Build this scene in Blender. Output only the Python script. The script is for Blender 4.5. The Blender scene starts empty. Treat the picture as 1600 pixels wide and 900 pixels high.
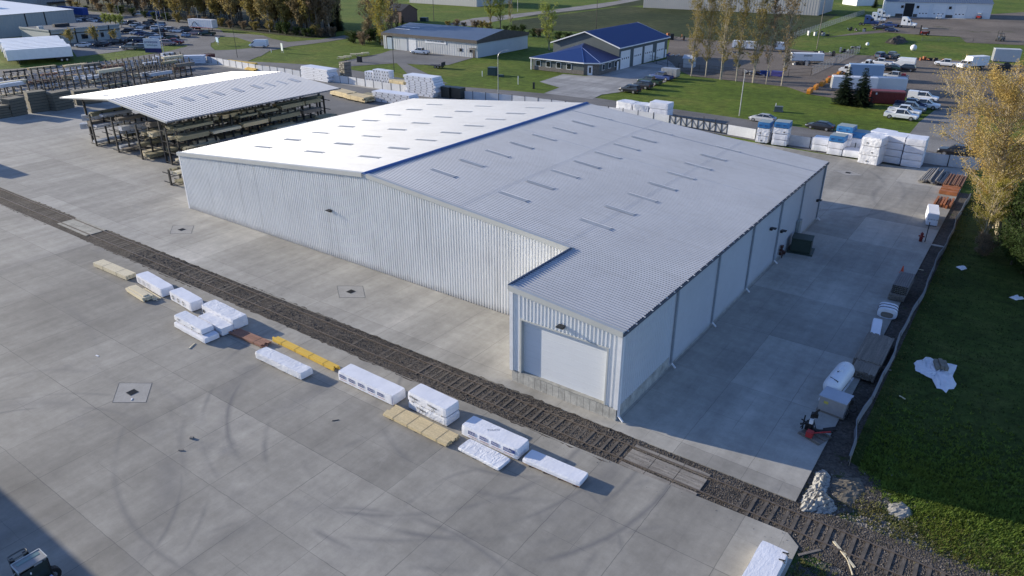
import bpy, math, random
from mathutils import Vector, Matrix
R_ = math.radians
random.seed(7)
sc = bpy.context.scene
COL = sc.collection
# ------------------------------------------------------------------ camera (a drone 30 m above the yard)
H = 30.0
F = 1129.0
def _n(v): v = Vector(v); v.normalize(); return v
_Y = _n((905., 540., -F)); _X = -_n((-1728., 536., -F)); _Z = _X.cross(_Y); _Z.normalize(); _X = _Y.cross(_Z)
RM = Matrix((_X, _Y, _Z))
cam_d = bpy.data.cameras.new('camera'); cam = bpy.data.objects.new('camera', cam_d); COL.objects.link(cam)
cam.matrix_world = Matrix.Translation((0, 0, H)) @ RM.to_4x4()
cam_d.sensor_width = 36.0; cam_d.lens = 36.0*F/1600.0; cam_d.clip_start = 0.5; cam_d.clip_end = 6000
sc.camera = cam
# ------------------------------------------------------------------ light
SUN_EL, SUN_AZ = 14.5, 12.0          # the sun stands low over the left of the yard
w = bpy.data.worlds.new('World'); sc.world = w; w.use_nodes = True
nt = w.node_tree; bg = nt.nodes['Background']
sky = nt.nodes.new('ShaderNodeTexSky'); sky.sky_type = 'NISHITA'; sky.sun_disc = False
sky.sun_elevation = R_(SUN_EL); sky.sun_rotation = R_(270-SUN_AZ); sky.air_density = 1.0; sky.dust_density = 0.5; sky.ozone_density = 1.3
tint = nt.nodes.new('ShaderNodeMix'); tint.data_type = 'RGBA'; tint.blend_type = 'MULTIPLY'; tint.inputs[0].default_value = 1.0; tint.inputs[7].default_value = (.78, .90, 1.28, 1)
nt.links.new(sky.outputs[0], tint.inputs[6]); nt.links.new(tint.outputs[2], bg.inputs[0]); bg.inputs[1].default_value = 0.118
sun_d = bpy.data.lights.new('sun', 'SUN'); sun_d.energy = 4.8; sun_d.angle = R_(0.5); sun_d.color = (1, .905, .745)
sun = bpy.data.objects.new('sun', sun_d); COL.objects.link(sun)
_d = Vector((math.cos(R_(SUN_AZ))*math.cos(R_(SUN_EL)), math.sin(R_(SUN_AZ))*math.cos(R_(SUN_EL)), -math.sin(R_(SUN_EL))))
sun.rotation_euler = _d.to_track_quat('-Z', 'Y').to_euler(); sun.location = (-60, -20, 80)
vs = sc.view_settings; vs.view_transform = 'Standard'; vs.look = 'None'; vs.gamma = 1; vs.exposure = 0.60
# ------------------------------------------------------------------ helpers
def g(u, v, z=0.0):
    """ground point (metres) surveyed from the photograph"""
    d = RM @ Vector((u-800., -(v-450.), -F)); t = (z-H)/d.z
    return (d.x*t, d.y*t)
def mnodes(name):
    m = bpy.data.materials.new(name); m.use_nodes = True
    return m, m.node_tree.nodes, m.node_tree.links, m.node_tree.nodes['Principled BSDF']
def mix(N, L, fac, a, b, mode='MIX'):
    n = N.new('ShaderNodeMix'); n.data_type = 'RGBA'; n.blend_type = mode
    for s, x in ((n.inputs[0], fac), (n.inputs[6], a), (n.inputs[7], b)):
        if hasattr(x, 'is_linked') or hasattr(x, 'links'): L.new(x, s)
        elif isinstance(x, (int, float)): s.default_value = x
        else: s.default_value = (*x, 1) if len(x) == 3 else x
    return n.outputs[2]
def ma(N, L, op, a, b=0.0, c=None, clamp=False):
    n = N.new('ShaderNodeMath'); n.operation = op; n.use_clamp = clamp
    for i, x in enumerate((a, b, c)):
        if x is None: continue
        if isinstance(x, (int, float)): n.inputs[i].default_value = x
        else: L.new(x, n.inputs[i])
    return n.outputs[0]
def noise(N, L, co, scale, detail=4, rough=.55, stretch=None, rot=None):
    if stretch or rot:
        mp = N.new('ShaderNodeMapping'); L.new(co, mp.inputs[0])
        if stretch: mp.inputs['Scale'].default_value = stretch
        if rot: mp.inputs['Rotation'].default_value = (0, 0, rot)
        co = mp.outputs[0]
    n = N.new('ShaderNodeTexNoise'); n.inputs['Scale'].default_value = scale; n.inputs['Detail'].default_value = detail
    n.inputs['Roughness'].default_value = rough; L.new(co, n.inputs['Vector']); return n.outputs[0]
def ramp(N, L, f, *st):
    r = N.new('ShaderNodeValToRGB'); e = r.color_ramp.elements
    while len(e) < len(st): e.new(.5)
    for el, (p, c) in zip(e, st):
        el.position = p; el.color = (c, c, c, 1) if isinstance(c, (int, float)) else (*c, 1)
    L.new(f, r.inputs[0]); return r.outputs[0]
MATS = {}
def mat(name, col, rough=.6, metal=0.0, var=.12, scale=1.5, bump=0.0, bscale=8.0, spec=.5, stretch=None, fine=0.0, splash=0.0, streak=None):
    """painted / natural surface with a mottled base colour"""
    if name in MATS: return MATS[name]
    m, N, L, B = mnodes(name)
    co = N.new('ShaderNodeTexCoord').outputs['Object']
    a = noise(N, L, co, scale, 5, .6, stretch)
    f = ramp(N, L, a, (.3, 1-var), (.7, 1+var*.6))
    c = mix(N, L, 1.0, col, f, 'MULTIPLY')
    if fine:
        f2 = ramp(N, L, noise(N, L, co, scale*9, 3, .7), (.3, 1-fine), (.7, 1+fine))
        c = mix(N, L, 1.0, c, f2, 'MULTIPLY')
    if splash:      # dried mud thrown up along the foot of a wall
        sp = N.new('ShaderNodeSeparateXYZ'); L.new(co, sp.inputs[0])
        hgt_ = ma(N, L, 'SUBTRACT', 1.0, ma(N, L, 'DIVIDE', sp.outputs[2], ma(N, L, 'MULTIPLY', noise(N, L, co, .8, 4, .7), splash*2)), clamp=True)
        c = mix(N, L, ma(N, L, 'MULTIPLY', hgt_, .45), c, (.30, .27, .23))
    if streak:      # rain streaks and grime running along one direction
        c = mix(N, L, ramp(N, L, noise(N, L, co, 1.0, 5, .65, streak), (.55, 0.0), (.75, .35)), c, (.30, .30, .29))
    L.new(c, B.inputs['Base Color'])
    B.inputs['Roughness'].default_value = rough; B.inputs['Metallic'].default_value = metal
    B.inputs['Specular IOR Level'].default_value = spec
    if bump:
        bn = N.new('ShaderNodeBump'); bn.inputs['Strength'].default_value = bump; bn.inputs['Distance'].default_value = .05
        L.new(noise(N, L, co, bscale, 4, .6), bn.inputs['Height']); L.new(bn.outputs[0], B.inputs['Normal'])
    MATS[name] = m; return m

class MB:
    """mesh builder"""
    def __init__(s): s.v = []; s.f = []; s.m = []; s.cur = 0
    def add(s, vs_, fs):
        o = len(s.v); s.v += [tuple(p) for p in vs_]; s.f += [tuple(i+o for i in f) for f in fs]; s.m += [s.cur]*len(fs); return s
    def box(s, cx, cy, z0, sx, sy, sz, rot=0, taper=0):
        c, q = math.cos(rot), math.sin(rot); P = []
        for z, k in ((z0, 1), (z0+sz, 1-taper)):
            for a, b in ((-1, -1), (1, -1), (1, 1), (-1, 1)):
                x, y = a*sx/2*k, b*sy/2*k; P.append((cx+x*c-y*q, cy+x*q+y*c, z))
        return s.add(P, [(3, 2, 1, 0), (4, 5, 6, 7), (0, 1, 5, 4), (1, 2, 6, 5), (2, 3, 7, 6), (3, 0, 4, 7)])
    def b2(s, x0, x1, y0, y1, z0, z1): return s.box((x0+x1)/2, (y0+y1)/2, z0, abs(x1-x0), abs(y1-y0), z1-z0)
    def tube(s, p, q, r, r2=None, n=8, cap=True):
        p, q = Vector(p), Vector(q); r2 = r if r2 is None else r2
        d = (q-p).normalized(); a = d.orthogonal().normalized(); b = d.cross(a); P = []
        for k in range(n):
            t = 2*math.pi*k/n; o = a*math.cos(t)+b*math.sin(t); P.append(p+o*r)
        for k in range(n):
            t = 2*math.pi*k/n; o = a*math.cos(t)+b*math.sin(t); P.append(q+o*r2)
        fs = [(k, (k+1) % n, n+(k+1) % n, n+k) for k in range(n)]
        if cap: fs += [tuple(range(n-1, -1, -1)), tuple(range(n, 2*n))]
        return s.add(P, fs)
    def poly(s, pts, z=None):
        P = [(p[0], p[1], z if z is not None else p[2]) for p in pts]
        return s.add(P, [tuple(range(len(P)))])
    def prism(s, pts, ax, a, b):
        """extrude a 2-D outline along axis ax ('x','y','z') from a to b"""
        n = len(pts)
        def mk(p, t): return (t, p[0], p[1]) if ax == 'x' else (p[0], t, p[1]) if ax == 'y' else (p[0], p[1], t)
        P = [mk(p, a) for p in pts]+[mk(p, b) for p in pts]
        return s.add(P, [tuple(range(n)), tuple(range(2*n-1, n-1, -1))]+[(k, n+k, n+(k+1) % n, (k+1) % n) for k in range(n)])
    def ball(s, c, r, n=8, m=6, sz=1.0):
        P = [(c[0], c[1], c[2]+r*sz)]
        for i in range(1, m):
            t = math.pi*i/m
            for k in range(n):
                a = 2*math.pi*k/n; P.append((c[0]+r*math.sin(t)*math.cos(a), c[1]+r*math.sin(t)*math.sin(a), c[2]+r*sz*math.cos(t)))
        P.append((c[0], c[1], c[2]-r*sz)); fs = [(0, 1+k, 1+(k+1) % n) for k in range(n)]
        for i in range(m-2):
            for k in range(n): fs.append((1+i*n+k, 1+(i+1)*n+k, 1+(i+1)*n+(k+1) % n, 1+i*n+(k+1) % n))
        o = 1+(m-2)*n; fs += [(o+k, len(P)-1, o+(k+1) % n) for k in range(n)]
        return s.add(P, fs)
    def mesh(s, name, ms, smooth=False):
        me = bpy.data.meshes.new(name); me.from_pydata(s.v, [], s.f)
        if not isinstance(ms, (list, tuple)): ms = [ms]
        for m in ms: me.materials.append(m)
        if len(ms) > 1: me.polygons.foreach_set('material_index', s.m)
        if smooth: me.polygons.foreach_set('use_smooth', [True]*len(s.f))
        me.update()
        return me
def fixn(me):
    import bmesh
    b = bmesh.new(); b.from_mesh(me); bmesh.ops.recalc_face_normals(b, faces=b.faces[:]); b.to_mesh(me); b.free()
def ob(name, data, parent=None, loc=None, rz=None):
    o = bpy.data.objects.new(name, data); COL.objects.link(o)
    if parent: o.parent = parent
    if loc: o.location = (loc[0], loc[1], loc[2] if len(loc) > 2 else 0)
    if rz is not None: o.rotation_euler = (0, 0, rz)
    return o
def tag(o, label, cat, group=None):
    o['label'] = label; o['category'] = cat
    if group: o['group'] = group
    return o
def root(name, label, cat, loc=(0, 0, 0), rz=0, group=None):
    return tag(ob(name, None, None, loc, rz), label, cat, group)
def part(name, mb, m, parent, smooth=False, label=None, loc=None, rz=None):
    me = mb if isinstance(mb, bpy.types.Mesh) else mb.mesh(name, m, smooth)
    if not isinstance(mb, bpy.types.Mesh) : fixn(me)
    o = ob(name, me, parent, loc, rz)
    if label: o['label'] = label
    return o
def thing(name, mb, m, label, cat, loc=(0, 0, 0), rz=0, group=None, smooth=False):
    return tag(part(name, mb, m, None, smooth, None, loc, rz), label, cat, group)
def struct(name, mb, m, kind='structure'):
    me = mb.mesh(name, m); o = ob(name, me); o['kind'] = kind; return o
def copy_tree(o, parent=None):
    c = o.copy(); COL.objects.link(c); c.parent = parent
    for ch in o.children: copy_tree(ch, c)
    return c
def place(o, label, loc, rz=None, group=None, s=None):
    o['label'] = label; o.location = (loc[0], loc[1], loc[2] if len(loc) > 2 else 0)
    if rz is not None: o.rotation_euler = (0, 0, rz)
    if group: o['group'] = group
    if s: o.scale = (s, s, s) if isinstance(s, (int, float)) else s
    return o
# ================================================================== SETTING: ground sheets
def joint_concrete(name, base, sx, sy, ox, oy, marks=(), lw=.02, ldark=.66):
    m, N, L, B = mnodes(name)
    co = N.new('ShaderNodeTexCoord').outputs['Object']
    sp = N.new('ShaderNodeSeparateXYZ'); L.new(co, sp.inputs[0]); X, Y = sp.outputs[0], sp.outputs[1]
    wob = ma(N, L, 'MULTIPLY', ma(N, L, 'SUBTRACT', noise(N, L, co, 1.2, 3), .5), .10)
    def lines(V, o, s, wd):
        q = ma(N, L, 'DIVIDE', ma(N, L, 'ADD', ma(N, L, 'SUBTRACT', V, o), wob), s)
        fr = ma(N, L, 'ABSOLUTE', ma(N, L, 'SUBTRACT', ma(N, L, 'FRACT', q), .5))
        ln = ma(N, L, 'GREATER_THAN', fr, .5-wd/s)
        return ma(N, L, 'FLOOR', q), ln
    fx, lx = lines(X, ox, sx, lw); fy, ly = lines(Y, oy, sy, lw)
    _, lx2 = lines(X, ox, sx/2, .012)
    _, ly2 = lines(Y, oy, sy/2, .012)
    cb = N.new('ShaderNodeCombineXYZ'); L.new(fx, cb.inputs[0]); L.new(fy, cb.inputs[1])
    wn = N.new('ShaderNodeTexWhiteNoise'); wn.noise_dimensions = '2D'; L.new(cb.outputs[0], wn.inputs['Vector'])
    cb2 = N.new('ShaderNodeCombineXYZ'); L.new(fy, cb2.inputs[0])
    wn2 = N.new('ShaderNodeTexWhiteNoise'); wn2.noise_dimensions = '2D'; L.new(cb2.outputs[0], wn2.inputs['Vector'])
    big = N.new('ShaderNodeCombineXYZ')
    L.new(ma(N, L, 'FLOOR', ma(N, L, 'DIVIDE', fx, 4.0)), big.inputs[0]); L.new(fy, big.inputs[1])
    wn3 = N.new('ShaderNodeTexWhiteNoise'); wn3.noise_dimensions = '2D'; L.new(big.outputs[0], wn3.inputs['Vector'])
    c = mix(N, L, 1.0, base, ramp(N, L, wn3.outputs[0], (0, .82), (1, 1.13)), 'MULTIPLY')
    c = mix(N, L, 1.0, c, ramp(N, L, wn.outputs[0], (0, .965), (1, 1.03)), 'MULTIPLY')
    c = mix(N, L, .8, c, ramp(N, L, noise(N, L, co, .06, 5, .6), (.35, .74), (.65, 1.14)), 'MULTIPLY')
    # broomed / washed streaks in both directions
    c = mix(N, L, .9, c, ramp(N, L, noise(N, L, co, .35, 5, .65, (1, .16, 1), R_(4)), (.33, .76), (.66, 1.12)), 'MULTIPLY')
    c = mix(N, L, .7, c, ramp(N, L, noise(N, L, co, .5, 5, .65, (.2, 1, 1), R_(-8)), (.33, .88), (.68, 1.07)), 'MULTIPLY')
    c = mix(N, L, .9, c, ramp(N, L, noise(N, L, co, 1.1, 6, .78), (.32, .84), (.68, 1.10)), 'MULTIPLY')
    c = mix(N, L, .8, c, ramp(N, L, noise(N, L, co, 28, 4, .8), (.3, .90), (.7, 1.08)), 'MULTIPLY')
    # oil and tyre blotches
    st = ramp(N, L, noise(N, L, co, .22, 7, .72), (.60, 0.0), (.74, .5))
    c = mix(N, L, st, c, (.17, .17, .175))
    sc_ = ramp(N, L, noise(N, L, co, .13, 6, .7, None, 1.0), (.62, 0.0), (.72, .35))
    c = mix(N, L, sc_, c, (.46, .44, .40))
    # tyre arcs
    tot = None
    for (cx_, cy_, r, wd, a, nz) in marks:
        dx = ma(N, L, 'SUBTRACT', X, cx_); dy = ma(N, L, 'SUBTRACT', Y, cy_)
        d = ma(N, L, 'SQRT', ma(N, L, 'ADD', ma(N, L, 'MULTIPLY', dx, dx), ma(N, L, 'MULTIPLY', dy, dy)))
        e = ma(N, L, 'ABSOLUTE', ma(N, L, 'SUBTRACT', ma(N, L, 'ADD', d, ma(N, L, 'MULTIPLY', wob, 2.0)), r))
        k = ma(N, L, 'SUBTRACT', 1.0, ma(N, L, 'DIVIDE', e, wd), clamp=True)
        msk = ramp(N, L, noise(N, L, co, nz, 3, .6, None, r), (.45, 0.0), (.6, 1.0))
        k = ma(N, L, 'MULTIPLY', ma(N, L, 'MULTIPLY', k, msk), a)
        tot = k if tot is None else ma(N, L, 'MAXIMUM', tot, k)
    if tot is not None: c = mix(N, L, tot, c, (.12, .12, .125))
    ln = ma(N, L, 'MAXIMUM', lx, ly)
    ln = ma(N, L, 'MULTIPLY', ln, ramp(N, L, noise(N, L, co, .2, 3), (.35, ldark*.4), (.6, ldark)))
    ln2 = ma(N, L, 'MULTIPLY', ma(N, L, 'MAXIMUM', lx2, ly2), ramp(N, L, noise(N, L, co, .3, 2), (.45, 0.0), (.6, .45)))
    c = mix(N, L, ma(N, L, 'MAXIMUM', ln, ln2), c, (.07, .07, .07))
    L.new(c, B.inputs['Base Color']); B.inputs['Roughness'].default_value = .82; B.inputs['Specular IOR Level'].default_value = .35
    bn = N.new('ShaderNodeBump'); bn.inputs['Strength'].default_value = .25; bn.inputs['Distance'].default_value = .02
    L.new(noise(N, L, co, 14, 5, .7), bn.inputs['Height']); L.new(bn.outputs[0], B.inputs['Normal'])
    MATS[name] = m; return m
def grass_mat(name, cols, s1=.05, s2=.6, rough=.9):
    m, N, L, B = mnodes(name)
    co = N.new('ShaderNodeTexCoord').outputs['Object']
    a = ramp(N, L, noise(N, L, co, s1, 5, .6), (.32, cols[0]), (.5, cols[1]), (.68, cols[2]))
    a = mix(N, L, 1.0, a, ramp(N, L, noise(N, L, co, s2, 5, .7), (.3, .62), (.7, 1.3)), 'MULTIPLY')
    a = mix(N, L, 1.0, a, ramp(N, L, noise(N, L, co, s2*9, 4, .8), (.28, .55), (.72, 1.4)), 'MULTIPLY')
    a = mix(N, L, .8, a, ramp(N, L, noise(N, L, co, .5, 4, .7, (.25, 2, 1), .15), (.35, .8), (.65, 1.15)), 'MULTIPLY')
    L.new(a, B.inputs['Base Color']); B.inputs['Roughness'].default_value = rough; B.inputs['Specular IOR Level'].default_value = .15
    bn = N.new('ShaderNodeBump'); bn.inputs['Strength'].default_value = .9; bn.inputs['Distance'].default_value = .12
    L.new(noise(N, L, co, 5, 6, .8), bn.inputs['Height']); L.new(bn.outputs[0], B.inputs['Normal'])
    MATS[name] = m; return m
def gravel_mat(name, c0, c1, s=3.0, big=.12, blotch=None, rough=.95, bump=.8):
    m, N, L, B = mnodes(name)
    co = N.new('ShaderNodeTexCoord').outputs['Object']
    vo = N.new('ShaderNodeTexVoronoi'); vo.inputs['Scale'].default_value = s; L.new(co, vo.inputs['Vector'])
    bw = N.new('ShaderNodeRGBToBW'); L.new(vo.outputs['Color'], bw.inputs[0])
    a = mix(N, L, bw.outputs[0], c0, c1)
    a = mix(N, L, 1.0, a, ramp(N, L, noise(N, L, co, big, 6, .65), (.32, .70), (.68, 1.22)), 'MULTIPLY')
    a = mix(N, L, 1.0, a, ramp(N, L, noise(N, L, co, s*.8, 4, .7), (.3, .7), (.7, 1.25)), 'MULTIPLY')
    if blotch: a = mix(N, L, ramp(N, L, noise(N, L, co, blotch[0], 6, .7), (blotch[1], 0.0), (blotch[1]+.06, 1.0)), a, blotch[2])
    L.new(a, B.inputs['Base Color']); B.inputs['Roughness'].default_value = rough; B.inputs['Specular IOR Level'].default_value = .2
    bn = N.new('ShaderNodeBump'); bn.inputs['Strength'].default_value = bump; bn.inputs['Distance'].default_value = .06
    L.new(vo.outputs['Distance'], bn.inputs['Height']); L.new(bn.outputs[0], B.inputs['Normal'])
    MATS[name] = m; return m

GR = grass_mat('grass_sunny', ((.08, .122, .017), (.11, .16, .021), (.16, .175, .034)))
GRN = grass_mat('grass_verge', ((.075, .125, .02), (.10, .16, .026), (.13, .17, .04)), .12, .9)
FIELD = grass_mat('field_dark', ((.035, .048, .018), (.05, .064, .022), (.08, .085, .034)), .03, .3)
ASPH = gravel_mat('asphalt_road', (.15, .145, .138), (.21, .203, .192), 20, .08, rough=.9, bump=.15)
ASPH2 = gravel_mat('asphalt_lot', (.17, .168, .162), (.22, .218, .21), 20, .06, rough=.9, bump=.15)
GRAV = gravel_mat('gravel_lot', (.14, .115, .09), (.225, .19, .155), 6, .05, (.04, .60, (.09, .085, .05)), bump=.4)
DIRT = gravel_mat('dirt_strip', (.055, .048, .04), (.12, .105, .088), 7, .3, (.8, .60, (.05, .065, .02)))
BALL = gravel_mat('rail_ballast', (.045, .038, .031), (.145, .125, .105), 9, .35, (.5, .60, (.04, .038, .035)))
CONC = joint_concrete('yard_concrete', (.345, .325, .28), 4.6, 5.9, -47.0+2.3, 14.4+2.95,
    marks=((-32.5, 33, 13.6, .35, .7, .10), (-32.5, 33, 13.9, .5, .35, .08), (-32.3, 33.6, 15.9, .3, .5, .10), (-31.6, 33.2, 17.2, .35, .4, .12),
           (-44, 6, 12.5, .25, .55, .09), (-44, 6, 14.2, .25, .5, .09), (-47, 5, 16.5, .5, .3, .07), (-20, 10, 13, .3, .45, .11), (-8, 26, 5.5, .3, .45, .2), (-70, -10, 34, .6, .25, .05), (-25, 38, 12, .4, .6, .1), (-25.5, 38, 10.2, .25, .5, .12), (-40, 28, 9, .35, .35, .1), (-52, 12, 8, .3, .35, .1), (-31, 32, 14.8, 1.3, .4, .15), (-45, 5, 13.2, 1.2, .35, .12), (-22, 14, 9, .9, .35, .14), (-60, 30, 22, 1.4, .25, .07), (-27, 33, 12.2, .3, .6, .1), (-27, 33, 14.4, .3, .6, .12), (-33, 31, 18.5, .3, .5, .08), (-18, 24, 6.5, .25, .5, .2),
           (-30, 105, 14, .4, .5, .1), (-32, 104, 17, .4, .5, .1), (-2, 110, 16, .4, .4, .1)))
CONC2 = joint_concrete('pad_concrete', (.43, .41, .362), 4.5, 9.0, -16.0+2.25, 42.7+4.5,
    marks=((-30, 103, 16, .4, .5, .1), (-31, 102, 19.5, .4, .4, .1), (0, 104, 15, .5, .4, .1)), lw=.018, ldark=.55)
DRIVE = joint_concrete('drive_concrete', (.36, .355, .34), 5, 5, 0, 0)

def disc(r, z, n=64):
    m_ = MB(); m_.add([(r*math.cos(2*math.pi*k/n)-60, r*math.sin(2*math.pi*k/n)+150, z) for k in range(n)], [tuple(range(n))]); return m_
struct('ground', disc(2600, -.16), GR)
def sheet(name, pts, z, m):
    return struct(name, MB().poly(pts, z), m)
# front yard slab (left of and in front of the rails), rear yard slab; both stand a little proud of the soil
def slab(name, pts, z0, z1, m):
    b = MB(); b.prism([(p[0], p[1]) for p in pts], 'z', z0, z1); me = b.mesh(name, m); fixn(me); o = ob(name, me); o['kind'] = 'structure'; return o
slab('yard_slab', [(-230, -70), (-4.7, -70), (-4.7, 30), (-4.7, 33.35), (-5.5, 34.05), (-16, 33.75), (-30, 33.35), (-60, 33.2), (-110, 32.9), (-230, 32.7)], -.15, 0.0, CONC)
slab('pad_slab', [(-5.9, 36.9), (-5.9, 120.5), g(1500, 262), g(1405, 260), g(1300, 243), g(1180, 223), g(1075, 203), g(950, 180), g(800, 160), g(640, 145), g(545, 130), g(470, 121), (-196, 121), (-201, 100), (-201, 36.0), (-111, 36.05), (-60, 36.3), (-27, 36.7)], -.15, 0.0, CONC2)
# older, darker asphalt paving in the rear lumber yard
sheet('rear_paving', [(-199, 84), (-133, 84), (-101, 70), (-90, 60), (-84.5, 64), (-84.5, 92), (-60, 118), (-92, 122), (-112, 118), (-195, 118)], .004, ASPH2)
# ballast bed
slab('rail_bed', [(-230, 32.3), (-110, 32.5), (-60, 32.8), (-30, 33.0), (-16, 33.5), (-5.4, 33.9), (-4.6, 33.2), (2, 33.2), (30, 33.4), (30, 37.4), (2, 37.2), (-5.8, 37.0), (-27, 37.0), (-60, 36.6), (-111, 36.3), (-230, 36.3)], -.155, -.06, BALL)
# dirt strip between the pad and the silt fence, rough ground at the end of the track
b = MB(); b.poly([(-6.0, 36.9), (-3.6, 37.2), (-1.6, 39.5), (-2.2, 42.0), (-4.3, 42.8), (-4.5, 110), (-6.0, 110)], -.10); struct('dirt_strip', b, DIRT)
b = MB(); b.poly([(-4.7, 28), (3, 28), (12, 31), (30, 33), (30, 33.5), (-4.7, 33.5)], -.12); struct('rough_ground', b, gravel_mat('rough_soil', (.07, .065, .055), (.19, .18, .165), 11, .5, (.35, .47, (.05, .085, .02))))
b = MB(); b.poly([(-6.0, 36.8), (20, 36.9), (13, 37.0), (5, 37.5), (2.2, 38.1), (0.6, 39.3), (-0.6, 40.8), (-2.6, 41.5), (-5, 40.5)], -.118); struct('rough_ground', b, gravel_mat('rubble_soil', (.08, .073, .062), (.24, .225, .20), 10, .6, (.4, .52, (.05, .085, .02))))
# roads
def road(name, pts, z, m): return sheet(name, [g(*p) for p in pts], z, m)
b = MB()
near = [g(1520, 268), g(1405, 258), g(1300, 241), g(1180, 219), g(1075, 200), g(950, 176), g(800, 155), g(700, 146), g(545, 127), g(470, 117), g(400, 107), g(330, 96)]
far = [g(1560, 247), g(1395, 213), g(1260, 199), g(1100, 176), g(930, 152), g(800, 141), g(700, 133), g(540, 107), g(480, 100), g(384, 95), g(370, 92), g(322, 86)]
b.add([(p[0], p[1], -.11) for p in near+far], [(i, i+1, 12+i+1, 12+i) for i in range(11)]); struct('main_road', b, ASPH)
def rd(name, pts, z=-.105, m=ASPH): return road(name, pts, z, m)
rd('side_road', [(384, 96), (322, 90), (250, 97), (200, 105), (100, 117), (0, 130), (-160, 150), (-160, 118), (0, 108), (70, 104), (180, 93), (265, 79), (292, 72), (296, 62), (330, 52), (342, 56), (330, 60), (329, 72), (336, 78), (366, 77), (395, 74), (410, 83), (403, 88)], -.108)
rd('side_road', [(396, 74), (375, 78), (406, 88), (421, 79), (455, 72), (510, 65), (565, 56), (575, 52), (560, 51), (500, 61), (450, 65), (425, 60), (412, 55), (390, 53), (344, 50), (320, 50), (334, 56), (370, 58), (392, 65)], -.104)
rd('parking_lot', [(120, 88), (170, 82), (235, 72), (290, 70), (333, 66), (350, 52), (345, 46), (290, 32), (240, 24), (145, 18), (110, 12), (100, 60)], -.112, ASPH2)
rd('side_road', [(530, 96), (600, 82), (700, 130), (648, 126), (620, 98), (545, 103)], -.107)
rd('chain_lot', [(570, 92), (610, 78), (640, 75), (745, 88), (700, 101), (650, 100), (600, 96)], -.103, ASPH2)
rd('shop_drive', [(843, 127), (874, 136), (855, 143), (850, 145), (925, 154), (940, 147), (962, 144), (1010, 138), (1040, 127), (1064, 113), (1050, 98), (1042, 92), (960, 108), (915, 118), (880, 115)], -.100, DRIVE)
rd('gravel_lot', [(1040, 96), (1062, 110), (1080, 118), (1160, 127), (1230, 135), (1262, 146), (1300, 152), (1360, 162), (1420, 150), (1440, 165), (1468, 168), (1530, 178), (1640, 190), (1640, 106), (1560, 98), (1400, 88), (1335, 85), (1250, 78), (1200, 70), (1048, 56)], -.106, GRAV)
rd('yard_drive', [(1468, 166), (1530, 176), (1515, 250), (1440, 232), (1418, 212), (1436, 190)], -.102, gravel_mat('drive_gravel', (.20, .19, .175), (.27, .26, .24), 10, .1, bump=.2))
rd('rear_lot', [(1380, 46), (1340, 50), (1280, 60), (1310, 56), (1385, 50), (1440, 54), (1500, 57), (1510, 66), (1640, 72), (1640, 16), (1545, 22), (1380, 26), (1360, 38)], -.106, GRAV)
rd('field_road', [(695, 38), (740, 28), (800, 22), (870, 14), (960, 2), (1000, -6), (1010, -2), (935, 12), (840, 22), (790, 30), (735, 40)], -.10, gravel_mat('pale_gravel', (.22, .21, .19), (.3, .28, .26), 5, .1, bump=.2))
rd('field', [(800, 32), (880, 22), (980, 9), (1010, 12), (1310, 22), (1240, 60), (1200, 75), (1050, 60), (960, 52), (880, 48), (800, 44)], -.115, FIELD)
rd('field', [(860, 15), (930, 6), (1010, -4), (1010, 8), (960, 10), (880, 20), (820, 27)], -.116, FIELD)

rd('woodland_floor', [(100, 14), (170, 22), (250, 33), (330, 42), (420, 52), (480, 59), (524, 57), (528, 40), (530, -40), (60, -40)], -.118, gravel_mat('leaf_litter', (.03, .03, .015), (.055, .05, .026), 2, .1, (.1, .5, (.04, .055, .018))))

# ragged tongues of dirt lying over the slab edges beside the ballast
def ragged(y, sgn, x0, x1, sd, wmax=.2):
    rnd = random.Random(sd); b = MB(); P = []; x = x0
    while x < x1:
        P += [(x, y, .005), (x+rnd.uniform(-.1, .1), y+sgn*wmax*rnd.random()**2, .005)]; x += rnd.uniform(.15, .5)
    b.add(P, [(2*i, 2*i+2, 2*i+3, 2*i+1) for i in range(len(P)//2-1)]); struct('dirt_spill', b, BALL)
for xa, xb, yn, yf in ((-104, -91.5, 32.88, 36.1), (-84, -60, 33.05, 36.17), (-60, -30, 33.27, 36.45), (-30, -16.5, 33.5, 36.68)):
    ragged(yn, -1, xa, xb, int(-xa)); ragged(yf, 1, xa, xb, int(-xa)+1)

b = MB(); b.poly([(-4.45, 42.2), (-2.5, 41.0), (-.6, 40.2), (.8, 38.8), (3, 37.9), (14, 37.4), (30, 37.3), (30, 92), (12, 112), (-4.45, 112)], -.135); struct('near_lawn', b, grass_mat('grass_shade_tint', ((.040, .060, .012), (.055, .082, .015), (.075, .095, .022)), .25, 1.2))  # grass colour darkened here to paint in the shade on the lawn
# ================================================================== MAIN WAREHOUSE
def panel_metal(name, col, rough=.38, metal=.35, var=.05):
    return mat(name, col, rough, metal, var, .15, fine=.04, streak=(.12, 1.2, 1))
WALLM = mat('wall_panel_white', (.74, .75, .75), .55, 0.0, .06, .3, fine=.03, splash=.7, streak=(1.5, 1.5, .08))
ROOFM = panel_metal('roof_panel', (.47, .48, .495), .5, .15, .08)
TRIM = mat('trim_grey', (.46, .47, .45), .5, 0.0, .06, .5)
DOORM = mat('door_panel', (.66, .68, .70), .5, 0, .03, .4)
BASEM = mat('concrete_base', (.42, .41, .37), .85, 0, .35, 1.3, fine=.15)
BLUECAP = mat('ridge_blue', (.05, .12, .32), .45, .1, .1, .5)
SKYL = mat('skylight_fibreglass', (.47, .485, .49), .5, 0, .1, 1.0)
DARK = mat('dark_metal', (.025, .027, .03), .5, .2, .1)
GALV = mat('galvanised', (.42, .43, .44), .45, .6, .1, 2)
WHITE = mat('white_paint', (.78, .78, .78), .45, 0, .06, 1.2)
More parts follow.
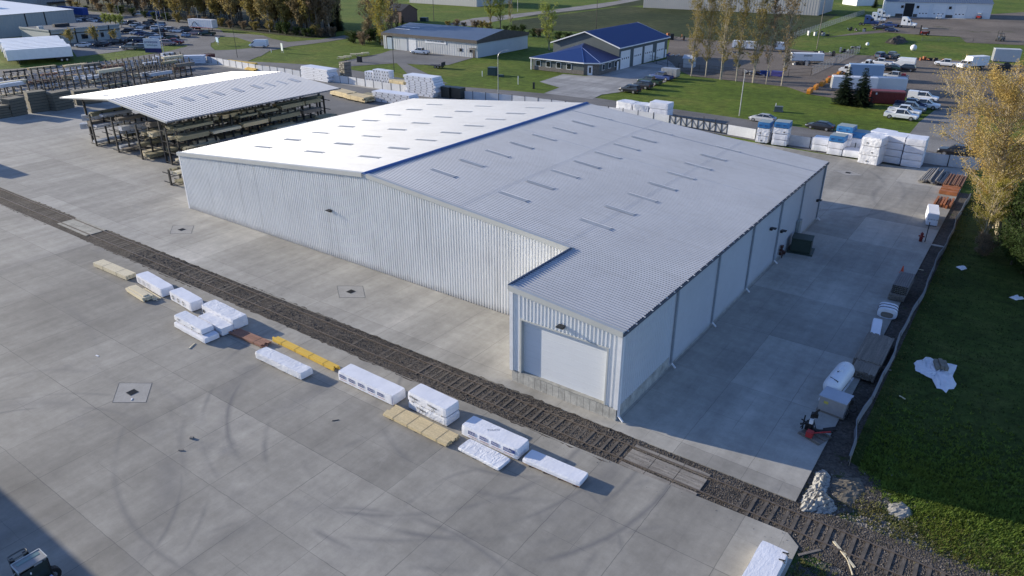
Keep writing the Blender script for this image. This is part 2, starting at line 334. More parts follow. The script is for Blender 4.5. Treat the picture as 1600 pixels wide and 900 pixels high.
BLACK = mat('black_rubber', (.018, .018, .018), .8)
def ribs(a, b, p, w_, h, lo=0.0):
    """profile points (t, offset) of a ribbed sheet between a and b"""
    out = [(a, lo)]; n = int((b-a)/p)
    q = (b-a)/max(n, 1)
    for k in range(n):
        t = a+(k+.5)*q; out += [(t-w_/2-.015, lo), (t-w_/2+.015, h), (t+w_/2-.015, h), (t+w_/2+.015, lo)]
    out.append((b, lo)); return out
def rib_wall_x(b, x0, x1, y, zb, zt, out=-1, p=.305, w_=.13, h=.11):
    """ribbed wall running along x; faces towards out*y; zb, zt numbers or functions of x"""
    fb = zb if callable(zb) else (lambda x: zb); ft = zt if callable(zt) else (lambda x: zt)
    pr = ribs(x0, x1, p, w_, h); P = []
    for t, o in pr: P += [(t, y+out*o, fb(t)), (t, y+out*o, ft(t))]
    b.add(P, [(2*i, 2*i+2, 2*i+3, 2*i+1) for i in range(len(pr)-1)])
def rib_wall_y(b, y0, y1, x, zb, zt, out=1, p=.305, w_=.12, h=.03):
    fb = zb if callable(zb) else (lambda x: zb); ft = zt if callable(zt) else (lambda x: zt)
    pr = ribs(y0, y1, p, w_, h); P = []
    for t, o in pr: P += [(x+out*o, t, fb(t)), (x+out*o, t, ft(t))]
    b.add(P, [(2*i, 2*i+2, 2*i+3, 2*i+1) for i in range(len(pr)-1)])
def rib_roof(b, xa, za, xb, zb, y0, y1, p=.305, w_=.12, h=.06):
    """ribbed roof sheet, ribs run down the slope from (xa,za) to (xb,zb)"""
    pr = ribs(y0, y1, p, w_, h); P = []
    for t, o in pr: P += [(xa, t, za+o), (xb, t, zb+o)]
    b.add(P, [(2*i, 2*i+2, 2*i+3, 2*i+1) for i in range(len(pr)-1)])
def rib_roof_y(b, ya, za, yb, zb, x0, x1, p=.4, w_=.08, h=.05):
    pr = ribs(x0, x1, p, w_, h); P = []
    for t, o in pr: P += [(t, ya, za+o), (t, yb, zb+o)]
    b.add(P, [(2*i, 2*i+2, 2*i+3, 2*i+1) for i in range(len(pr)-1)])

XL, XR, YF, YB, YA, XA, XM, ZR, SL = -83.4, -18.45, 46.25, 87.7, 37.75, -27.35, -50.8, 10.1, .0923
def zr(x): return ZR-SL*abs(x-XM)
mw = root('warehouse', 'large white ribbed metal warehouse with a low gable roof and blue ridge line', 'warehouse', (XM, YF, 0))
def mpart(name, b, m, **k):
    o = part(name, b, m, mw, **k); o.location = (-XM, -YF, 0); return o
b = MB(); rib_wall_x(b, XL, XA, YF, 0.02, lambda x: zr(x)-.05); mpart('gable_wall', b, WALLM)
# vertical seams in the gable wall
b = MB()
for x in (-75.2, -67.0, -58.9, -50.8, -42.7, -34.6): mpart('wall_seam', MB().box(x, YF-.075, .02, .07, .03, zr(x)-.1), WALLM)
b = MB(); rib_wall_y(b, YF, YB, XR, .16, zr(XR)-.06, 1, .305, .10, .012); SIDEM = mat('wall_panel_shade_tint', (.50, .525, .555), .5, 0, .06, .25, fine=.03, splash=.6); mpart('side_wall', b, SIDEM)  # shade on the off-white right wall painted in as a darker grey-blue
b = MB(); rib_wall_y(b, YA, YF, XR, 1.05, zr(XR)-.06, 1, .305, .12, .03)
mpart('annex_side_wall', b, mat('annex_panel_shade_tint', (.54, .57, .60), .5, 0, .05, .25, fine=.03)); b = MB(); rib_wall_y(b, YA, YF, XA, 1.0, zr(XA)-.06, -1, .305, .12, .03); mpart('annex_side_wall', b, WALLM)  # right annex side has painted shade too; the left keeps the white panel
b = MB(); b.add([(XL, YF, 0), (XL, YB, 0), (XL, YB, zr(XL)), (XL, YF, zr(XL))], [(0, 1, 2, 3)])
b.add([(XL, YB, 0), (XR, YB, 0), (XR, YB, zr(XR)), (XM, YB, ZR), (XL, YB, zr(XL))], [(0, 1, 2, 3, 4)]); mpart('rear_wall', b, WALLM)
# annex front wall round the door opening
dx0, dx1, dz0, dz1 = -26.45, -19.42, 1.0, 5.45
b = MB(); rib_wall_x(b, XA, dx0, YA, 1.0, lambda x: zr(x)-.05, h=.06); rib_wall_x(b, dx1, XR, YA, 1.0, lambda x: zr(x)-.05, h=.06)
rib_wall_x(b, dx0, dx1, YA, dz1, lambda x: zr(x)-.05, h=.06); mpart('annex_front_wall', b, WALLM)
b = MB(); b.b2(dx0, dx1, YA+.25, YA+.33, dz0, dz1); d = mpart('door', b, DOORM, label='wide pale roll-up door in the annex front')
b = MB()
for k in range(1, 9): b.b2(dx0+.01, dx1-.01, YA+.238, YA+.25, dz0+k*.49, dz0+k*.49+.014)
o = part('door_seam', b, mat('door_line', (.60, .62, .64), .6), d)
b = MB(); b.b2(dx0-.12, dx0, YA-.08, YA+.5, dz0, dz1+.12); b.b2(dx1, dx1+.12, YA-.08, YA+.5, dz0, dz1+.12); b.b2(dx0, dx1, YA-.08, YA+.5, dz1, dz1+.12); mpart('door_frame', b, TRIM)
# concrete base, cast in bays
b = MB(); n = 17
for k in range(n):
    x0 = XA+(XR-XA)*k/n; x1 = XA+(XR-XA)*(k+1)/n; b.b2(x0+.012, x1-.012, YA-.02, YA+.25, 0.0, 1.0)
b.b2(XA+.02, XR-.02, YA+.03, YA+.5, 0, .985)
for k in range(14):
    y0 = YA+.3+8.2*k/14; b.b2(XR-.3, XR+.02, y0+.012, y0+8.2/14-.012, 0, 1.04)
b.b2(XR-.32, XR-.02, YA+.26, YF, 0, 1.0); b.b2(XA, XA+.25, YA+.26, YF, 0, 1.0); mpart('concrete_base', b, BASEM)
b = MB(); b.b2(dx0-.3, dx1+.3, YA-.06, YA+.45, .985, 1.03); mpart('door_sill', b, mat('sill_concrete', (.36, .35, .31), .8, 0, .3, 2))
b = MB(); b.b2(XR-.05, XR+.03, YF, YB, .0, .15); mpart('sill_strip', b, BASEM)
# corner trims
CW = mat('corner_white', (.70, .71, .72), .5)
for (x, y, z0) in ((XL, YF, 0), (XR, YB, 0), (XR-.02, YA, .98), (XA+.02, YA, .98)): mpart('corner_trim', MB().box(x, y, z0, .3, .24, zr(x)-.1-z0), CW)
# roof sheets
b = MB(); rib_roof(b, XM, ZR, XL-.15, zr(XL-.15), YF-.2, YB+.1); mpart('roof', b, ROOFM, label='sunlit left roof slope')
b = MB(); rib_roof(b, XM, ZR, XR+.2, zr(XR+.2), YF-.2, YB+.1); rib_roof(b, XA-.1, zr(XA-.1), XR+.2, zr(XR+.2), YA-.2, YF-.2); mpart('roof', b, ROOFM, label='right roof slope turned from the sun')
b = MB()
for y in (57.9, 70.2, 82.6):
    b.add([(XM+.4, y, zr(XM+.4)+.052), (XM+.4, y+.07, zr(XM+.4)+.052), (XR, y+.07, zr(XR)+.052), (XR, y, zr(XR)+.052)], [(0, 1, 2, 3)])
for x in (-39.5, -28.6):
    for s0 in (YF-.1,): b.add([(x, s0, zr(x)+.056), (x+.05, s0, zr(x)+.056), (x+.05, YB, zr(x)+.056), (x, YB, zr(x)+.056)], [(0, 1, 2, 3)])
mpart('roof_seam', b, mat('seam_grey', (.55, .57, .60), .5, .3))
b = MB(); b.prism([(XM-.3, ZR-.02), (XM-.3, ZR+.09), (XM, ZR+.17), (XM+.3, ZR+.09), (XM+.3, ZR-.02)], 'y', YF-.25, YB+.12); mpart('ridge_cap', b, BLUECAP, label='bright blue ridge cap')
# rake trim (grey) along the gable and the annex
def rake(x0, x1, y, m=TRIM):
    b = MB(); zz = [(x0, zr(x0)), (x1, zr(x1))]
    P = []
    for x, z in zz: P += [(x, y-.02, z-.32), (x, y-.16, z-.32), (x, y-.16, z+.10), (x, y+.18, z+.10), (x, y+.18, z-.0)]
    b.add(P, [(i, (i+1) % 5, 5+(i+1) % 5, 5+i) for i in range(5)]+[(0, 1, 2, 3, 4), (9, 8, 7, 6, 5)])
    return b
mpart('rake_trim', rake(XL-.2, XM-.31, YF-.12), TRIM); mpart('rake_trim', rake(XM+.31, XA-.1, YF-.12), TRIM); mpart('rake_trim', rake(XA-.12, XR+.2, YA-.12), TRIM)
b = MB(); b.b2(XA-.22, XA-.10, YA-.2, YF-.2, zr(XA)-.25, zr(XA)+.16); mpart('eave_flashing', b, mat('navy_flash', (.05, .07, .12), .5))
b = MB(); b.b2(XL-.3, XL-.1, YF-.2, YB+.1, zr(XL)-.3, zr(XL)-.02); mpart('gutter', b, WHITE)
b = MB(); b.b2(XR+.05, XR+.26, YA-.2, YB+.1, zr(XR)-.26, zr(XR)-.06)
b.b2(XR+.26, XR+.30, YA-.2, YB+.1, zr(XR)-.24, zr(XR)-.04); mpart('gutter', b, mat('gutter_dark', (.10, .115, .14), .5, .2))
for k in range(int((YB-YA)/1.2)): mpart('gutter_strap', MB().box(XR+.23, YA+.3+k*1.2, zr(XR)-.06, .2, .07, .05), WHITE)
for y in (YA+.1, 46.5, 54.8, 63.2, 71.5, 79.1, 87.5):
    b = MB(); b.box(XR+.12, y, .35, .12, .16, zr(XR)-.6); dsp = mpart('downspout', b, mat('spout_blue', (.30, .34, .38), .5) if y > YA+.2 else WHITE)
    b = MB(); b.tube((XR+.12, y, .40), (XR+.55, y-.1, .12), .075); part('spout_elbow', b, WHITE, dsp)
# skylights, one by one
def skyl(xa, xb, y):
    b = MB(); b.add([(xa, y-.28, zr(xa)+.062), (xb, y-.28, zr(xb)+.062), (xb, y+.28, zr(xb)+.062), (xa, y+.28, zr(xa)+.062)], [(0, 1, 2, 3)])
    for t in (-.15, .15): b.add([(xa, y+t-.05, zr(xa)+.09), (xb, y+t-.05, zr(xb)+.09), (xb, y+t+.05, zr(xb)+.09), (xa, y+t+.05, zr(xa)+.09)], [(0, 1, 2, 3)])
    o = mpart('skylight', b, SKYL)
    b = MB(); b.add([(xa, y+.29, zr(xa)+.05), (xb, y+.29, zr(xb)+.05), (xb, y+.29, zr(xb)+.08), (xa, y+.29, zr(xa)+.08), (xa, y+.34, zr(xa)+.05), (xb, y+.34, zr(xb)+.05), (xb, y+.34, zr(xb)+.08), (xa, y+.34, zr(xa)+.08)], [(0, 1, 2, 3), (3, 2, 6, 7), (5, 4, 7, 6)])
    part('kerb', b, WHITE, o)
for k in range(8):
    y = 51.75+4.42*k
    for xa, xb in ((-47.3, -44.3), (-38.9, -35.8), (-30.1, -27.1), (-57.6, -54.6), (-66.5, -63.5), (-75.9, -72.9)): skyl(xa, xb, y)
def wall_lamp(x, y, z, dx=0, dy=-1):
    b = MB(); b.box(x+dx*.12, y+dy*.12, z, .32, .24, .26) if dx == 0 else b.box(x+dx*.12, y, z, .24, .32, .26)
    b.prism([(-.0, 0), (0, 0)], 'x', 0, 0) if 0 else None
    b.box(x+dx*.32, y+dy*.32, z+.20, .5, .5, .07); o = mpart('wall_lamp', b, DARK)
wall_lamp(-22.96, YA-.06, 5.95); wall_lamp(-56.4, YF-.05, 5.1)
for y, z in ((68.6, 4.6), (72.6, 3.1), (86.2, 2.7)): wall_lamp(XR+.02, y, z, 1, 0)
# pipework and meter cabinet on the side wall
b = MB()
for dz in (0, .35, .7): b.box(XR+.25, 73.0+dz*.4, .5+dz, .25, .25+.2*dz, .28)
b.tube((XR+.05, 73.3, .9), (XR+.5, 73.3, .9), .07); b.tube((XR+.4, 73.3, .9), (XR+.4, 73.3, .1), .06); mpart('valve_box', MB().box(XR+.3, 74.2, .2, .3, .3, .3), mat('valve_dark', (.06, .02, .015), .5)); mpart('fire_valve', b, mat('valve_dark', (.06, .02, .015), .5))
b = MB(); b.box(XR+.22, 79.0, .9, .32, .95, 1.7); b.tube((XR+.15, 78.8, 2.6), (XR+.15, 78.8, 3.4), .035); b.tube((XR+.15, 79.1, 2.6), (XR+.15, 79.1, 3.8), .035)
mpart('meter_cabinet', b, mat('cabinet_grey', (.28, .32, .32), .5))
b = MB(); b.tube((XR+.5, 76.2, .02), (XR+.5, 76.2, .75), .07); b.tube((XR+.5, 77.6, .02), (XR+.5, 77.6, .75), .07); mpart('bollard', b, WHITE)
thing('electric_transformer', MB().box(0, 0, .1, 2.0, 1.7, 1.45).box(0, 0, 1.55, 2.1, 1.8, .1).box(0, 0, 0, 2.6, 2.3, .12).box(0, -.9, .3, 1.7, .04, 1.1), mat('transformer_green', (.03, .05, .04), .5, .1), 'dark green transformer cabinet standing on the slab beside the warehouse side wall', 'transformer', (*g(1251, 392), 0), R_(8))
# offscreen neighbour whose eave shades the lower left corner of the yard
nb = root('long_shed', 'plain long metal building at the near side of the yard, out of frame', 'building', (-103, -6.5, 0))
part('wall', MB().b2(-60, 48.5, -14, 8.6, 0, 8.6), WALLM, nb)
b = MB(); b.b2(-60.3, 48.8, -14.4, 9.0, 8.6, 8.9); part('roof', b, ROOFM, nb)

# ================================================================== OPEN SHED over the racks
sh = root('open_shed', 'white open-sided gable roof on dark posts standing over lumber racks', 'shed', (-116.5, 54.8, 0))
def spart(name, b, m, **k):
    o = part(name, b, m, sh, **k); o.location = (116.5, -54.8, 0); return o
def zs(x): return 8.42-.09*abs(x+116.4)
b = MB(); rib_roof(b, -116.4, 8.42, -132.4, zs(-132.4), 54.8, 87.6, .305); spart('roof', b, ROOFM, label='sunlit white left slope')
b = MB(); rib_roof(b, -116.4, 8.42, -100.7, zs(-100.7), 54.8, 87.6, .61, .12, .09); spart('roof', b, mat('roof_panel_plain', (.56, .56, .56), .6, .0, .05, .3), label='grey ribbed right slope')
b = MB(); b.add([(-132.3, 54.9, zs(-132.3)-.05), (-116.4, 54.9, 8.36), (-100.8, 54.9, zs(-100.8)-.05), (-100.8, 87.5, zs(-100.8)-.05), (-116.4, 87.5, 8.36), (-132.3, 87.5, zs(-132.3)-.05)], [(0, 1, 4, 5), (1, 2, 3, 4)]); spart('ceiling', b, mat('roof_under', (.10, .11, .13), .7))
b = MB()
for s in (-1, 1):
    xe = -116.4+15.9*s
    b.add([(-116.4, 54.72, 8.30), (xe, 54.72, zs(xe)-.16), (xe, 54.72, zs(xe)+.06), (-116.4, 54.72, 8.52), (-116.4, 54.80, 8.30), (xe, 54.80, zs(xe)-.16), (xe, 54.80, zs(xe)+.06), (-116.4, 54.80, 8.52)], [(0, 1, 2, 3), (7, 6, 5, 4), (0, 4, 5, 1), (3, 2, 6, 7), (1, 5, 6, 2)])
spart('rake_trim', b, TRIM)
b = MB(); ED = mat('eave_dark', (.12, .13, .15), .5); b.b2(-100.78, -100.62, 54.7, 87.7, zs(-100.7)-.14, zs(-100.7)+.04); spart('eave_trim', b, ED); b = MB(); b.b2(-132.5, -132.35, 54.7, 87.7, zs(-132.4)-.14, zs(-132.4)+.04); spart('eave_trim', b, mat('eave_dark', (.12, .13, .15), .5))
for x in (-127.6, -105.3):
    for k in range(6):
        y = 56.2+k*6.05; b = MB(); b.box(x, y, 0, .3, .3, zs(x)-.1); spart('post', b, DARK)
b = MB()
for k in range(6):
    y = 56.2+k*6.05
    for s in (-1, 1):
        b.add([(-116.4+.0*s, y-.1, 7.9), (-116.4+11.1*s, y-.1, zs(-116.4+11.1)-.75), (-116.4+15.3*s, y-.1, zs(-116.4+15.3)-.12), (-116.4, y-.1, 8.34), (-116.4, y+.1, 7.9), (-116.4+11.1*s, y+.1, zs(-116.4+11.1)-.75), (-116.4+15.3*s, y+.1, zs(-116.4+15.3)-.12), (-116.4, y+.1, 8.34)], [(0, 1, 2, 3), (7, 6, 5, 4), (0, 4, 5, 1), (1, 5, 6, 2)])
spart('rafter', b, DARK)
for y in [57.7, 60.3, 63.9, 66.7, 69.6, 73.2, 77.0, 79.6, 82.2, 84.9]:
    for xa, xb in ((-111.1, -108.5), (-123.9, -121.3)):
        b = MB(); b.add([(xa, y-.45, zs(xa)+.06), (xb, y-.45, zs(xb)+.06), (xb, y+.45, zs(xb)+.06), (xa, y+.45, zs(xa)+.06)], [(0, 1, 2, 3)]); spart('skylight', b, SKYL)
# ================================================================== RAILWAY
STEEL = mat('rusty_rail', (.18, .145, .115), .5, .3, .3, 3)
TIE = mat('timber_tie', (.115, .098, .08), .9, 0, .45, 2.5, fine=.25, stretch=(4, .6, 1))
tr = root('railway_track', 'rusty railway track on dark ballast running along the front of the warehouse', 'railway', (-50, 35.1, 0))
def rail_line(y, nm='rail'):
    pts = [(-230, y-.35), (-110, y-.1), (-60, y), (-16, y+.12), (-5, y+.18), (30, y+.1)]
    for (x0, y0), (x1, y1) in zip(pts, pts[1:]):
        b = MB(); a = math.atan2(y1-y0, x1-x0); l = math.hypot(x1-x0, y1-y0)
        b.box((x0+x1)/2+50, (y0+y1)/2-35.1, -.01, l, .07, .045, a); b.box((x0+x1)/2+50, (y0+y1)/2-35.1, -.075, l, .025, .07, a); b.box((x0+x1)/2+50, (y0+y1)/2-35.1, -.085, l, .15, .02, a)
        part(nm, b, STEEL, tr)
rail_line(34.25); rail_line(35.78)
random.seed(3)
tb = MB(); tb.box(0, 0, 0, .21, 2.05, .16); tme = tb.mesh('tie', TIE); fixn(tme)
xs = []; x = -104.0
while x < 6: xs.append(x); x += .62
xs = [x for x in xs if not (-91.5 < x < -84.2) and not (-16.2 < x < -9.0)]
near_t = [x for x in xs if x > -52][:100]
for x in near_t:
    o = part('tie', tme, None, tr); dip = random.uniform(.03, .075) if x < -36 else random.uniform(.03, .062) if x < -5 else random.uniform(.02, .05)
    o.location = (x+50+random.uniform(-.05, .05), random.uniform(-.08, .08), -.195-dip+.03*(x > -34)+.015); o.rotation_euler = (0, 0, random.uniform(-.03, .03))
b = MB()
for x in xs:
    if x in near_t: continue
    b.box(x+50, random.uniform(-.08, .08), -.2-random.uniform(0, .05), .24, 2.5, .16, random.uniform(-.03, .03))
o = part('tie', b, TIE, tr); o['kind'] = 'stuff'
# stones scattered on the ballast: uncountable
def stones(name, n, fn, m, s0=.03, s1=.11, kind='stuff', z=-.06):
    b = MB()
    for _ in range(n):
        x, y = fn(); s = random.uniform(s0, s1)*random.uniform(.6, 1)
        a = random.random()*6.28; P = []
        for k in range(4): P.append((x+s*math.cos(a+k*1.57)*random.uniform(.6, 1.2), y+s*math.sin(a+k*1.57)*random.uniform(.6, 1.2), z-.02))
        P.append((x+random.uniform(-.3, .3)*s, y+random.uniform(-.3, .3)*s, z+s*random.uniform(.5, 1.0)))
        b.add(P, [(0, 1, 4), (1, 2, 4), (2, 3, 4), (3, 0, 4)])
    me = b.mesh(name, m); o = ob(name, me); o['kind'] = kind; return o
LST = mat('stone_light', (.24, .22, .195), .9, 0, .5, 4); DST = mat('stone_dark', (.075, .07, .065), .9, 0, .5, 4)
stones('ballast_stones', 9000, lambda: (random.uniform(-75, -5), random.choice((random.uniform(32.8, 34.2), random.uniform(35.85, 37.0), random.uniform(34.3, 35.7)))), DST)
stones('ballast_stones', 3200, lambda: (random.uniform(-75, 6), random.uniform(32.9, 37.0)), LST, .03, .08)
stones('rubble', 3500, lambda: (random.uniform(-5, 9), random.gauss(37.5, 1.6)), LST, .03, .12, z=-.115)
stones('rubble', 2500, lambda: (random.uniform(-4.5, 12), random.gauss(32.6, .9)), DST, .03, .12, z=-.11)
PLANK = mat('crossing_plank', (.27, .245, .21), .9, 0, .4, 1.2, fine=.2, stretch=(.5, 5, 1))
def crossing(x0, x1, label, m, name='level_crossing'):
    r = root(name, label, 'crossing', ((x0+x1)/2, 35.0, -.062)); ox = (x0+x1)/2
    for i, (y0, y1) in enumerate(((33.82, 34.15), (34.36, 34.8), (34.83, 35.25), (35.28, 35.68), (35.88, 36.25))):
        k = 3 if m is PLANK else 2
        for j in range(k):
            a, c = x0+(x1-x0)*j/k+.02, x0+(x1-x0)*(j+1)/k-.02
            part('slab', MB().b2(a-ox, c-ox, y0-35.0, y1-35.0, 0, .05+.003*((i+j) % 3)), m, r)
crossing(-91.3, -84.4, 'pale concrete crossing slabs filling the track at the left', mat('crossing_concrete', (.36, .345, .29), .85, 0, .3, 1, fine=.15))
crossing(-16.1, -10.9, 'worn brownish timber crossing planks filling the track near the warehouse annex', PLANK)
# ================================================================== DRAINS
def drain(x, y, label, r=2.05, m=None):
    rt = root('storm_drain', label, 'drain', (x, y, .004))
    P = [(-r, .1), (0, r*.75), (r, -.1), (.1, -r*.75)]
    b = MB(); b.poly(P, 0.0); part('collar', b, m or mat('drain_concrete', (.335, .325, .30), .85, 0, .15, .8, fine=.1), rt)
    for i in range(4):
        p, q = P[i], P[(i+1) % 4]; b = MB(); l = math.hypot(q[0]-p[0], q[1]-p[1]); b.box((p[0]+q[0])/2, (p[1]+q[1])/2, .0, l, .025, .006, math.atan2(q[1]-p[1], q[0]-p[0])); part('joint', b, DARK, rt)
    b = MB()
    for i in range(7): b.box(-.30+i*.10, 0, .004, .035, .56, .02)
    b.box(0, -.30, .004, .65, .04, .022); b.box(0, .30, .004, .65, .04, .022); part('grate', b, mat('cast_iron', (.05, .05, .05), .5, .4), rt)
    b = MB(); b.box(0, 0, .002, .62, .56, .002); part('pit', b, BLACK, rt)
drain(-49.2, 19.95, 'square dark drain grate in a diamond of jointed concrete in the front yard')
drain(-48.9, 41.3, 'drain grate between the track and the gable wall, the one nearer the annex')
drain(-77.3, 41.3, 'drain grate before the far left end of the gable wall')
drain(-20.1, 110.6, 'drain grate in the rear slab in front of the blue and white stacks')
# ================================================================== WRAPPED LUMBER
def wrap_mat(name, col, wr=1.0):
    m, N, L, B = mnodes(name)
    co = N.new('ShaderNodeTexCoord').outputs['Object']
    c = mix(N, L, 1.0, col, ramp(N, L, noise(N, L, co, 1.1, 4), (.3, .93), (.7, 1.04)), 'MULTIPLY')
    L.new(c, B.inputs['Base Color']); B.inputs['Roughness'].default_value = .42; B.inputs['Specular IOR Level'].default_value = .4
    n1 = noise(N, L, co, 2.2, 5, .55, (1, .35, 1), .6); n2 = noise(N, L, co, 2.6, 5, .55, (.3, 1, .6), -.5)
    h = ma(N, L, 'ADD', ramp(N, L, n1, (.42, 0.0), (.5, 1.0), (.58, 0.0)), ma(N, L, 'MULTIPLY', ramp(N, L, n2, (.45, 0.0), (.51, 1.0), (.57, 0.0)), .8))
    bn = N.new('ShaderNodeBump'); bn.inputs['Strength'].default_value = .5*wr; bn.inputs['Distance'].default_value = .045
    L.new(h, bn.inputs['Height']); L.new(bn.outputs[0], B.inputs['Normal']); MATS[name] = m; return m
WRAP = wrap_mat('wrap_white', (.76, .77, .81), .25); WRAPC = wrap_mat('wrap_creased', (.74, .75, .78), .8); WRAPB = wrap_mat('wrap_blue', (.035, .17, .40), .5)
WRAPG = wrap_mat('wrap_grey', (.50, .52, .55), .8)
WOODY = mat('fresh_lumber', (.62, .50, .29), .75, 0, .16, 1.0, fine=.14, stretch=(.4, 6, 6)); WOODC = mat('pale_lumber', (.68, .60, .42), .75, 0, .12, 1.0, fine=.12, stretch=(.4, 6, 6))
WOODO = mat('yellow_beam', (.72, .47, .07), .6, 0, .10, 1.0, fine=.08, stretch=(.4, 6, 6)); WOODT = mat('treated_lumber', (.30, .27, .17), .85, 0, .25, 1.0, fine=.2, stretch=(.4, 6, 6))
WOODR = mat('red_lumber', (.30, .15, .10), .8, 0, .25, 1.0, fine=.2, stretch=(.4, 6, 6)); WOODG = mat('weathered_lumber', (.22, .19, .155), .9, 0, .3, 1.0, fine=.25, stretch=(.4, 6, 6))
INK = mat('ink_blue', (.03, .06, .22), .5); INKK = mat('ink_dark', (.06, .065, .07), .6); LETW = mat('letter_white', (.75, .75, .78), .5)
def soft_box(l, w_, h, amp=.02, step=.28, seed=0, bulge=.0, z0=0.0):
    """a wrapped bundle: box with slightly uneven, rounded surface; origin at centre of the base"""
    rnd = random.Random(seed); nx = max(4, int(l/step)); ny = max(4, int(w_/step)); nz = max(3, int(h/step))
    ph = [rnd.uniform(0, 6.28) for _ in range(9)]; V = {}; b = MB()
    def pt(i, j, k):
        key = (i, j, k)
        if key in V: return V[key]
        x = (i/nx-.5)*l; y = (j/ny-.5)*w_; z = k/nz*h
        n = amp*(math.sin(x*1.6+ph[0]+y*2)+math.sin(y*3.1+ph[1]+z*4)+.6*math.sin(x*4.3+z*3+ph[2]))/2+rnd.uniform(-amp, amp)*.18
        e = .035
        if i in (0, nx): x += (-1 if i == 0 else 1)*(n+bulge*(.5-abs(k/nz-.5)))
        if j in (0, ny): y += (-1 if j == 0 else 1)*(n+bulge*(.5-abs(k/nz-.5)))
        if k == nz: z += n*.7; x *= 1-e/l*2*(i in (0, nx)); y *= 1-e/w_*2*(j in (0, ny))
        if i in (0, nx) and j in (0, ny): x -= math.copysign(e*.7, x); y -= math.copysign(e*.7, y)
        V[key] = len(b.v); b.v.append((x, y, z+z0)); return V[key]
    for i in range(nx):
        for j in range(ny): b.f.append((pt(i, j, nz), pt(i+1, j, nz), pt(i+1, j+1, nz), pt(i, j+1, nz)))
    for k in range(nz):
        for i in range(nx):
            b.f.append((pt(i, 0, k), pt(i+1, 0, k), pt(i+1, 0, k+1), pt(i, 0, k+1))); b.f.append((pt(i, ny, k+1), pt(i+1, ny, k+1), pt(i+1, ny, k), pt(i, ny, k)))
        for j in range(ny):
            b.f.append((pt(0, j, k+1), pt(0, j+1, k+1), pt(0, j+1, k), pt(0, j, k))); b.f.append((pt(nx, j, k), pt(nx, j+1, k), pt(nx, j+1, k+1), pt(nx, j, k+1)))
    b.m = [0]*len(b.f); return b
def txt(name, s, size, m, parent, loc, rot, ext=.004, wx=1.0):
    c = bpy.data.curves.new('t', 'FONT'); c.body = s; c.size = size; c.extrude = ext; c.align_x = 'CENTER'; c.align_y = 'CENTER'; c.resolution_u = 2; c.offset = .012*size
    t = bpy.data.objects.new('t', c); COL.objects.link(t); dg = bpy.context.evaluated_depsgraph_get()
    me = bpy.data.meshes.new_from_object(t.evaluated_get(dg)); bpy.data.objects.remove(t); bpy.data.curves.remove(c)
    me.materials.clear(); me.materials.append(m); o = ob(name, me, parent); o.location = loc; o.rotation_euler = rot; o.scale = (wx, 1, 1); return o
def bundle_at(A, B, wd, h, label, m=None, group='wrapped lumber bundles set out along the track', z0=.09, amp=.02, seed=0, name='lumber_bundle', cat='lumber bundle', bearers=True, dz=0.0, end=None):
    """A, B: pixel survey of the two bottom corners of the near long side"""
    ax, ay = g(*A); bx, by = g(*B); l = math.hypot(bx-ax, by-ay); a = math.atan2(by-ay, bx-ax)
    cx, cy = (ax+bx)/2-math.sin(a)*wd/2, (ay+by)/2+math.cos(a)*wd/2
    r = root(name, label, cat, (cx, cy, dz), a, group)
    part('wrapping', soft_box(l, wd, h, amp*.6, .25, seed, 0, z0), m or WRAP, r, smooth=False)
    if bearers:
        for t in (-.38, -.13, .13, .38): part('bearer', MB().box(t*l, 0, 0, .09, wd*.98, z0+.004), WOODG, r)
    return r, l
def boards(l, w_, h, m, r, nw=5, nh=3, jit=.12, seed=0, z0=0.0, name='board_layer', gap=.012):
    rnd = random.Random(seed)
    for k in range(nh):
        b = MB()
        for i in range(nw):
            o_ = rnd.uniform(-jit, jit); ll = l-rnd.uniform(0, jit)
            b.box(o_, (i+.5-nw/2)*w_/nw, z0+k*h/nh+.003, ll, w_/nw-gap, h/nh-gap*.6)
        part(name, b, m, r)
def plank_pile(A, B, wd, h, label, m, nw=6, nh=4, jit=.05, seed=0, z0=.08, group='open lumber stacks on the slab', straps=2, name='lumber_stack', cat='lumber stack', dz=0):
    ax, ay = g(*A); bx, by = g(*B); l = math.hypot(bx-ax, by-ay); a = math.atan2(by-ay, bx-ax)
    cx, cy = (ax+bx)/2-math.sin(a)*wd/2, (ay+by)/2+math.cos(a)*wd/2
    r = root(name, label, cat, (cx, cy, dz), a, group); boards(l, wd, h, m, r, nw, nh, jit, seed, z0)
    for t in (-.4, 0, .4): part('bearer', MB().box(t*l, 0, 0, .09, wd, z0), WOODG, r)
    for k in range(straps):
        x = (k+.7)/(straps+.4)*l-l/2; b = MB(); b.box(x, 0, z0+h+.001, .016, wd+.02, .008); b.box(x, -wd/2-.01, z0, .016, .012, h+.01); b.box(x, wd/2+.01, z0, .016, .012, h+.01); part('strap', b, mat('strap_brown', (.20, .16, .10), .6), r)
    return r, l
plank_pile((147, 417), (198, 439), 1.05, .42, 'long cream lumber stack, leftmost of the row beside the track', WOODC, 8, 3, .03, 1)
r, l = plank_pile((197, 456), (224, 473), 1.0, .34, 'short loose pile of pale boards in front of the white bundle at the left end', WOODC, 6, 3, .12, 2, straps=0)
for i in range(5): part('loose_board', MB().box(.5+random.uniform(0, .6), .45+i*.14-.1, .07, l*.9, .11, .05), WOODC, r)
for i in range(4): part('loose_board', MB().box(-.1, -.2+i*.13, .43, l*.85, .11, .06), WOODC, r)
LBL = {}
def label_patch(r, x, w_, h, y, z, text, boxed=True, size=.26, rot=(R_(90), 0, 0)):
    if boxed:
        p = part('printed_label', MB().box(x, y, z-h/2, w_, .006, h), INK, r)
        txt('lettering', text, size, LETW, p, (x, y-.006, z), rot, .001, 1.0)
    else: txt('lettering', text, size, INKK, r, (x, y, z), rot, .001)
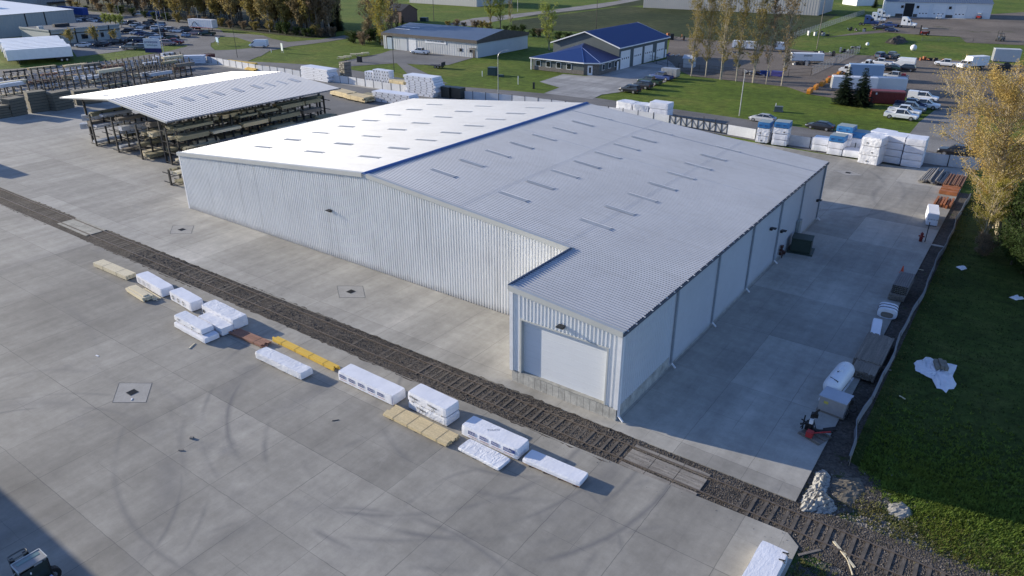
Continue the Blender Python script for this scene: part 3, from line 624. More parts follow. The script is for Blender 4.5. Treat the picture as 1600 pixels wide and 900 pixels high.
r, l = bundle_at((214.5, 442), (254, 466), 1.25, .80, 'white wrapped bundle with square grey marks, beside the long cream stack', seed=1)
for k in range(3):
    b = MB(); x = -l/2+.6+k*1.0; y = -.665
    for q in ((-.18, 0, .05, .42), (.18, 0, .05, .42), (0, .19, .38, .05), (0, -.19, .38, .05), (0, 0, .2, .05)): b.box(x+q[0], y, .5+q[1]-q[3]/2, q[2], .006, q[3])
    part('printed_mark', b, mat('print_grey', (.42, .43, .45), .6), r)
r, l = bundle_at((267, 469), (300, 488.5), 1.25, .85, 'white wrapped bundle with three ring marks, second white one from the left', seed=2)
for k in range(3):
    b = MB(); x = -l/2+.65+k*.95; y = -.665; P = []
    for q in range(12):
        t = q*.5236; P += [(x+.20*math.cos(t), y, .5+.20*math.sin(t)), (x+.12*math.cos(t), y, .5+.12*math.sin(t))]
    b.add(P, [(2*q, (2*q+2) % 24, (2*q+3) % 24, 2*q+1) for q in range(12)])
    part('printed_mark', b, mat('print_ink', (.12, .12, .13), .6), r)
r, l = bundle_at((317, 492), (366.5, 517.5), 1.4, .95, 'tall white tarped bundle with diagonal creases, behind the lower one it touches', WRAPC, seed=3, amp=.03)
part('printed_mark', MB().box(-l/2+.35, -.735, .35, .3, .006, .3).box(-l/2+.35, -.738, .43, .15, .006, .15), INKK, r)
r, l = bundle_at((311, 506), (347.5, 527), 1.2, .68, 'lower white tarped bundle pressed against the tall creased one', WRAPC, seed=4, amp=.03)
r, l = bundle_at((272.5, 511.5), (321, 538.5), 1.35, .42, 'white bundle at the bottom of the offset pair left of the brown boards', WRAP, seed=5, amp=.025)
ax, ay = g(272.5, 511.5); bx, by = g(321, 538.5)
r2, l2 = bundle_at((275, 510.5), (318, 535), 1.15, .42, 'white bundle lying askew on top of the lower white bundle', WRAPC, seed=6, amp=.025, dz=.50)
r2.location.x -= .25; r2.location.y += .12; part('print', MB().box(-l2/2+.8, -.60, .25, .3, .006, .2).box(l2/2-1.4, -.60, .2, .3, .006, .2), mat('print_grey', (.42, .43, .45), .6), r2)
plank_pile((360, 524), (411, 545.5), .95, .2, 'low pile of reddish brown boards behind the long white bundle', WOODR, 5, 2, .3, 7, straps=2)
r, l = bundle_at((399.5, 560.5), (471, 595.5), 1.15, .55, 'long low white bundle with creased wrap in front of the yellow beams', WRAPC, seed=8, amp=.03)
plank_pile((425.5, 534), (521.5, 581.5), .55, .26, 'long narrow pile of bright yellow beams', WOODO, 4, 2, .2, 9, straps=4)
for nm, (A, B), n, off, sd, lb in (('G', ((529, 594.5), (614.5, 635.5)), 5, .15, 10, 'long white bundle with a full row of blue lettered labels, left of the two-high stack'), ('J', ((721, 680), (808.5, 720.5)), 4, .55, 13, 'long white bundle with blue lettered labels and a shaded top, right of the two-high stack')):
    r, l = bundle_at(A, B, 1.35, .78, lb, seed=sd, amp=.012)
    for k in range(n):
        label_patch(r, -l/2+off+.35+k*(l-.9)/(n-.15), .60, .26, -.70, .55, 'TOLKO', size=.21)
        b = MB(); b.box(-l/2+off+.45+k*(l-.9)/(n-.15), -.695, .27, .7, .005, .03); part('printed_mark', b, mat('print_red', (.45, .2, .2), .6), r)
    if nm == 'J': part('printed_mark', MB().box(l/2-.3, -.70, .46, .2, .006, .27).box(l/2-.55, -.70, .46, .2, .006, .27), INK, r); txt('lettering', 'TOLKO', .25, mat('print_grey', (.42, .43, .45), .6), r, (-.2, .1, .885), (0, 0, R_(40)), .002)
    else: part('printed_mark', MB().box(l/2-.03, -.70, .2, .05, .01, .6), INK, r)
r, l = bundle_at((638, 638), (698, 668), 1.35, .62, 'lower white bundle of the two-high stack, its wrap torn and creased', WRAPC, seed=11, amp=.04)
txt('lettering', 'Wilagen', .27, INKK, r, (-.5, -.735, .48), (R_(90), 0, 0), .001)
r, l = bundle_at((638, 638), (697.5, 667.8), 1.38, .66, 'upper white bundle with dark italic lettering on the two-high stack', WRAP, seed=12, amp=.015, dz=.70)
for x in (-1.2, .6): txt('lettering', 'Wilagen', .27, INKK, r, (x, -.735, .46), (R_(90), 0, 0), .001)
for x in (-1.1, .7): txt('lettering', 'lumber', .13, INKK, r, (x, -.735, .22), (R_(90), 0, 0), .001)
r, l = plank_pile((599, 651), (698, 700.5), 1.3, .22, 'long flat cream lumber stack with dark straps in front of the two-high stack', WOODY, 10, 2, .08, 14, straps=4)
bundle_at((715, 704.5), (779, 738), 1.25, .22, 'flat white bundle in front of the bundle with a shaded top', WRAPC, seed=15, amp=.03)
r, l = bundle_at((815.5, 725), (905.5, 764), 1.15, .30, 'flat white bundle on orange pallets, rightmost of the row', WRAP, seed=16, amp=.015, z0=.16)
part('pallet', MB().box(0, 0, .1, l*.98, 1.1, .05), mat('pallet_orange', (.45, .22, .08), .8, 0, .2, 3), r)
# white sheeted bundle at the lower right corner of the slab
ax, ay = g(1180, 905); r = root('lumber_bundle', 'white wrapped bundle with two dark tie ends at the lower right corner of the slab', 'lumber bundle', (-5.62, 29.6, 0), R_(-0.5), 'wrapped lumber bundles set out along the track')
part('wrapping', soft_box(1.5, 4.6, .75, .012, .3, 22), WRAP, r)
for y in (2.0, 1.4):
    b = MB(); b.tube((.45, y, .77), (.78, y+.05, .80), .035); b.tube((.62, y+.02, .79), (.80, y-.1, .74), .03); part('tie_end', b, DARK, r)
# small debris on the slab
def debris(u, v, l, w_, h, a, m, label, name='board_scrap', cat='scrap'):
    x, y = g(u, v); thing(name, MB().box(0, 0, 0, l, w_, h, 0, .1), m, label, cat, (x, y, .002), a)
debris(300, 541, .95, .10, .06, R_(-62), WOODC, 'short pale board lying alone on the slab left of the white bundles')
debris(300, 685, .25, .18, .12, .5, LST, 'small pale stone on the front slab, upper of two', 'stone', 'stone')
debris(283, 704, .35, .10, .06, .6, LST, 'thin sliver of stone on the front slab, lower of two', 'stone', 'stone')
debris(206, 624, .28, .10, .04, -.6, WHITE, 'white scrap beside the drain grate in the front yard', 'paper_scrap', 'scrap')
debris(152, 556, .35, .12, .03, .1, WHITE, 'white scrap on the slab left of the drain grate', 'paper_scrap', 'scrap')
debris(524, 657, .5, .06, .03, .9, DARK, 'dark sliver on the slab beside the labelled white bundle', 'metal_scrap', 'scrap')
# ================================================================== SILT FENCE, right-hand edge
SILT = mat('silt_fabric', (.20, .21, .225), .6, 0, .2, 1.5, fine=.1)
sf = root('silt_fence', 'long sagging grey fabric silt fence between the dirt strip and the shaded grass', 'silt fence', (-4.6, 75, -.1))
pts = [(-4.25, 42.3, .75), (-4.35, 44.5, .85)]
yy = 46.5
while yy < 108: pts.append((-4.62+.07*math.sin(yy*.9)+.1*math.sin(yy*.37), yy, random.uniform(.72, .86))); yy += 1.9
b = MB(); P = []
for i, (x, y, h) in enumerate(pts):
    P += [(x+4.6, y-75, 0), (x+4.6+random.uniform(.02, .10), y-75, h*.55), (x+4.6-.02, y-75, h), (x+4.6+.03, y-75, h), (x+4.6+.05+.08, y-75, h*.5), (x+4.65, y-75, 0)]
n = len(pts); F_ = []
for i in range(n-1):
    for k in range(5): F_.append((6*i+k, 6*i+k+1, 6*i+6+k+1, 6*i+6+k))
b.add(P, F_); part('fabric', b, SILT, sf)
for (x, y, h) in pts[::2]: part('stake', MB().box(x+4.72, y-75, 0, .04, .04, h+.08), WOODG, sf)
# ================================================================== THINGS along the right edge of the pad
def crate_stack(A, B, wd, hs, label, m, nw, sd, group='weathered lumber stacks at the pad edge', jit=.06):
    return plank_pile(A, B, wd, hs, label, m, nw, max(2, int(hs/.14)), jit, sd, .1, group, 0)
def stackY(u, v, w_, l, h, label, m, nh, sd, group='weathered lumber stacks at the pad edge', jit=.1, rz=90):
    """stack with its long side along the pad edge; u,v = bottom corner nearest the camera (left front)"""
    x, y = g(u, v); r = root('lumber_stack', label, 'lumber stack', (x+w_/2, y+l/2, 0), R_(rz), group)
    boards(l, w_, h, m, r, max(3, int(w_/.16)), nh, jit, sd, .1)
    for t in (-.4, 0, .4): part('bearer', MB().box(t*l, 0, 0, .1, w_, .1), WOODG, r)
    return r
stackY(1327, 588, 1.7, 2.6, .55, 'weathered grey brown lumber stack between the propane tank and the taller plank stack', WOODG, 4, 31)
stackY(1331, 571, 2.0, 5.2, .62, 'wide weathered plank stack behind the propane tank', WOODG, 5, 32)
r, l = bundle_at((1356, 536), (1372, 539.5), 3.9, .5, 'narrow white wrapped bundle between the plank stack and the bale of white pipe', WRAP, seed=33, group='white bundles at the pad edge', amp=.01)
# coiled white drain pipe / sheeting
r = root('wrapped_roll', 'strapped bale of rolled white sheeting at the pad edge', 'roll', (*g(1383, 497), 0), R_(6)); r.location.y += .7
rp = lambda w_, h_: [(w_*math.copysign(abs(math.cos(t*.3927))**.7, math.cos(t*.3927)), h_+h_*math.copysign(abs(math.sin(t*.3927))**.7, math.sin(t*.3927))) for t in range(16)]
part('roll', MB().prism(rp(.80, .46), 'y', -.75, .75), WRAPC, r, smooth=False)
for y in (-.3, .3): part('strap', MB().prism(rp(.82, .475), 'y', y-.04, y+.04), DARK, r)
part('roll_end', MB().prism([(p[0], p[1]+.1) for p in rp(.5, .26)], 'y', -.78, -.74), WOODG, r)
r = stackY(1386, 468, 1.35, 3.4, .5, 'lower dark board stack under the bundle of open-ended pipes', WOODG, 3, 34)
r = root('pipe_bundle', 'bundle of grey open-ended square pipes on the dark board stack', 'pipe bundle', (r.location.x+.1, r.location.y+.4, .62), 0, None)
for i in range(7):
    for k in range(5):
        b = MB(); x, z = (i-3)*.19, k*.17; part('pipe', b.b2(x-.08, x+.08, -1.7, 2.0, z, z+.15), mat('pipe_grey', (.17, .16, .155), .6, .2, .2), r) if i in (0, 6) or k == 4 else part('pipe', b.b2(x-.07, x+.07, -1.6, 1.9, z+.01, z+.14), mat('pipe_pale', (.30, .28, .24), .6, 0, .2), r)
        part('pipe_mouth', MB().b2(x-.05, x+.05, -1.71, -1.70, z+.03, z+.12), BLACK, r)
# traffic cone
r = root('traffic_cone', 'orange traffic cone behind the bundle of grey pipes', 'traffic cone', (*g(1409, 426), 0))
CONE = mat('cone_orange', (.75, .09, .03), .5); part('cone', MB().tube((0, 0, .05), (0, 0, .75), .17, .03, 12), CONE, r); part('base', MB().box(0, 0, 0, .42, .42, .05), CONE, r)
# hydrant and marker post
r = root('fire_hydrant', 'dark red fire hydrant on the pad beside a thin marker post', 'hydrant', (*g(1438, 377), 0))
HYD = mat('hydrant_red', (.20, .02, .015), .5); part('barrel', MB().tube((0, 0, 0), (0, 0, .85), .17, .15, 12).ball((0, 0, .88), .17, 10, 6).tube((0, 0, .35), (0, 0, .42), .21, .21, 12), HYD, r, smooth=True)
part('nozzle', MB().tube((-.3, 0, .6), (.3, 0, .6), .085, n=10), HYD, r); part('nozzle', MB().tube((0, -.3, .55), (0, 0, .55), .11, n=10), HYD, r); part('cap_nut', MB().box(0, 0, 1.02, .07, .07, .09), HYD, r)
r = root('marker_post', 'thin dark post with a small white cap beside the fire hydrant', 'post', (*g(1445, 378), 0)); part('pole', MB().tube((0, 0, 0), (0, 0, 2.35), .045), DARK, r); part('cap', MB().tube((0, 0, 2.35), (0, 0, 2.5), .06), WHITE, r)
for dz, lb in ((0, 'lower of the two white bundles stacked beyond the hydrant'), (.72, 'upper of the two white bundles stacked beyond the hydrant')):
    r, l = bundle_at((1446, 352), (1464, 354.5), 4.2 if dz == 0 else 4.0, .66, lb, WRAP, seed=int(40+dz*10), group='white bundles at the pad edge', dz=dz, amp=.015)
# rusty rebar / formwork piles
RUST = mat('rust_orange', (.36, .13, .05), .85, 0, .35, 2, fine=.3)
def sheet_pile(u, v, w_, l, h, label, m, n, sd, name='steel_pile', cat='steel stack', across=True):
    x, y = g(u, v); r = root(name, label, cat, (x+w_/2, y+l/2, 0), 0, None); rnd = random.Random(sd)
    for k in range(n):
        a = (k+.5)/n
        if across: part('bar', MB().box(0, (a-.5)*l, rnd.uniform(0, .04), w_, l/n*.62, h*rnd.uniform(.8, 1)), m, r)
        else: part('bar', MB().box((a-.5)*w_, rnd.uniform(-.2, .2), 0, w_/n*.7, l, h*rnd.uniform(.7, 1)), m, r)
    return r
sheet_pile(1457, 322, 2.0, 3.6, .5, 'rust red steel formwork stack nearest the white bundles beyond the hydrant', RUST, 6, 1, across=False)
sheet_pile(1466, 303, 2.1, 3.6, .45, 'rust orange steel stack between two others under the golden tree', RUST, 5, 2)
sheet_pile(1472, 291, 2.3, 6.0, .5, 'ribbed rusty steel frames beside the grey posts under the golden tree', mat('rust_dull', (.28, .14, .08), .9, 0, .3, 2), 12, 3, across=False)
def post_pile(u0, v0, u1, v1, w_, h, label, sd, n=9):
    x0, y0 = g(u0, v0); x1, y1 = g(u1, v1); a = math.atan2(y1-y0, x1-x0); l = math.hypot(x1-x0, y1-y0)
    r = root('post_pile', label, 'timber pile', ((x0+x1)/2, (y0+y1)/2, 0), a); rnd = random.Random(sd)
    for k in range(n):
        yy = (k/n-.5)*w_; zz = .1+h*(1-abs(k/n-.5)*1.6)*rnd.uniform(.4, 1); b = MB(); b.tube((-l/2+rnd.uniform(-.3, .3), yy, zz), (l/2+rnd.uniform(-.3, .3), yy+rnd.uniform(-.2, .2), zz+.05), .14, .12); part('post', b, mat('weathered_post', (.24, .23, .215), .9, 0, .3, 3), r)
post_pile(1447, 287, 1462, 268, 2.4, .7, 'leaning pile of weathered grey posts on the rear slab, left half', 1); post_pile(1462, 289, 1474, 272, 1.8, .5, 'darker pile of grey posts beside the rusty frames', 2, 7)
# propane tank on a skid with a fuel cabinet in front
x, y = g(1302, 617); r = root('propane_tank', 'white horizontal propane tank on a skid at the pad edge', 'tank', (x, y+.9, 0), R_(86))
TANKW = mat('tank_white', (.78, .79, .80), .35, 0, .04, 1)
b = MB(); n = 20
prof = [(-2.1, .0), (-2.05, .3), (-1.9, .5), (-1.65, .62), (-1.3, .66), (1.3, .66), (1.65, .62), (1.9, .5), (2.05, .3), (2.1, .0)]
for x_, r_ in prof:
    for k in range(n): t = 2*math.pi*k/n; b.v.append((x_, r_*math.cos(t), .98+r_*math.sin(t)))
for i in range(len(prof)-1):
    for k in range(n): b.f.append((i*n+k, i*n+(k+1) % n, (i+1)*n+(k+1) % n, (i+1)*n+k))
b.m = [0]*len(b.f); part('tank', b, TANKW, r, smooth=True)
for s in (-1.3, 1.3): part('saddle', MB().box(s, 0, .1, .15, 1.15, .4), TANKW, r)
for s in (-.5, .5): part('skid_rail', MB().box(0, s, 0, 4.6, .1, .12), WHITE, r)
part('valve_dome', MB().tube((0, 0, 1.6), (0, 0, 1.74), .16), TANKW, r); part('lifting_lug', MB().box(.9, 0, 1.6, .25, .05, .12), TANKW, r); part('gauge', MB().tube((-.3, .1, 1.62), (-.3, .1, 1.7), .05), INKK, r)
b = MB(); b.tube((-1.5, -.3, 1.58), (-1.9, -.3, 1.2), .03); b.tube((-1.5, -.05, 1.62), (-2.0, -.05, 1.2), .03); b.tube((-1.9, -.3, 1.2), (-2.0, -.05, 1.2), .03); b.tube((-1.3, .3, 1.6), (-1.6, -.3, 1.62), .03); part('pipe', b, DARK, r)
x, y = g(1293, 647); r = root('fuel_cabinet', 'grey steel dispenser cabinet with hoses in front of the white propane tank', 'cabinet', (x+.2, y+.65, 0), R_(-5))
part('body', MB().box(0, 0, .12, 1.75, 1.3, 1.1), mat('cabinet_pale', (.36, .33, .31), .5, 0, .12, 2), r); part('lid', MB().box(0, .05, 1.22, 1.9, 1.5, .06), mat('lid_grey', (.42, .45, .50), .45, .1, .06, 1), r); part('skid', MB().box(0, 0, 0, 1.9, 1.4, .12), WOODG, r)
part('meter', MB().box(1.05, .3, .9, .22, .3, .4), BLACK, r); part('warning_label', MB().box(-.4, -.655, .75, .3, .01, .2), mat('label_yellow', (.6, .5, .1), .5), r)
b = MB(); pr = None
for k in range(15):
    t = k/14*6.2; p = (1.2+.28*math.sin(t), .1-.1*math.cos(t), .75+.42*math.cos(t));
    if pr: b.tube(pr, p, .028, n=6, cap=False)
    pr = p
b.tube((1.0, .1, 1.2), (.98, -.5, .2), .03); b.tube((1.0, .1, 1.2), (1.1, -.35, .1), .03); part('hose', b, BLACK, r)
# auger / grapple attachment on a pallet
x, y = g(1266, 683); r = root('post_auger', 'dark hydraulic auger attachment with a red gearbox lying on a wooden pallet', 'machine attachment', (x, y+.4, 0), R_(-20))
part('pallet', MB().box(.2, 0, .0, 1.6, 1.5, .06).box(.2, 0, .08, 1.6, .12, .06).box(.2, -.6, .08, 1.6, .12, .06).box(.2, .6, .08, 1.6, .12, .06), WOODG, r)
MD = mat('attachment_black', (.02, .018, .018), .45, .3, .3, 4); MR = mat('attachment_red', (.42, .03, .03), .45)
b = MB(); b.tube((-.2, -.1, .2), (-.35, .2, 1.3), .11); b.tube((-.35, .2, 1.3), (-.1, .5, 1.75), .07); b.tube((-.9, -.1, .35), (-.2, .2, .75), .08); b.tube((-1.0, .1, .6), (-.3, .1, .55), .05); b.box(-.35, .1, .2, .5, .45, .5, .4); b.tube((-.6, -.3, .2), (-.9, .3, .9), .05); b.box(-.25, .3, 1.15, .4, .3, .3, .7); part('frame', b, MD, r)
b = MB(); b.tube((-.1, -.2, .3), (1.0, .7, .55), .12); b.tube((.5, .4, .45), (1.05, .9, .7), .17); part('boom', b, MD, r); part('hose', MB().tube((-.3, .2, 1.2), (.3, -.1, .5), .03).tube((-.3, .2, 1.2), (-.7, -.4, .3), .03), BLACK, r)
part('gearbox', MB().box(.15, -.55, .16, .42, .42, .4, .3).tube((.1, -.5, .35), (1.0, .45, .62), .05), MR, r); part('tape', MB().box(-.22, .0, .75, .22, .2, .35, .3), WHITE, r)
# white sheeting with bricks on the shaded grass
def tarp(pts, label, name='plastic_sheet', seed=1, z=-.10, h=.22):
    cx = sum(p[0] for p in pts)/len(pts); cy = sum(p[1] for p in pts)/len(pts); rnd = random.Random(seed); n = len(pts); b = MB(); rings = 6
    b.v.append((0, 0, h*.6))
    for k in range(1, rings+1):
        for i in range(n*3):
            a = pts[i//3]; c = pts[(i//3+1) % n]; t = (i % 3)/3; px, py = a[0]+(c[0]-a[0])*t-cx, a[1]+(c[1]-a[1])*t-cy
            s = k/rings*(1+rnd.uniform(-.07, .07)); b.v.append((px*s, py*s, (0.01 if k == rings else rnd.uniform(.03, h))))
    m_ = n*3
    b.f += [(0, 1+i, 1+(i+1) % m_) for i in range(m_)]
    for k in range(rings-1):
        for i in range(m_): b.f.append((1+k*m_+i, 1+(k+1)*m_+i, 1+(k+1)*m_+(i+1) % m_, 1+k*m_+(i+1) % m_))
    b.m = [0]*len(b.f); return thing(name, b, WRAPC, label, 'plastic sheet', (cx, cy, z), 0)
tarp([g(1428, 566), g(1447, 556), g(1470, 562), g(1494, 570), g(1490, 588), g(1495, 602), g(1478, 611), g(1464, 604), g(1457, 590), g(1443, 584), g(1432, 578)], 'crumpled white plastic sheet lying on the dark shaded grass')
x, y = g(1469, 574); r = root('block_stack', 'small pile of grey blocks weighing down the crumpled plastic sheet', 'block pile', (x, y, .08), .3)
for i in range(3):
    for k in range(2): part('block', MB().box((i-1)*.3, (k-.5)*.62, .0+.1*(i % 2), .26, .58, .3), mat('block_grey', (.22, .20, .16), .9, 0, .2, 3), r)
tarp([g(1494, 416), g(1505, 415), g(1512, 419), g(1503, 421)], 'small white plastic scrap on the shaded grass under the golden tree', seed=3)
tarp([g(1576, 463), g(1590, 461), g(1602, 466), g(1588, 468)], 'white plastic scrap by the dark bushes at the right edge', seed=4)
x, y = g(1464, 383); thing('flat_stone', MB().prism([(-.9, -.1), (-.3, .25), (.5, .2), (.9, .05), (.4, -.25), (-.5, -.25)], 'z', 0, .08), mat('pale_slab', (.36, .35, .31), .8), 'pale flat slab lying on the dirt strip beside the silt fence', 'slab', (x, y, -.1))
random.seed(5)
for i, (u, v, a, l, lb) in enumerate(((1372, 575, 1.0, 1.6, 'brown board leaning away on the dirt strip by the plank stack'), (1381, 575, .1, 1.1, 'short board lying across the dirt strip by the plank stack'), (1265, 862, .9, 1.4, 'plank lying in rubble at the slab corner beside the track'), (1319, 865, -.75, 1.9, 'pale plank lying beside the rail at the lower right'), (1326, 878, -1.1, 1.7, 'thin pale lath lying beside the rail at the lower right'), (1430, 419, .05, 1.6, 'pale stick by the silt fence below the golden tree'), (1410, 620, -.5, 0.5, 'tiny pale stick on the shaded grass beside the silt fence'))):
    x, y = g(u, v); thing('plank', MB().box(0, 0, 0, l, .14 if i < 4 else .06, .06), WOODG if i < 3 else WOODC, lb, 'plank', (x, y, -.08), a)
# concrete spoil heaps
def heap(pts, h, label, m, name='spoil_heap', seed=1, cell=.16, z=-.13, cat='rubble heap', rough=.5):
    xs_ = [p[0] for p in pts]; ys_ = [p[1] for p in pts]; x0, x1, y0, y1 = min(xs_)-.3, max(xs_)+.3, min(ys_)-.3, max(ys_)+.3
    nx, ny = int((x1-x0)/cell)+1, int((y1-y0)/cell)+1; rnd = random.Random(seed); cx, cy = sum(xs_)/len(xs_), sum(ys_)/len(ys_)
    def inside(x, y):
        d = 1e9; ins = False; n = len(pts)
        for i in range(n):
            a, c = pts[i], pts[(i+1) % n]
            if (a[1] > y) != (c[1] > y) and x < (c[0]-a[0])*(y-a[1])/(c[1]-a[1])+a[0]: ins = not ins
            ex, ey = c[0]-a[0], c[1]-a[1]; t = max(0, min(1, ((x-a[0])*ex+(y-a[1])*ey)/(ex*ex+ey*ey))); d = min(d, math.hypot(x-a[0]-t*ex, y-a[1]-t*ey))
        return d if ins else -d
    b = MB(); idx = {}
    for i in range(nx+1):
        for j in range(ny+1):
            x = x0+i*cell; y = y0+j*cell; d = inside(x, y)
            zz = (min(1, max(0, d+.1)/.7)**.8)*h*(.75+.25*math.sin(x*3+seed)*math.cos(y*2.3)); zz = zz*(1+rnd.uniform(-rough, rough)*.7) if d > -.1 else -.05
            idx[i, j] = len(b.v); b.v.append((x-cx+rnd.uniform(-.04, .04), y-cy+rnd.uniform(-.04, .04), zz))
    for i in range(nx):
        for j in range(ny): b.f += [(idx[i, j], idx[i+1, j], idx[i+1, j+1]), (idx[i, j], idx[i+1, j+1], idx[i, j+1])]
    b.m = [0]*len(b.f); return thing(name, b, m, label, cat, (cx, cy, z), 0)
SPOIL = mat('spoil_concrete', (.36, .35, .32), .9, 0, .35, 2.5, fine=.3)
heap([g(1250, 796), g(1256, 772), g(1270, 756), g(1277, 736), g(1288, 732), g(1297, 742), g(1295, 757), g(1288, 768), g(1300, 780), g(1308, 793), g(1290, 803), g(1272, 800)], .45, 'lumpy pale concrete spoil heap beside the pad corner', SPOIL, seed=2, cell=.10, rough=1.1)
heap([g(1392, 786), g(1410, 783), g(1425, 795), g(1422, 806), g(1405, 808), g(1388, 798)], .45, 'small pale rubble heap in the sunlit weeds', mat('spoil_grey', (.30, .285, .25), .9, 0, .3, 3, fine=.3), seed=4, cell=.13)
heap([g(1300, 745), g(1345, 745), g(1352, 762), g(1330, 790), g(1300, 775)], .22, 'low brown mound of soil and twigs beside the concrete spoil', mat('soil_brown', (.13, .115, .09), .95, 0, .4, 3, fine=.4), seed=6, cell=.14)
# ================================================================== VEHICLES
GLASS = mat('car_glass', (.012, .015, .02), .08, 0, .05, 1, spec=.9); TYRE = mat('tyre', (.02, .02, .02), .85, 0, .1); RIM = mat('rim', (.42, .43, .45), .35, .7, .1, 3)
LAMP = mat('headlight', (.70, .72, .74), .15, 0, .05); TAILL = mat('tail_light', (.35, .01, .01), .3); CHAS = mat('chassis', (.03, .03, .032), .7, 0, .2, 3)
PAINT = {}
def paint(k):
    c = {'white': (.76, .77, .78), 'black': (.016, .017, .02), 'silver': (.42, .43, .45), 'grey': (.12, .13, .14), 'blue': (.03, .06, .19), 'navy': (.02, .03, .08), 'lightblue': (.35, .46, .60), 'red': (.25, .02, .02), 'pink': (.45, .30, .28), 'green': (.02, .05, .035), 'beige': (.36, .32, .26), 'slate': (.10, .14, .19), 'orange': (.62, .20, .02)}[k]
    if k not in PAINT: PAINT[k] = mat('paint_'+k, c, .28, .0, .04, .6, spec=.6)
    return PAINT[k]
def loft(b, st):
    """st: list of (x, zb, zt, w_bottom, w_mid, w_top) stations; closed body"""
    o = len(b.v)
    for (x, zb, zt, wb, wm, wt) in st:
        zm = zb+(zt-zb)*.62
        for p in ((x, -wb, zb), (x, -wm, zm), (x, -wt, zt), (x, wt, zt), (x, wm, zm), (x, wb, zb)): b.v.append(p)
    n = len(st)
    for i in range(n-1):
        for k in range(6): b.f.append((o+6*i+k, o+6*i+(k+1) % 6, o+6*i+6+(k+1) % 6, o+6*i+6+k))
    b.f += [tuple(o+k for k in (5, 4, 3, 2, 1, 0)), tuple(o+6*(n-1)+k for k in range(6))]; b.m = [0]*len(b.f); return b
KIND = {
 'sedan': dict(L=4.8, W=1.82, body=[(-2.4, .38, .86, .62, .70, .62), (-2.25, .24, 1.02, .82, .88, .78), (-1.4, .2, 1.04, .86, .91, .82), (.9, .2, 1.0, .86, .91, .82), (1.9, .22, .86, .84, .88, .78), (2.3, .26, .70, .78, .80, .66), (2.4, .34, .58, .62, .66, .56)],
      cab=[(-1.95, 1.0, 1.06, .72, .70, .66), (-1.2, 1.0, 1.38, .78, .72, .60), (-.4, 1.0, 1.46, .80, .73, .61), (.4, .99, 1.42, .80, .73, .61), (1.25, .97, 1.02, .76, .74, .70)], roof=(-1.15, .42, 1.445, .60), wh=.33, ax=(-1.4, 1.45)),
 'suv': dict(L=4.8, W=1.92, body=[(-2.35, .45, 1.0, .78, .84, .76), (-2.28, .32, 1.12, .86, .93, .84), (-1.2, .3, 1.14, .90, .95, .86), (.9, .3, 1.10, .90, .95, .86), (1.9, .3, 1.02, .88, .93, .82), (2.3, .34, .86, .82, .86, .72), (2.4, .42, .72, .66, .72, .62)],
      cab=[(-2.25, 1.1, 1.18, .82, .80, .78), (-1.95, 1.1, 1.68, .83, .76, .66), (-.4, 1.1, 1.76, .84, .78, .68), (.5, 1.08, 1.70, .84, .77, .66), (1.25, 1.06, 1.12, .80, .78, .74)], roof=(-2.0, .5, 1.75, .67), wh=.38, ax=(-1.4, 1.5)),
 'pickup': dict(L=5.8, W=2.0, body=[(-.95, .42, 1.16, .93, .98, .90), (1.0, .4, 1.16, .93, .98, .90), (1.75, .4, 1.14, .93, .97, .88), (2.7, .42, 1.04, .90, .95, .84), (2.9, .46, .90, .82, .88, .76)],
      cab=[(-.95, 1.14, 1.20, .88, .86, .84), (-.85, 1.14, 1.80, .88, .80, .70), (.4, 1.14, 1.88, .88, .81, .71), (.75, 1.13, 1.82, .88, .80, .69), (1.6, 1.12, 1.18, .86, .84, .80)], roof=(-.85, .78, 1.865, .70), wh=.41, ax=(-1.85, 1.85), bed=(-2.9, -.95)),
 'van': dict(L=5.9, W=2.05, body=[(-2.9, .4, 2.45, .95, 1.0, .86), (1.0, .4, 2.45, .96, 1.01, .86), (1.6, .4, 1.85, .96, 1.0, .80), (2.3, .4, 1.25, .94, .97, .80), (2.85, .42, 1.0, .86, .9, .7), (2.95, .5, .8, .7, .75, .6)],
      cab=[(1.02, 1.35, 2.28, 1.0, .97, .86), (1.65, 1.3, 1.84, .99, .95, .78), (2.28, 1.22, 1.28, .95, .92, .76)], roof=None, wh=.36, ax=(-1.9, 1.9)),
}
PROTO = {}
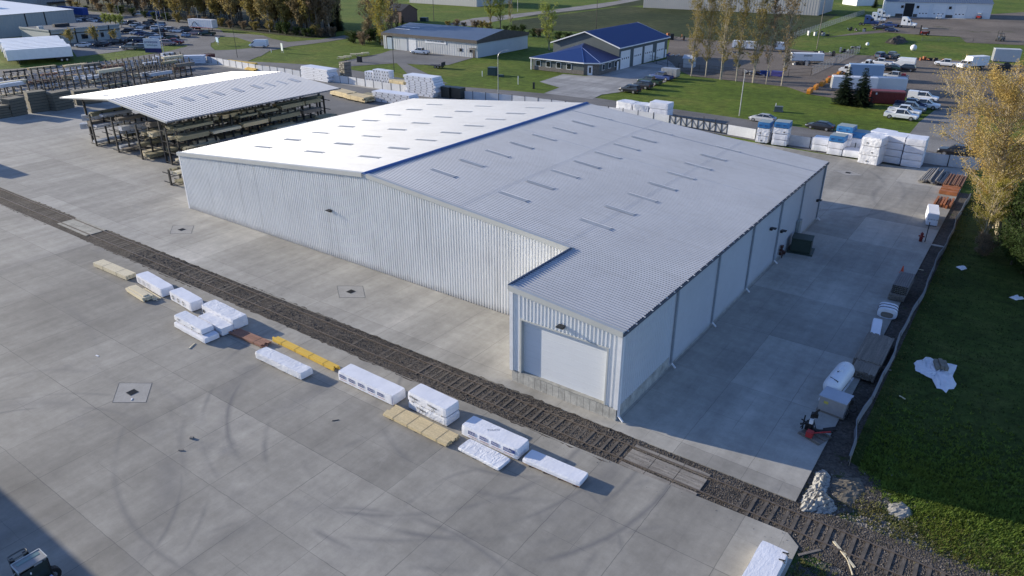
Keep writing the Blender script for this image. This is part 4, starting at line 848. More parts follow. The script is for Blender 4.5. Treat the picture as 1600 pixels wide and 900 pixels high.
def vehicle(kind, col, u, v, head, label, group=None, loc=None, extra=None, tiny=False):
    K = KIND[kind]; pm = paint(col)
    if kind not in PROTO:
        P = {}
        b = MB(); loft(b, K['body'])
        if 'bed' in K:
            x0, x1 = K['bed']; b.b2(x0, x1, -.96, -.84, .42, 1.14); b.b2(x0, x1, .84, .96, .42, 1.14); b.b2(x0, x0+.1, -.84, .84, .45, 1.12); b.b2(x0+.1, x1, -.84, .84, .5, .62)
        P['body'] = b.mesh('body', pm); P['cab'] = loft(MB(), K['cab']).mesh('window', GLASS)
        if K['roof']:
            a, c, z, w_ = K['roof']; b = MB(); b.b2(a, c, -w_, w_, z-.04, z+.015)
            cs = K['cab']
            for s in (-1, 1):
                for i in (0, 2, 3) if len(cs) > 4 else ():
                    p, q = cs[i], cs[i+1]
                    if i == 2: p = (cs[2][0]+.15, cs[2][1], cs[2][1]+.02, cs[2][3], 0, cs[2][3]); q = (cs[2][0]+.15, 0, cs[2][2], 0, 0, cs[2][5])
                    b.tube((p[0], s*(p[5]+.01), p[2]), (q[0], s*(q[5]+.015), q[2]), .035, n=5)
            P['roof'] = b.mesh('roof', pm)
        b = MB(); r = K['wh']; b.tube((0, -.11, 0), (0, .11, 0), r, n=14); P['tyre'] = b.mesh('tyre', TYRE); fixn(P['tyre'])
        b = MB(); b.tube((0, -.125, 0), (0, .125, 0), r*.6, n=10); P['rim'] = b.mesh('rim', RIM); fixn(P['rim'])
        for k_ in ('body', 'cab', 'roof'):
            if k_ in P: fixn(P[k_])
        f = K['body'][-2]; P['hl'] = MB().box(0, 0, -.07, .22, .34, .14).mesh('headlight', LAMP); P['tl'] = MB().box(0, 0, -.08, .06, .22, .18).mesh('tail_light', TAILL); P['bp'] = MB().box(0, 0, -.1, .18, K['W']*.92, .22, 0).mesh('bumper', CHAS)
        b = MB(); b.b2(-.32, .32, -.9, .9, -.34, .0); P['gr'] = MB().box(0, 0, -.12, .05, .9, .2).mesh('grille', CHAS)
        PROTO[kind] = P
    P = PROTO[kind]; x, y = loc if loc else g(u, v, -.1)
    r = root({'sedan': 'parked_car', 'suv': 'parked_car', 'pickup': 'pickup_truck', 'van': 'van'}[kind], label, {'sedan': 'car', 'suv': 'car', 'pickup': 'pickup truck', 'van': 'van'}[kind], (x, y, -.1), R_(head), group)
    def pt(n, me, loc_=(0, 0, 0), pa=None, col_=None):
        o = ob(n, me, pa or r, loc_)
        if col_: o.material_slots[0].link = 'OBJECT'; o.material_slots[0].material = col_
        return o
    body = pt('body', P['body'], col_=pm); pt('window', P['cab'])
    if 'roof' in P: pt('roof', P['roof'], col_=pm)
    for ax in K['ax']:
        for s in (-1, 1): w_ = pt('wheel', P['tyre'], (ax, s*(K['W']/2-.13), K['wh'])); pt('rim', P['rim'], (0, 0, 0), w_)
    if not tiny:
        f = K['body'][-2]; bk = -K['L']/2
        for s in (-1, 1): pt('headlight', P['hl'], (f[0]+.02, s*(f[4]-.14), f[2]-.12)); pt('tail_light', P['tl'], (bk+.0, s*(K['W']/2-.2), .85))
        pt('bumper', P['bp'], (K['L']/2-.05, 0, .45)); pt('bumper', P['bp'], (bk+.03, 0, .45)); pt('grille', P['gr'], (K['L']/2-.03, 0, .72))
    return r
def wheels(r, spots, rad=.5, w_=.26, z=None, nm='wheel'):
    b = MB(); b.tube((0, -w_/2, 0), (0, w_/2, 0), rad, n=14); me = b.mesh('wheel', TYRE); fixn(me); b = MB(); b.tube((0, -w_/2-.01, 0), (0, w_/2+.01, 0), rad*.5, n=10); mr = b.mesh('rim', RIM); fixn(mr)
    for (x, y) in spots: o = ob(nm, me, r, (x, y, z or rad)); ob('rim', mr, o)
def box_trailer(x, y, head, label, L=16.0, W=2.6, hh=2.75, z0=1.25, col=None, group=None, name='box_trailer', wh=True, rail=True, text=None, axle=-5.6):
    r = root(name, label, 'trailer', (x, y, -.1), R_(head), group); m = col or WHITE
    b = MB(); b.b2(-L/2, L/2, -W/2, W/2, z0, z0+hh); part('body', b, m, r)
    b = MB()
    for s in (-1, 1):
        for k in range(int(L/1.2)): b.box(-L/2+.6+k*1.2, s*(W/2+.012), z0+.1, .05, .024, hh-.2)
    part('side_post', b, m, r)
    b = MB(); b.b2(-L/2-.02, L/2+.02, -W/2-.03, W/2+.03, z0-.08, z0+.08); part('side_rail', b, CHAS, r)
    b = MB(); b.b2(-L/2-.03, -L/2, -W/2+.1, -.02, z0+.1, z0+hh-.1); part('door', b, GALV, r); b = MB(); b.b2(-L/2-.03, -L/2, .02, W/2-.1, z0+.1, z0+hh-.1); part('door', b, GALV, r)
    if wh:
        b = MB(); b.b2(-L/2+.8, -L/2+4.2, -.5, .5, .5, z0-.08); b.b2(-L/2+.05, -L/2+.15, -W/2+.2, W/2-.2, .5, .65); part('underframe', b, CHAS, r)
        for s in (-1, 1):
            part('landing_leg', MB().box(L/2-2.6, s*.8, 0, .14, .14, z0-.08), CHAS, r)
        wheels(r, [(-L/2+a, s*(W/2-.3)) for a in (1.7, 3.0) for s in (-1, 1)], .5, .5)
    return r
# ================================================================== FENCES round the yard
def panel_fence(name, label, cat, pxs, h, m, step=2.6, mp=DARK, post_h=.12, z=-.08, pw=.12, thick=.06, cap=True):
    P = [g(*p) for p in pxs]; r = root(name, label, cat, (P[0][0], P[0][1], z)); X0, Y0 = P[0]
    pme = None; cnt = 0
    for (a, c) in zip(P, P[1:]):
        l = math.hypot(c[0]-a[0], c[1]-a[1]); n = max(1, round(l/step)); an = math.atan2(c[1]-a[1], c[0]-a[0])
        for k in range(n):
            t = (k+.5)/n; x, y = a[0]+(c[0]-a[0])*t-X0, a[1]+(c[1]-a[1])*t-Y0; cnt += 1
            part('panel', MB().box(x, y, 0.02, l/n-pw, thick, h*random.uniform(.97, 1.02), an+random.uniform(-.01, .01)), m, r)
            t = k/n; part('post', MB().box(a[0]+(c[0]-a[0])*t-X0, a[1]+(c[1]-a[1])*t-Y0, 0, pw, pw, h+post_h, an), mp, r)
    return r
FPAN = mat('fence_panel_white', (.62, .63, .65), .6, 0, .12, .4, fine=.06)
panel_fence('panel_fence', 'long white panel fence with dark posts from the far yard corner to the gate', 'fence', [(322, 97), (400, 111), (470, 121), (545, 131), (640, 146), (700, 151.5), (800, 161), (950, 180), (1045, 194)], 1.7, FPAN, 3.0)
panel_fence('panel_fence', 'white panel fence behind the blue and white stacks, right of the gate', 'fence', [(1135, 209), (1180, 217), (1231, 225.5), (1265, 230.5), (1370, 245), (1440, 253.5), (1480, 259), (1530, 265)], 1.7, FPAN, 3.6)
panel_fence('panel_fence', 'pale panel fence behind the long outdoor lumber racks at the left edge', 'fence', [(0, 134), (100, 119), (200, 106), (300, 96), (318, 95.5)], 1.8, FPAN, 3.0)
gx = [g(1045, 194), g(1135, 209)]; gl = math.hypot(gx[1][0]-gx[0][0], gx[1][1]-gx[0][1]); ga = math.atan2(gx[1][1]-gx[0][1], gx[1][0]-gx[0][0])
r = root('slide_gate', 'dark framed sliding gate with diagonal braces between the two white panel fences', 'gate', (*gx[0], -.05), ga)
n = 10
for k in range(n+1): part('upright', MB().box(gl*k/n, 0, 0, .08, .08, 1.7 if k not in (6, 8) else 2.4), DARK, r)
part('rail', MB().b2(0, gl, -.04, .04, .1, .2), DARK, r); part('rail', MB().b2(0, gl, -.04, .04, 1.6, 1.7), DARK, r)
for k in range(n):
    b = MB(); b.tube((gl*k/n, 0, .15 if k % 2 else 1.65), (gl*(k+1)/n, 0, 1.65 if k % 2 else .15), .03, n=5); part('brace', b, DARK, r)
part('infill', MB().b2(0, gl, .05, .07, .1, 1.6), mat('mesh_pale', (.45, .46, .48), .7), r)

# ================================================================== STACKS by the fence
def face_stack(u0, v0, u1, v1, dep, hs, cols, label, marks=None, seed=0, ov=.0, group='stacks of wrapped bundles by the road fence', each=None):
    """u0..u1: bottom corners of the near face; dep: depth away from the camera; hs: bundle heights"""
    ax, ay = g(u0, v0); bx, by = g(u1, v1); l = math.hypot(bx-ax, by-ay); a = math.atan2(by-ay, bx-ax); z = .0
    cx, cy = (ax+bx)/2-math.sin(a)*dep/2, (ay+by)/2+math.cos(a)*dep/2; rnd = random.Random(seed+int(u0))
    for i, (h, c) in enumerate(zip(hs, cols)):
        lv = ['bottom', 'second', 'third', 'fourth', 'fifth'][i] if i < len(hs)-1 or len(hs) == 1 else 'top'
        lab = (each[i] if each else f'{lv} bundle of {label}')
        r = root('lumber_bundle', lab, 'lumber bundle', (cx+rnd.uniform(-ov, ov), cy+rnd.uniform(-ov, ov)*.5, z), a+rnd.uniform(-.01, .01), group)
        m = {'w': WRAP, 'c': WRAPC, 'b': WRAPB, 'g': WRAPG}[c]
        part('wrapping', soft_box(l, dep, h-.07, .05 if c == 'c' else .02, .35, seed+i, .02, .06), m, r)
        part('bearer', MB().b2(-l*.4, -l*.36, -dep/2+.02, dep/2-.02, 0, .07), WOODG, r); part('bearer', MB().b2(l*.36, l*.4, -dep/2+.02, dep/2-.02, 0, .07), WOODG, r)
        if c == 'b':
            part('top_cover', MB().box(0, 0, h+.0, l*.98, dep*.98, .012), mat('cover_pale', (.30, .36, .36), .6, 0, .1), r)
            b = MB()
            for q in (-.25, .22): b.box(q*l, -dep/2-.035, h*.45, .5, .005, .12); b.box(q*l-.15, -dep/2-.036, h*.3, .12, .005, .3)
            part('printed_mark', b, mat('print_navy', (.015, .06, .2), .6), r)
        if marks == 'g' or c == 'c':
            part('dark_hole', MB().box(rnd.uniform(-.3, .3)*l, -dep/2-.04, h*.3, .22, .01, .16), BLACK, r)
        z += h
h_ = lambda u, v, vt: 0
face_stack(1180, 222, 1198.5, 224.5, 2.4, [1.15, 1.25, 1.0], 'ccb', 'the tall stack topped blue beside the slatted gate')
face_stack(1204.5, 226, 1228, 229, 2.4, [.95, .95, .95, .95], 'wwcb', 'the blue topped stack second right of the slatted gate')
face_stack(1266.5, 234.5, 1291, 238, 2.4, [1.0, 1.0], 'ww', 'the low white pair left of the double blue stack', ov=.05)
face_stack(1291, 240.5, 1314, 244, 2.4, [1.0, 1.0, 1.0], 'wwb', 'the stack with the nearer blue cover')
ax, ay = g(1297, 238)
face_stack(1300, 236, 1325, 240, 2.4, [1.05, 1.05, 1.05, .95], 'wwwb', 'the stack with the higher blue cover behind the nearer blue one')
face_stack(1315, 244, 1342, 248, 2.4, [1.05], 'w', '', each=['single low white bundle in front of the torn dark gap'])
face_stack(1322, 238, 1352, 243, 2.2, [1.2, 1.2, 1.0], 'wwb', 'the blue topped stack behind the single low white bundle')
face_stack(1339, 254, 1369, 259.5, 4.0, [1.35, 1.35, 1.3], 'ccc', 'the heavily creased white stack nearest the camera', seed=3)
face_stack(1352, 240, 1385, 246, 3.0, [1.2, 1.2, 1.2], 'www', 'the white stack behind the heavily creased one')
face_stack(1374, 252.5, 1405, 257.5, 3.2, [1.05, 1.05, 1.05, .95], 'wwww', 'the white stack with a dark hole, second from the right', seed=4)
face_stack(1406, 259, 1437, 263.5, 3.2, [1.05, 1.05, 1.05, 1.0], 'wwww', 'the rightmost white four-high stack', seed=5)
face_stack(1013, 181, 1042, 185, 2.6, [1.5, 1.2], 'ww', 'the white pair rising beyond the rear roof edge', seed=6)
face_stack(988, 178, 1012, 181, 3.0, [1.9], 'c', '', each=['loosely wrapped white bundle beyond the roof edge, left of the pair'])
face_stack(962, 173, 985, 177, 3.0, [1.9], 'c', '', each=['low white bundle beyond the roof edge, farthest left of three'])
# spotted white engineered-lumber stacks
def spotted(u0, v0, u1, v1, dep, n, h, label, shift=(0,), seed=0, dots=6):
    ax, ay = g(u0, v0); bx, by = g(u1, v1); l = math.hypot(bx-ax, by-ay); a = math.atan2(by-ay, bx-ax)
    cx, cy = (ax+bx)/2-math.sin(a)*dep/2, (ay+by)/2+math.cos(a)*dep/2; rnd = random.Random(seed)
    for i in range(n):
        s = shift[i % len(shift)]; lv = ['bottom', 'second', 'third', 'fourth', 'fifth', 'sixth', 'seventh', 'eighth'][i] if i < n-1 else 'top'
        r = root('lumber_bundle', f'{lv} layer of {label}', 'lumber bundle', (cx+s*math.cos(a), cy+s*math.sin(a), i*h), a, 'dotted white wrapped bundles in the rear yard')
        part('wrapping', MB().b2(-l/2, l/2, -dep/2, dep/2, .05, h), WRAP, r); part('bearer', MB().b2(-l*.4, l*.4, -dep/2+.1, dep/2-.1, 0, .05), BLACK, r)
        b = MB()
        for k in range(dots): b.box(-l/2+(k+.5+.25*(i % 2))*l/dots, -dep/2-.01, h*.35, .28, .01, h*.42)
        part('printed_mark', b, mat('print_ink', (.12, .12, .13), .6), r)
spotted(631, 147, 676, 153, 3.2, 8, .52, 'the tall leaning dotted white stack behind the roof corner', (0, .3, .9, .6, .9, .5, .4, .1), 1, 5)
spotted(582, 158, 640, 166, 2.8, 4, .52, 'the low dotted white stack just left of the roof corner', (0, .4, .2, 0), 2, 6)
for (u0, v0, u1, v1, n, lb) in ((571, 131, 583, 132.5, 4, 'the shortest of three dotted square stacks'), (584, 133, 596, 134.5, 5, 'the middle of three dotted square stacks'), (597, 135, 608.5, 136.5, 5, 'the right one of three dotted square stacks')):
    spotted(u0, v0, u1, v1, 1.8, n, .72, lb, (0,), 3, 3)
spotted(471, 122, 512, 129, 3.0, 7, .42, 'the long white stack by the road fence beyond the open shed', (0, .4, 0, .5, .2, 0, .3), 6, 1)
spotted(240, 101, 321, 99, 2.0, 3, .7, 'the long bluish white stack in the far yard corner', (0,), 9, 1)
plank_pile((608, 138), (630, 142), 2.6, 1.9, 'pale yellow open lumber stack between the dotted white stacks', WOODY, 5, 4, .3, 50, group='open lumber stacks in the rear yard')
plank_pile((516, 149), (543, 156), 2.6, 1.0, 'yellow lumber pile beyond the shed corner, left one', WOODY, 5, 3, .3, 51, group='open lumber stacks in the rear yard', z0=.3)
plank_pile((540, 156), (568, 162), 2.8, .9, 'yellow lumber pile beyond the shed corner, right one', WOODY, 5, 3, .5, 52, group='open lumber stacks in the rear yard', z0=.3)
plank_pile((560, 152), (583, 158), 2.8, .6, 'greenish lumber pile behind the yellow pile beyond the shed', WOODT, 5, 3, .5, 56, group='open lumber stacks in the rear yard')
plank_pile((337, 100), (386, 106), 4.5, .6, 'long yellow beams lying along the road fence, left group', WOODO, 6, 2, 1.5, 53, group='open lumber stacks in the rear yard')
plank_pile((405, 108), (453, 115), 1.4, .7, 'long yellow beams lying along the road fence, right group', WOODO, 3, 2, 1.0, 54, group='open lumber stacks in the rear yard')
plank_pile((383, 109), (400, 112), 1.6, .6, 'short yellow beams between the two long groups by the fence', WOODO, 4, 2, .8, 55, group='open lumber stacks in the rear yard')
# tall dark ended stack and dark crates by the fence
def dark_stack(u, v, w_, d_, n, h, label, c=1):
    x, y = g(u, v)
    for i in range(n):
        lv = ['bottom', 'second', 'third', 'fourth', 'fifth'][i] if i < n-1 or n == 1 else 'top'
        r = root('lumber_stack', f'{lv} tier of {label}' if n > 1 else label, 'lumber stack', (x+w_/2, y+d_/2, i*h), random.uniform(-.02, .02), 'dark stacks by the road fence')
        b = MB(); b.b2(-w_/2, w_/2, -d_/2, d_/2, .1, h); part('boards', b, WOODG if c else mat('cover_dark', (.03, .03, .03), .6), r)
        for k in range(3):
            for q in range(2): part('board_end', MB().b2(-w_/2+(k+.15)*w_/3, -w_/2+(k+.8)*w_/3, -d_/2-.02, -d_/2, .14+q*h*.42, .10+(q+1)*h*.42-.04), WOODT if (k+q+i) % 2 else WOODC, r)
dark_stack(532, 125, 1.8, 2.2, 5, .85, 'the dark stack with pale board ends by the road fence')
dark_stack(546, 129, 1.7, 1.6, 1, .7, 'low dark board pile right of the tall dark stack', 1); dark_stack(557, 130, 1.8, 1.6, 1, .9, 'mottled board pile left of the three dotted square stacks', 1)
for (u, v, l, lb) in ((689, 152, 2.4, 'black sheeted crate by the fence behind the roof, left one'), (704, 153.5, 2.8, 'black sheeted crate by the fence behind the roof, right one')):
    x, y = g(u, v); thing('crate', MB().box(l/2, .9, .05, l-.15, 1.8, 2.2).box(l/2, .9, 0, l-.3, 1.6, .05).box(l/2, .9, 2.25, l-.05, 1.9, .05), mat('crate_black', (.03, .035, .03), .5, 0, .2), lb, 'crate', (x, y, 0))
# grey-brown stacks at the left edge in front of the racks
def flat_stack(u0, v0, u1, v1, dep, h, label, n=6):
    ax, ay = g(u0, v0); bx, by = g(u1, v1); l = math.hypot(bx-ax, by-ay); a = math.atan2(by-ay, bx-ax)
    r = root('board_stack', label, 'lumber stack', ((ax+bx)/2-math.sin(a)*dep/2, (ay+by)/2+math.cos(a)*dep/2, 0), a, 'tall grey brown stacks left of the open shed')
    for k in range(n):
        z = k*h/n; s = random.uniform(-.12, .12); part('layer', MB().b2(-l/2+s, l/2+s, -dep/2, dep/2, z+.09, z+h/n), mat('stack_brown', (.15, .135, .10), .9, 0, .2, 1, fine=.25, stretch=(.3, 4, 8)), r)
        part('spacer', MB().b2(-l/2+.1, l/2-.1, -dep/2+.1, dep/2-.1, z, z+.09), CHAS, r)
        for q in range(2): part('board_end', MB().b2(l/2+s, l/2+s+.03, -dep/2+.1+q*dep/2, -dep/2+dep/2*.8+q*dep/2, z+.12, z+h/n-.04), WOODC, r)
flat_stack(-16, 188, 19, 183, 2.4, 2.3, 'grey brown board stack cut by the left edge of the picture', 5)
flat_stack(21, 183, 45, 178, 2.4, 3.3, 'tall grey brown board stack second from the left edge'); flat_stack(50, 177, 79, 173, 2.4, 3.9, 'tallest grey brown board stack, just right of the second one', 7)
flat_stack(88, 174, 117, 168, 2.4, 3.5, 'grey brown board stack partly behind the tip of the shed roof', 6); flat_stack(120, 165, 160, 160, 2.4, 2.8, 'grey brown board stack mostly hidden by the tip of the shed roof', 5)

# ================================================================== CANTILEVER RACKS
UP = MB(); UP.box(0, 0, 0, .2, .28, 1.0); UP = UP.mesh('upright', DARK); fixn(UP)
ARM = MB(); ARM.box(0, 0, 0, .10, 1.0, .12); ARM = ARM.mesh('arm', DARK); fixn(ARM)
def rack(P0, P1, n, h, label, levels=3, arm=1.5, sides=(-1, 1), fill=.6, seed=0, group='cantilever lumber racks', mats=None, hvar=False, z=0):
    """row of uprights from P0 to P1 with arms on both sides; bundles lie on the arms as things of their own"""
    rnd = random.Random(seed); l = math.hypot(P1[0]-P0[0], P1[1]-P0[1]); a = math.atan2(P1[1]-P0[1], P1[0]-P0[0])
    r = root('cantilever_rack', label, 'rack', (P0[0], P0[1], z), a, group)
    for k in range(n):
        o = ob('upright', UP, r, (l*k/(n-1), 0, 0)); o.scale = (1, 1, h); 
        for s in sides:
            for q in range(levels):
                m_ = ob('arm', ARM, o, (0, s*(arm/2+.1), (.25+q*(h-.9)/max(1, levels-1))/h)); m_.scale = (1, arm, 1/h)
    part('brace', MB().b2(0, l, -.03, .03, h*.5, h*.5+.08), DARK, r); part('brace', MB().b2(0, l, -.03, .03, .15, .25), DARK, r)
    mats = mats or [WOODT, WOODC, WOODG, WRAPG, WOODY]
    out = []
    for s in sides:
        for q in range(levels):
            zz = .25+q*(h-.9)/max(1, levels-1)+.13; x = rnd.uniform(0, 1.5)
            while x < l-2.2:
                bl = rnd.uniform(3.2, 6.2); bl = min(bl, l-x+.3)
                if rnd.random() < fill:
                    ca, sa = math.cos(a), math.sin(a); yy = s*(arm/2+.15)
                    cx, cy = P0[0]+(x+bl/2)*ca-yy*sa, P0[1]+(x+bl/2)*sa+yy*ca
                    out.append((cx, cy, z+zz, a, bl, arm*rnd.uniform(.65, .95), rnd.uniform(.3, .7), rnd.choice(mats), q, s))
                x += bl+rnd.uniform(.2, .8)
    return r, out
COLN = {'treated_lumber': 'greenish', 'pale_lumber': 'cream', 'weathered_lumber': 'weathered grey', 'wrap_grey': 'grey wrapped', 'fresh_lumber': 'yellowish', 'yellow_beam': 'bright yellow', 'wrap_white': 'white wrapped', 'red_lumber': 'reddish'}
def rack_load(out, where, gname):
    for (cx, cy, z, a, bl, bw, bh, m, q, s) in out:
        cn = COLN.get(m.name.split('.')[0], 'plain'); b = MB(); nl = max(1, int(bh/.16)); nw = 3
        if 'wrap' in m.name: b.b2(-bl/2, bl/2, -bw/2, bw/2, 0, bh)
        else:
            for i in range(nl):
                for k in range(nw):
                    o_ = random.uniform(-.12, .12); b.box(o_, (k+.5-nw/2)*bw/nw, i*bh/nl, bl, bw/nw-.03, bh/nl-.02)
        lab = f'{cn} lumber lying on a {["bottom", "middle", "upper", "top"][min(q, 3)]} arm of {where}'
        thing('lumber_bundle', b, m, lab, 'lumber bundle', (cx, cy, z), a, f'{cn} lumber on the {["bottom", "middle", "upper", "top"][min(q, 3)]} arms of {gname}')
# racks under the shed: long rows along y, front rows visible on the right side and at the front end
mt1 = [WOODT, WOODT, WOODG, WOODY, WOODC]
for i, (x, y0, y1, n, h, lb, fl, sd) in enumerate(((-98.2, 54.5, 84, 20, 3.3, 'long cantilever rack in the open just right of the shed posts', .7, 1), (-103.6, 56, 86, 20, 5.6, 'long cantilever rack along the right posts under the shed', .65, 2), (-110, 55, 86, 18, 5.4, 'long cantilever rack in the middle of the shed', .5, 3), (-117, 55, 86, 18, 5.6, 'long cantilever rack under the ridge of the shed', .5, 4), (-124, 55, 86, 16, 5.2, 'long cantilever rack under the left half of the shed', .5, 5))):
    r, out = rack((x, y0), (x, y1), n, h, lb, 3 if h < 4 else 4, 1.5, (-1, 1), fl+.2, sd, mats=mt1 if i < 3 else [WRAPG, WRAPG, WOODT, WOODG])
    rack_load(out, ('the outer right shed rack', 'the right post rack of the shed', 'the mid shed rack', 'the ridge rack of the shed', 'the left shed rack')[i], ('the outer right shed rack', 'the right post rack', 'the mid shed rack', 'the ridge rack', 'the left shed rack')[i])
r, out = rack((-94.2, 50.2), (-94.2, 62), 9, 2.2, 'short low cantilever rack nearest the left corner of the warehouse', 2, 1.5, (-1, 1), .75, 8, mats=[WOODT, WOODC, WOODG]); rack_load(out, 'the low rack by the warehouse corner', 'the low rack by the warehouse corner')
# wrapped bundles on the front ends of the racks (white faces towards the camera)
for i, (u, v, z, L_, lb) in enumerate(((161, 186, 3.6, 7.5, 'white bundle with printed squares high on the front end of the left shed rack'), (158, 199, 1.7, 7.5, 'white bundle with printed squares low on the front end of the left shed rack'), (209, 190, 2.6, 5, 'white bundle on the middle arms at the front of the shed'), (212, 207, 1.3, 6.0, 'white bundle on the low arms at the front of the shed'))):
    x, y = g(u, v, z); r = root('lumber_bundle', lb, 'lumber bundle', (x, y+.8, z), R_(90), 'printed white bundles at the front of the shed')
    r.rotation_euler[2] = R_(60); part('wrapping', MB().b2(-L_/2, L_/2, -.6, .6, 0, .85), WRAPG, r)
    b = MB()
    for k in range(7): b.box(-L_/2+.6+k*(L_-1.2)/6, -.605, .2, .55, .01, .45)
    part('printed_mark', b, mat('print_grey', (.42, .43, .45), .6), r)
# long outdoor racks at the left
def rrow(pa, pb, n, h, lb, gn, sd, fl=.5, lv=3, mm=None):
    r, out = rack(g(*pa), g(*pb), n, h, lb, lv, 1.6, (-1, 1), fl, sd, mats=mm); rack_load(out, gn, gn)
rrow((2, 167), (300, 118), 30, 4.4, 'long dark cantilever rack nearest behind the grey brown stacks, running to the shed', 'the nearest long outdoor rack', 11, .2, 4, [WOODG, WOODC, WOODT, WRAPG])
rrow((-20, 152), (290, 110), 34, 4.2, 'long dark cantilever rack in the middle of the outdoor rack rows', 'the middle long outdoor rack', 12, .22, 4, [WOODG, WOODC, WRAPG, WOODR])
rrow((-20, 140), (285, 102), 34, 3.6, 'long dark cantilever rack nearest the pale fence at the left', 'the farthest long outdoor rack', 13, .4, 3, [WOODG, WRAPG, WOODY, WOODR])

# ================================================================== BUILDINGS beyond the road
GREYW = mat('pale_cladding', (.52, .54, .55), .6, 0, .06, .3); DKROOF = mat('slate_roof', (.10, .13, .18), .45, .2, .1, .3); BROWNF = mat('fascia_brown', (.09, .075, .065), .7, 0, .2, 1)
def V2(a): return Vector((a[0], a[1]))
# chain and cable shop
A, B_, C_ = V2(g(600, 75)), V2(g(746, 90)), V2(g(820, 79.5)); L1 = (B_-A).length; an = math.atan2((B_-A).y, (B_-A).x); D1 = 26.0
cb = root('repair_shop', 'long low shop with a slate blue roof, brown fascia and a white name sign', 'shop', (A.x, A.y, -.1), an)
H1 = 4.9
b = MB(); rib_wall_x(b, 0, L1, 0, 0, H1, -1, .9, .12, .04); part('front_wall', b, mat('shop_white', (.58, .58, .56), .6, 0, .1, .3), cb)
part('side_wall', MB().add([(L1, 0, 0), (L1, D1, 0), (L1, D1, H1), (L1, D1/2, H1+1.7), (L1, 0, H1)], [(0, 1, 2, 3, 4)]).add([(0, 0, 0), (0, 0, H1), (0, D1/2, H1+1.7), (0, D1, H1), (0, D1, 0)], [(0, 1, 2, 3, 4)]).add([(0, D1, 0), (L1, D1, 0), (L1, D1, H1), (0, D1, H1)], [(3, 2, 1, 0)]), mat('shop_grey', (.50, .53, .55), .6, 0, .06, .3), cb)
b = MB(); b.add([(-.4, -.5, H1-.05), (L1+.3, -.5, H1-.05), (L1+.3, D1/2, H1+1.85), (-.4, D1/2, H1+1.85), (-.4, D1+.4, H1-.05), (L1+.3, D1+.4, H1-.05)], [(0, 1, 2, 3), (3, 2, 5, 4)]); part('roof', b, DKROOF, cb)
for (a0, a1, t) in ((.04, .24, 7.0), (.02, .19, 4.6)):
    part('skylight', MB().add([(L1*a0, t, H1+1.95*t/13+.05), (L1*a1, t, H1+1.95*t/13+.05), (L1*a1, t+.5, H1+1.95*(t+.5)/13+.05), (L1*a0, t+.5, H1+1.95*(t+.5)/13+.05)], [(0, 1, 2, 3)]), WHITE, cb)
b = MB(); b.b2(-.4, L1+.32, -.56, -.5, H1-.85, H1+.0); part('fascia', b, BROWNF, cb)
b = MB(); b.add([(L1+.32, -.5, H1-.9), (L1+.32, D1+.4, H1-.9), (L1+.32, D1+.4, H1-.02), (L1+.32, D1/2, H1+1.88), (L1+.32, -.5, H1-.02)], [(0, 1, 2, 3, 4)]); part('gable_fascia', b, BROWNF, cb)
for (x0, x1, z1, m, nm) in ((.035, .105, 3.9, DARK, 'garage_door'), (.20, .27, 4.1, GREYW, 'garage_door'), (.29, .37, 4.3, WHITE, 'garage_door')):
    part('garage_door', MB().b2(L1*x0, L1*x1, -.08, -.05, 0, z1), m, cb)
part('garage_door', MB().b2(L1*.045, L1*.10, -.11, -.085, 0, 3.5), mat('door_bluegrey', (.40, .48, .55), .5), cb)
sg = part('sign_board', MB().b2(L1*.47, L1*.69, -.14, -.05, 2.95, 4.1), mat('sign_white', (.80, .80, .80), .5), cb); txt('lettering', 'DRIVEN CHAIN & CABLE', .62, INKK, sg, (L1*.58, -.16, 3.55), (R_(90), 0, 0), .004, 1.0)
for x in (.80, .90): w_ = part('window', MB().b2(L1*x, L1*x+1.9, -.1, -.05, 1.3, 2.3), GALV, cb); part('pane', MB().b2(L1*x+.95, L1*x+1.85, -.12, -.1, 1.38, 2.22), GLASS, w_)
part('door', MB().b2(L1*.955, L1*.955+.9, -.1, -.05, 0, 2.1), BROWNF, cb); part('canopy', MB().b2(L1*.935, L1*.99, -1.0, -.05, 2.55, 2.65), BROWNF, cb)
# blue roofed shop: garage block and hip roofed office
BR = mat('roof_blue', (.016, .042, .155), .4, .15, .06, .3); SID = mat('siding_green_grey', (.085, .105, .11), .7, 0, .08, .5); STN = mat('stone_veneer', (.16, .145, .13), .85, 0, .4, 3, fine=.3)
G0, G1 = V2(g(966, 108.5)), V2(g(1041, 88.5)); gl = (G1-G0).length; an = math.atan2((G1-G0).y, (G1-G0).x); gw = 20.5; HG = 5.6; RG = 3.3
bs = root('blue_roof_shop', 'dark sided shop with a bright blue gable and hip roof and four white garage doors', 'shop', (G0.x, G0.y, -.1), an)
# local: +x along the door wall away from the camera, -y to the right/outside, +y into the building
b = MB(); b.add([(0, 0, 0), (gl, 0, 0), (gl, 0, HG), (0, 0, HG)], [(0, 1, 2, 3)]); b.add([(0, gw, 0), (gl, gw, 0), (gl, gw, HG), (0, gw, HG)], [(3, 2, 1, 0)])
b.add([(0, 0, 0), (0, 0, HG), (0, gw/2, HG+RG), (0, gw, HG), (0, gw, 0)], [(0, 1, 2, 3, 4)]); b.add([(gl, 0, 0), (gl, 0, HG), (gl, gw/2, HG+RG), (gl, gw, HG), (gl, gw, 0)], [(4, 3, 2, 1, 0)]); part('wall', b, SID, bs)
b = MB(); rib_roof_y(b, -.5, HG-.05, gw/2, HG+RG+.1, -.6, gl+.5, .8, .06, .05); part('roof', b, BR, bs, label='right slope of the blue gable roof'); b = MB(); rib_roof_y(b, gw+.5, HG-.05, gw/2, HG+RG+.1, -.6, gl+.5, .8, .06, .05); part('roof', b, BR, bs)
b = MB()
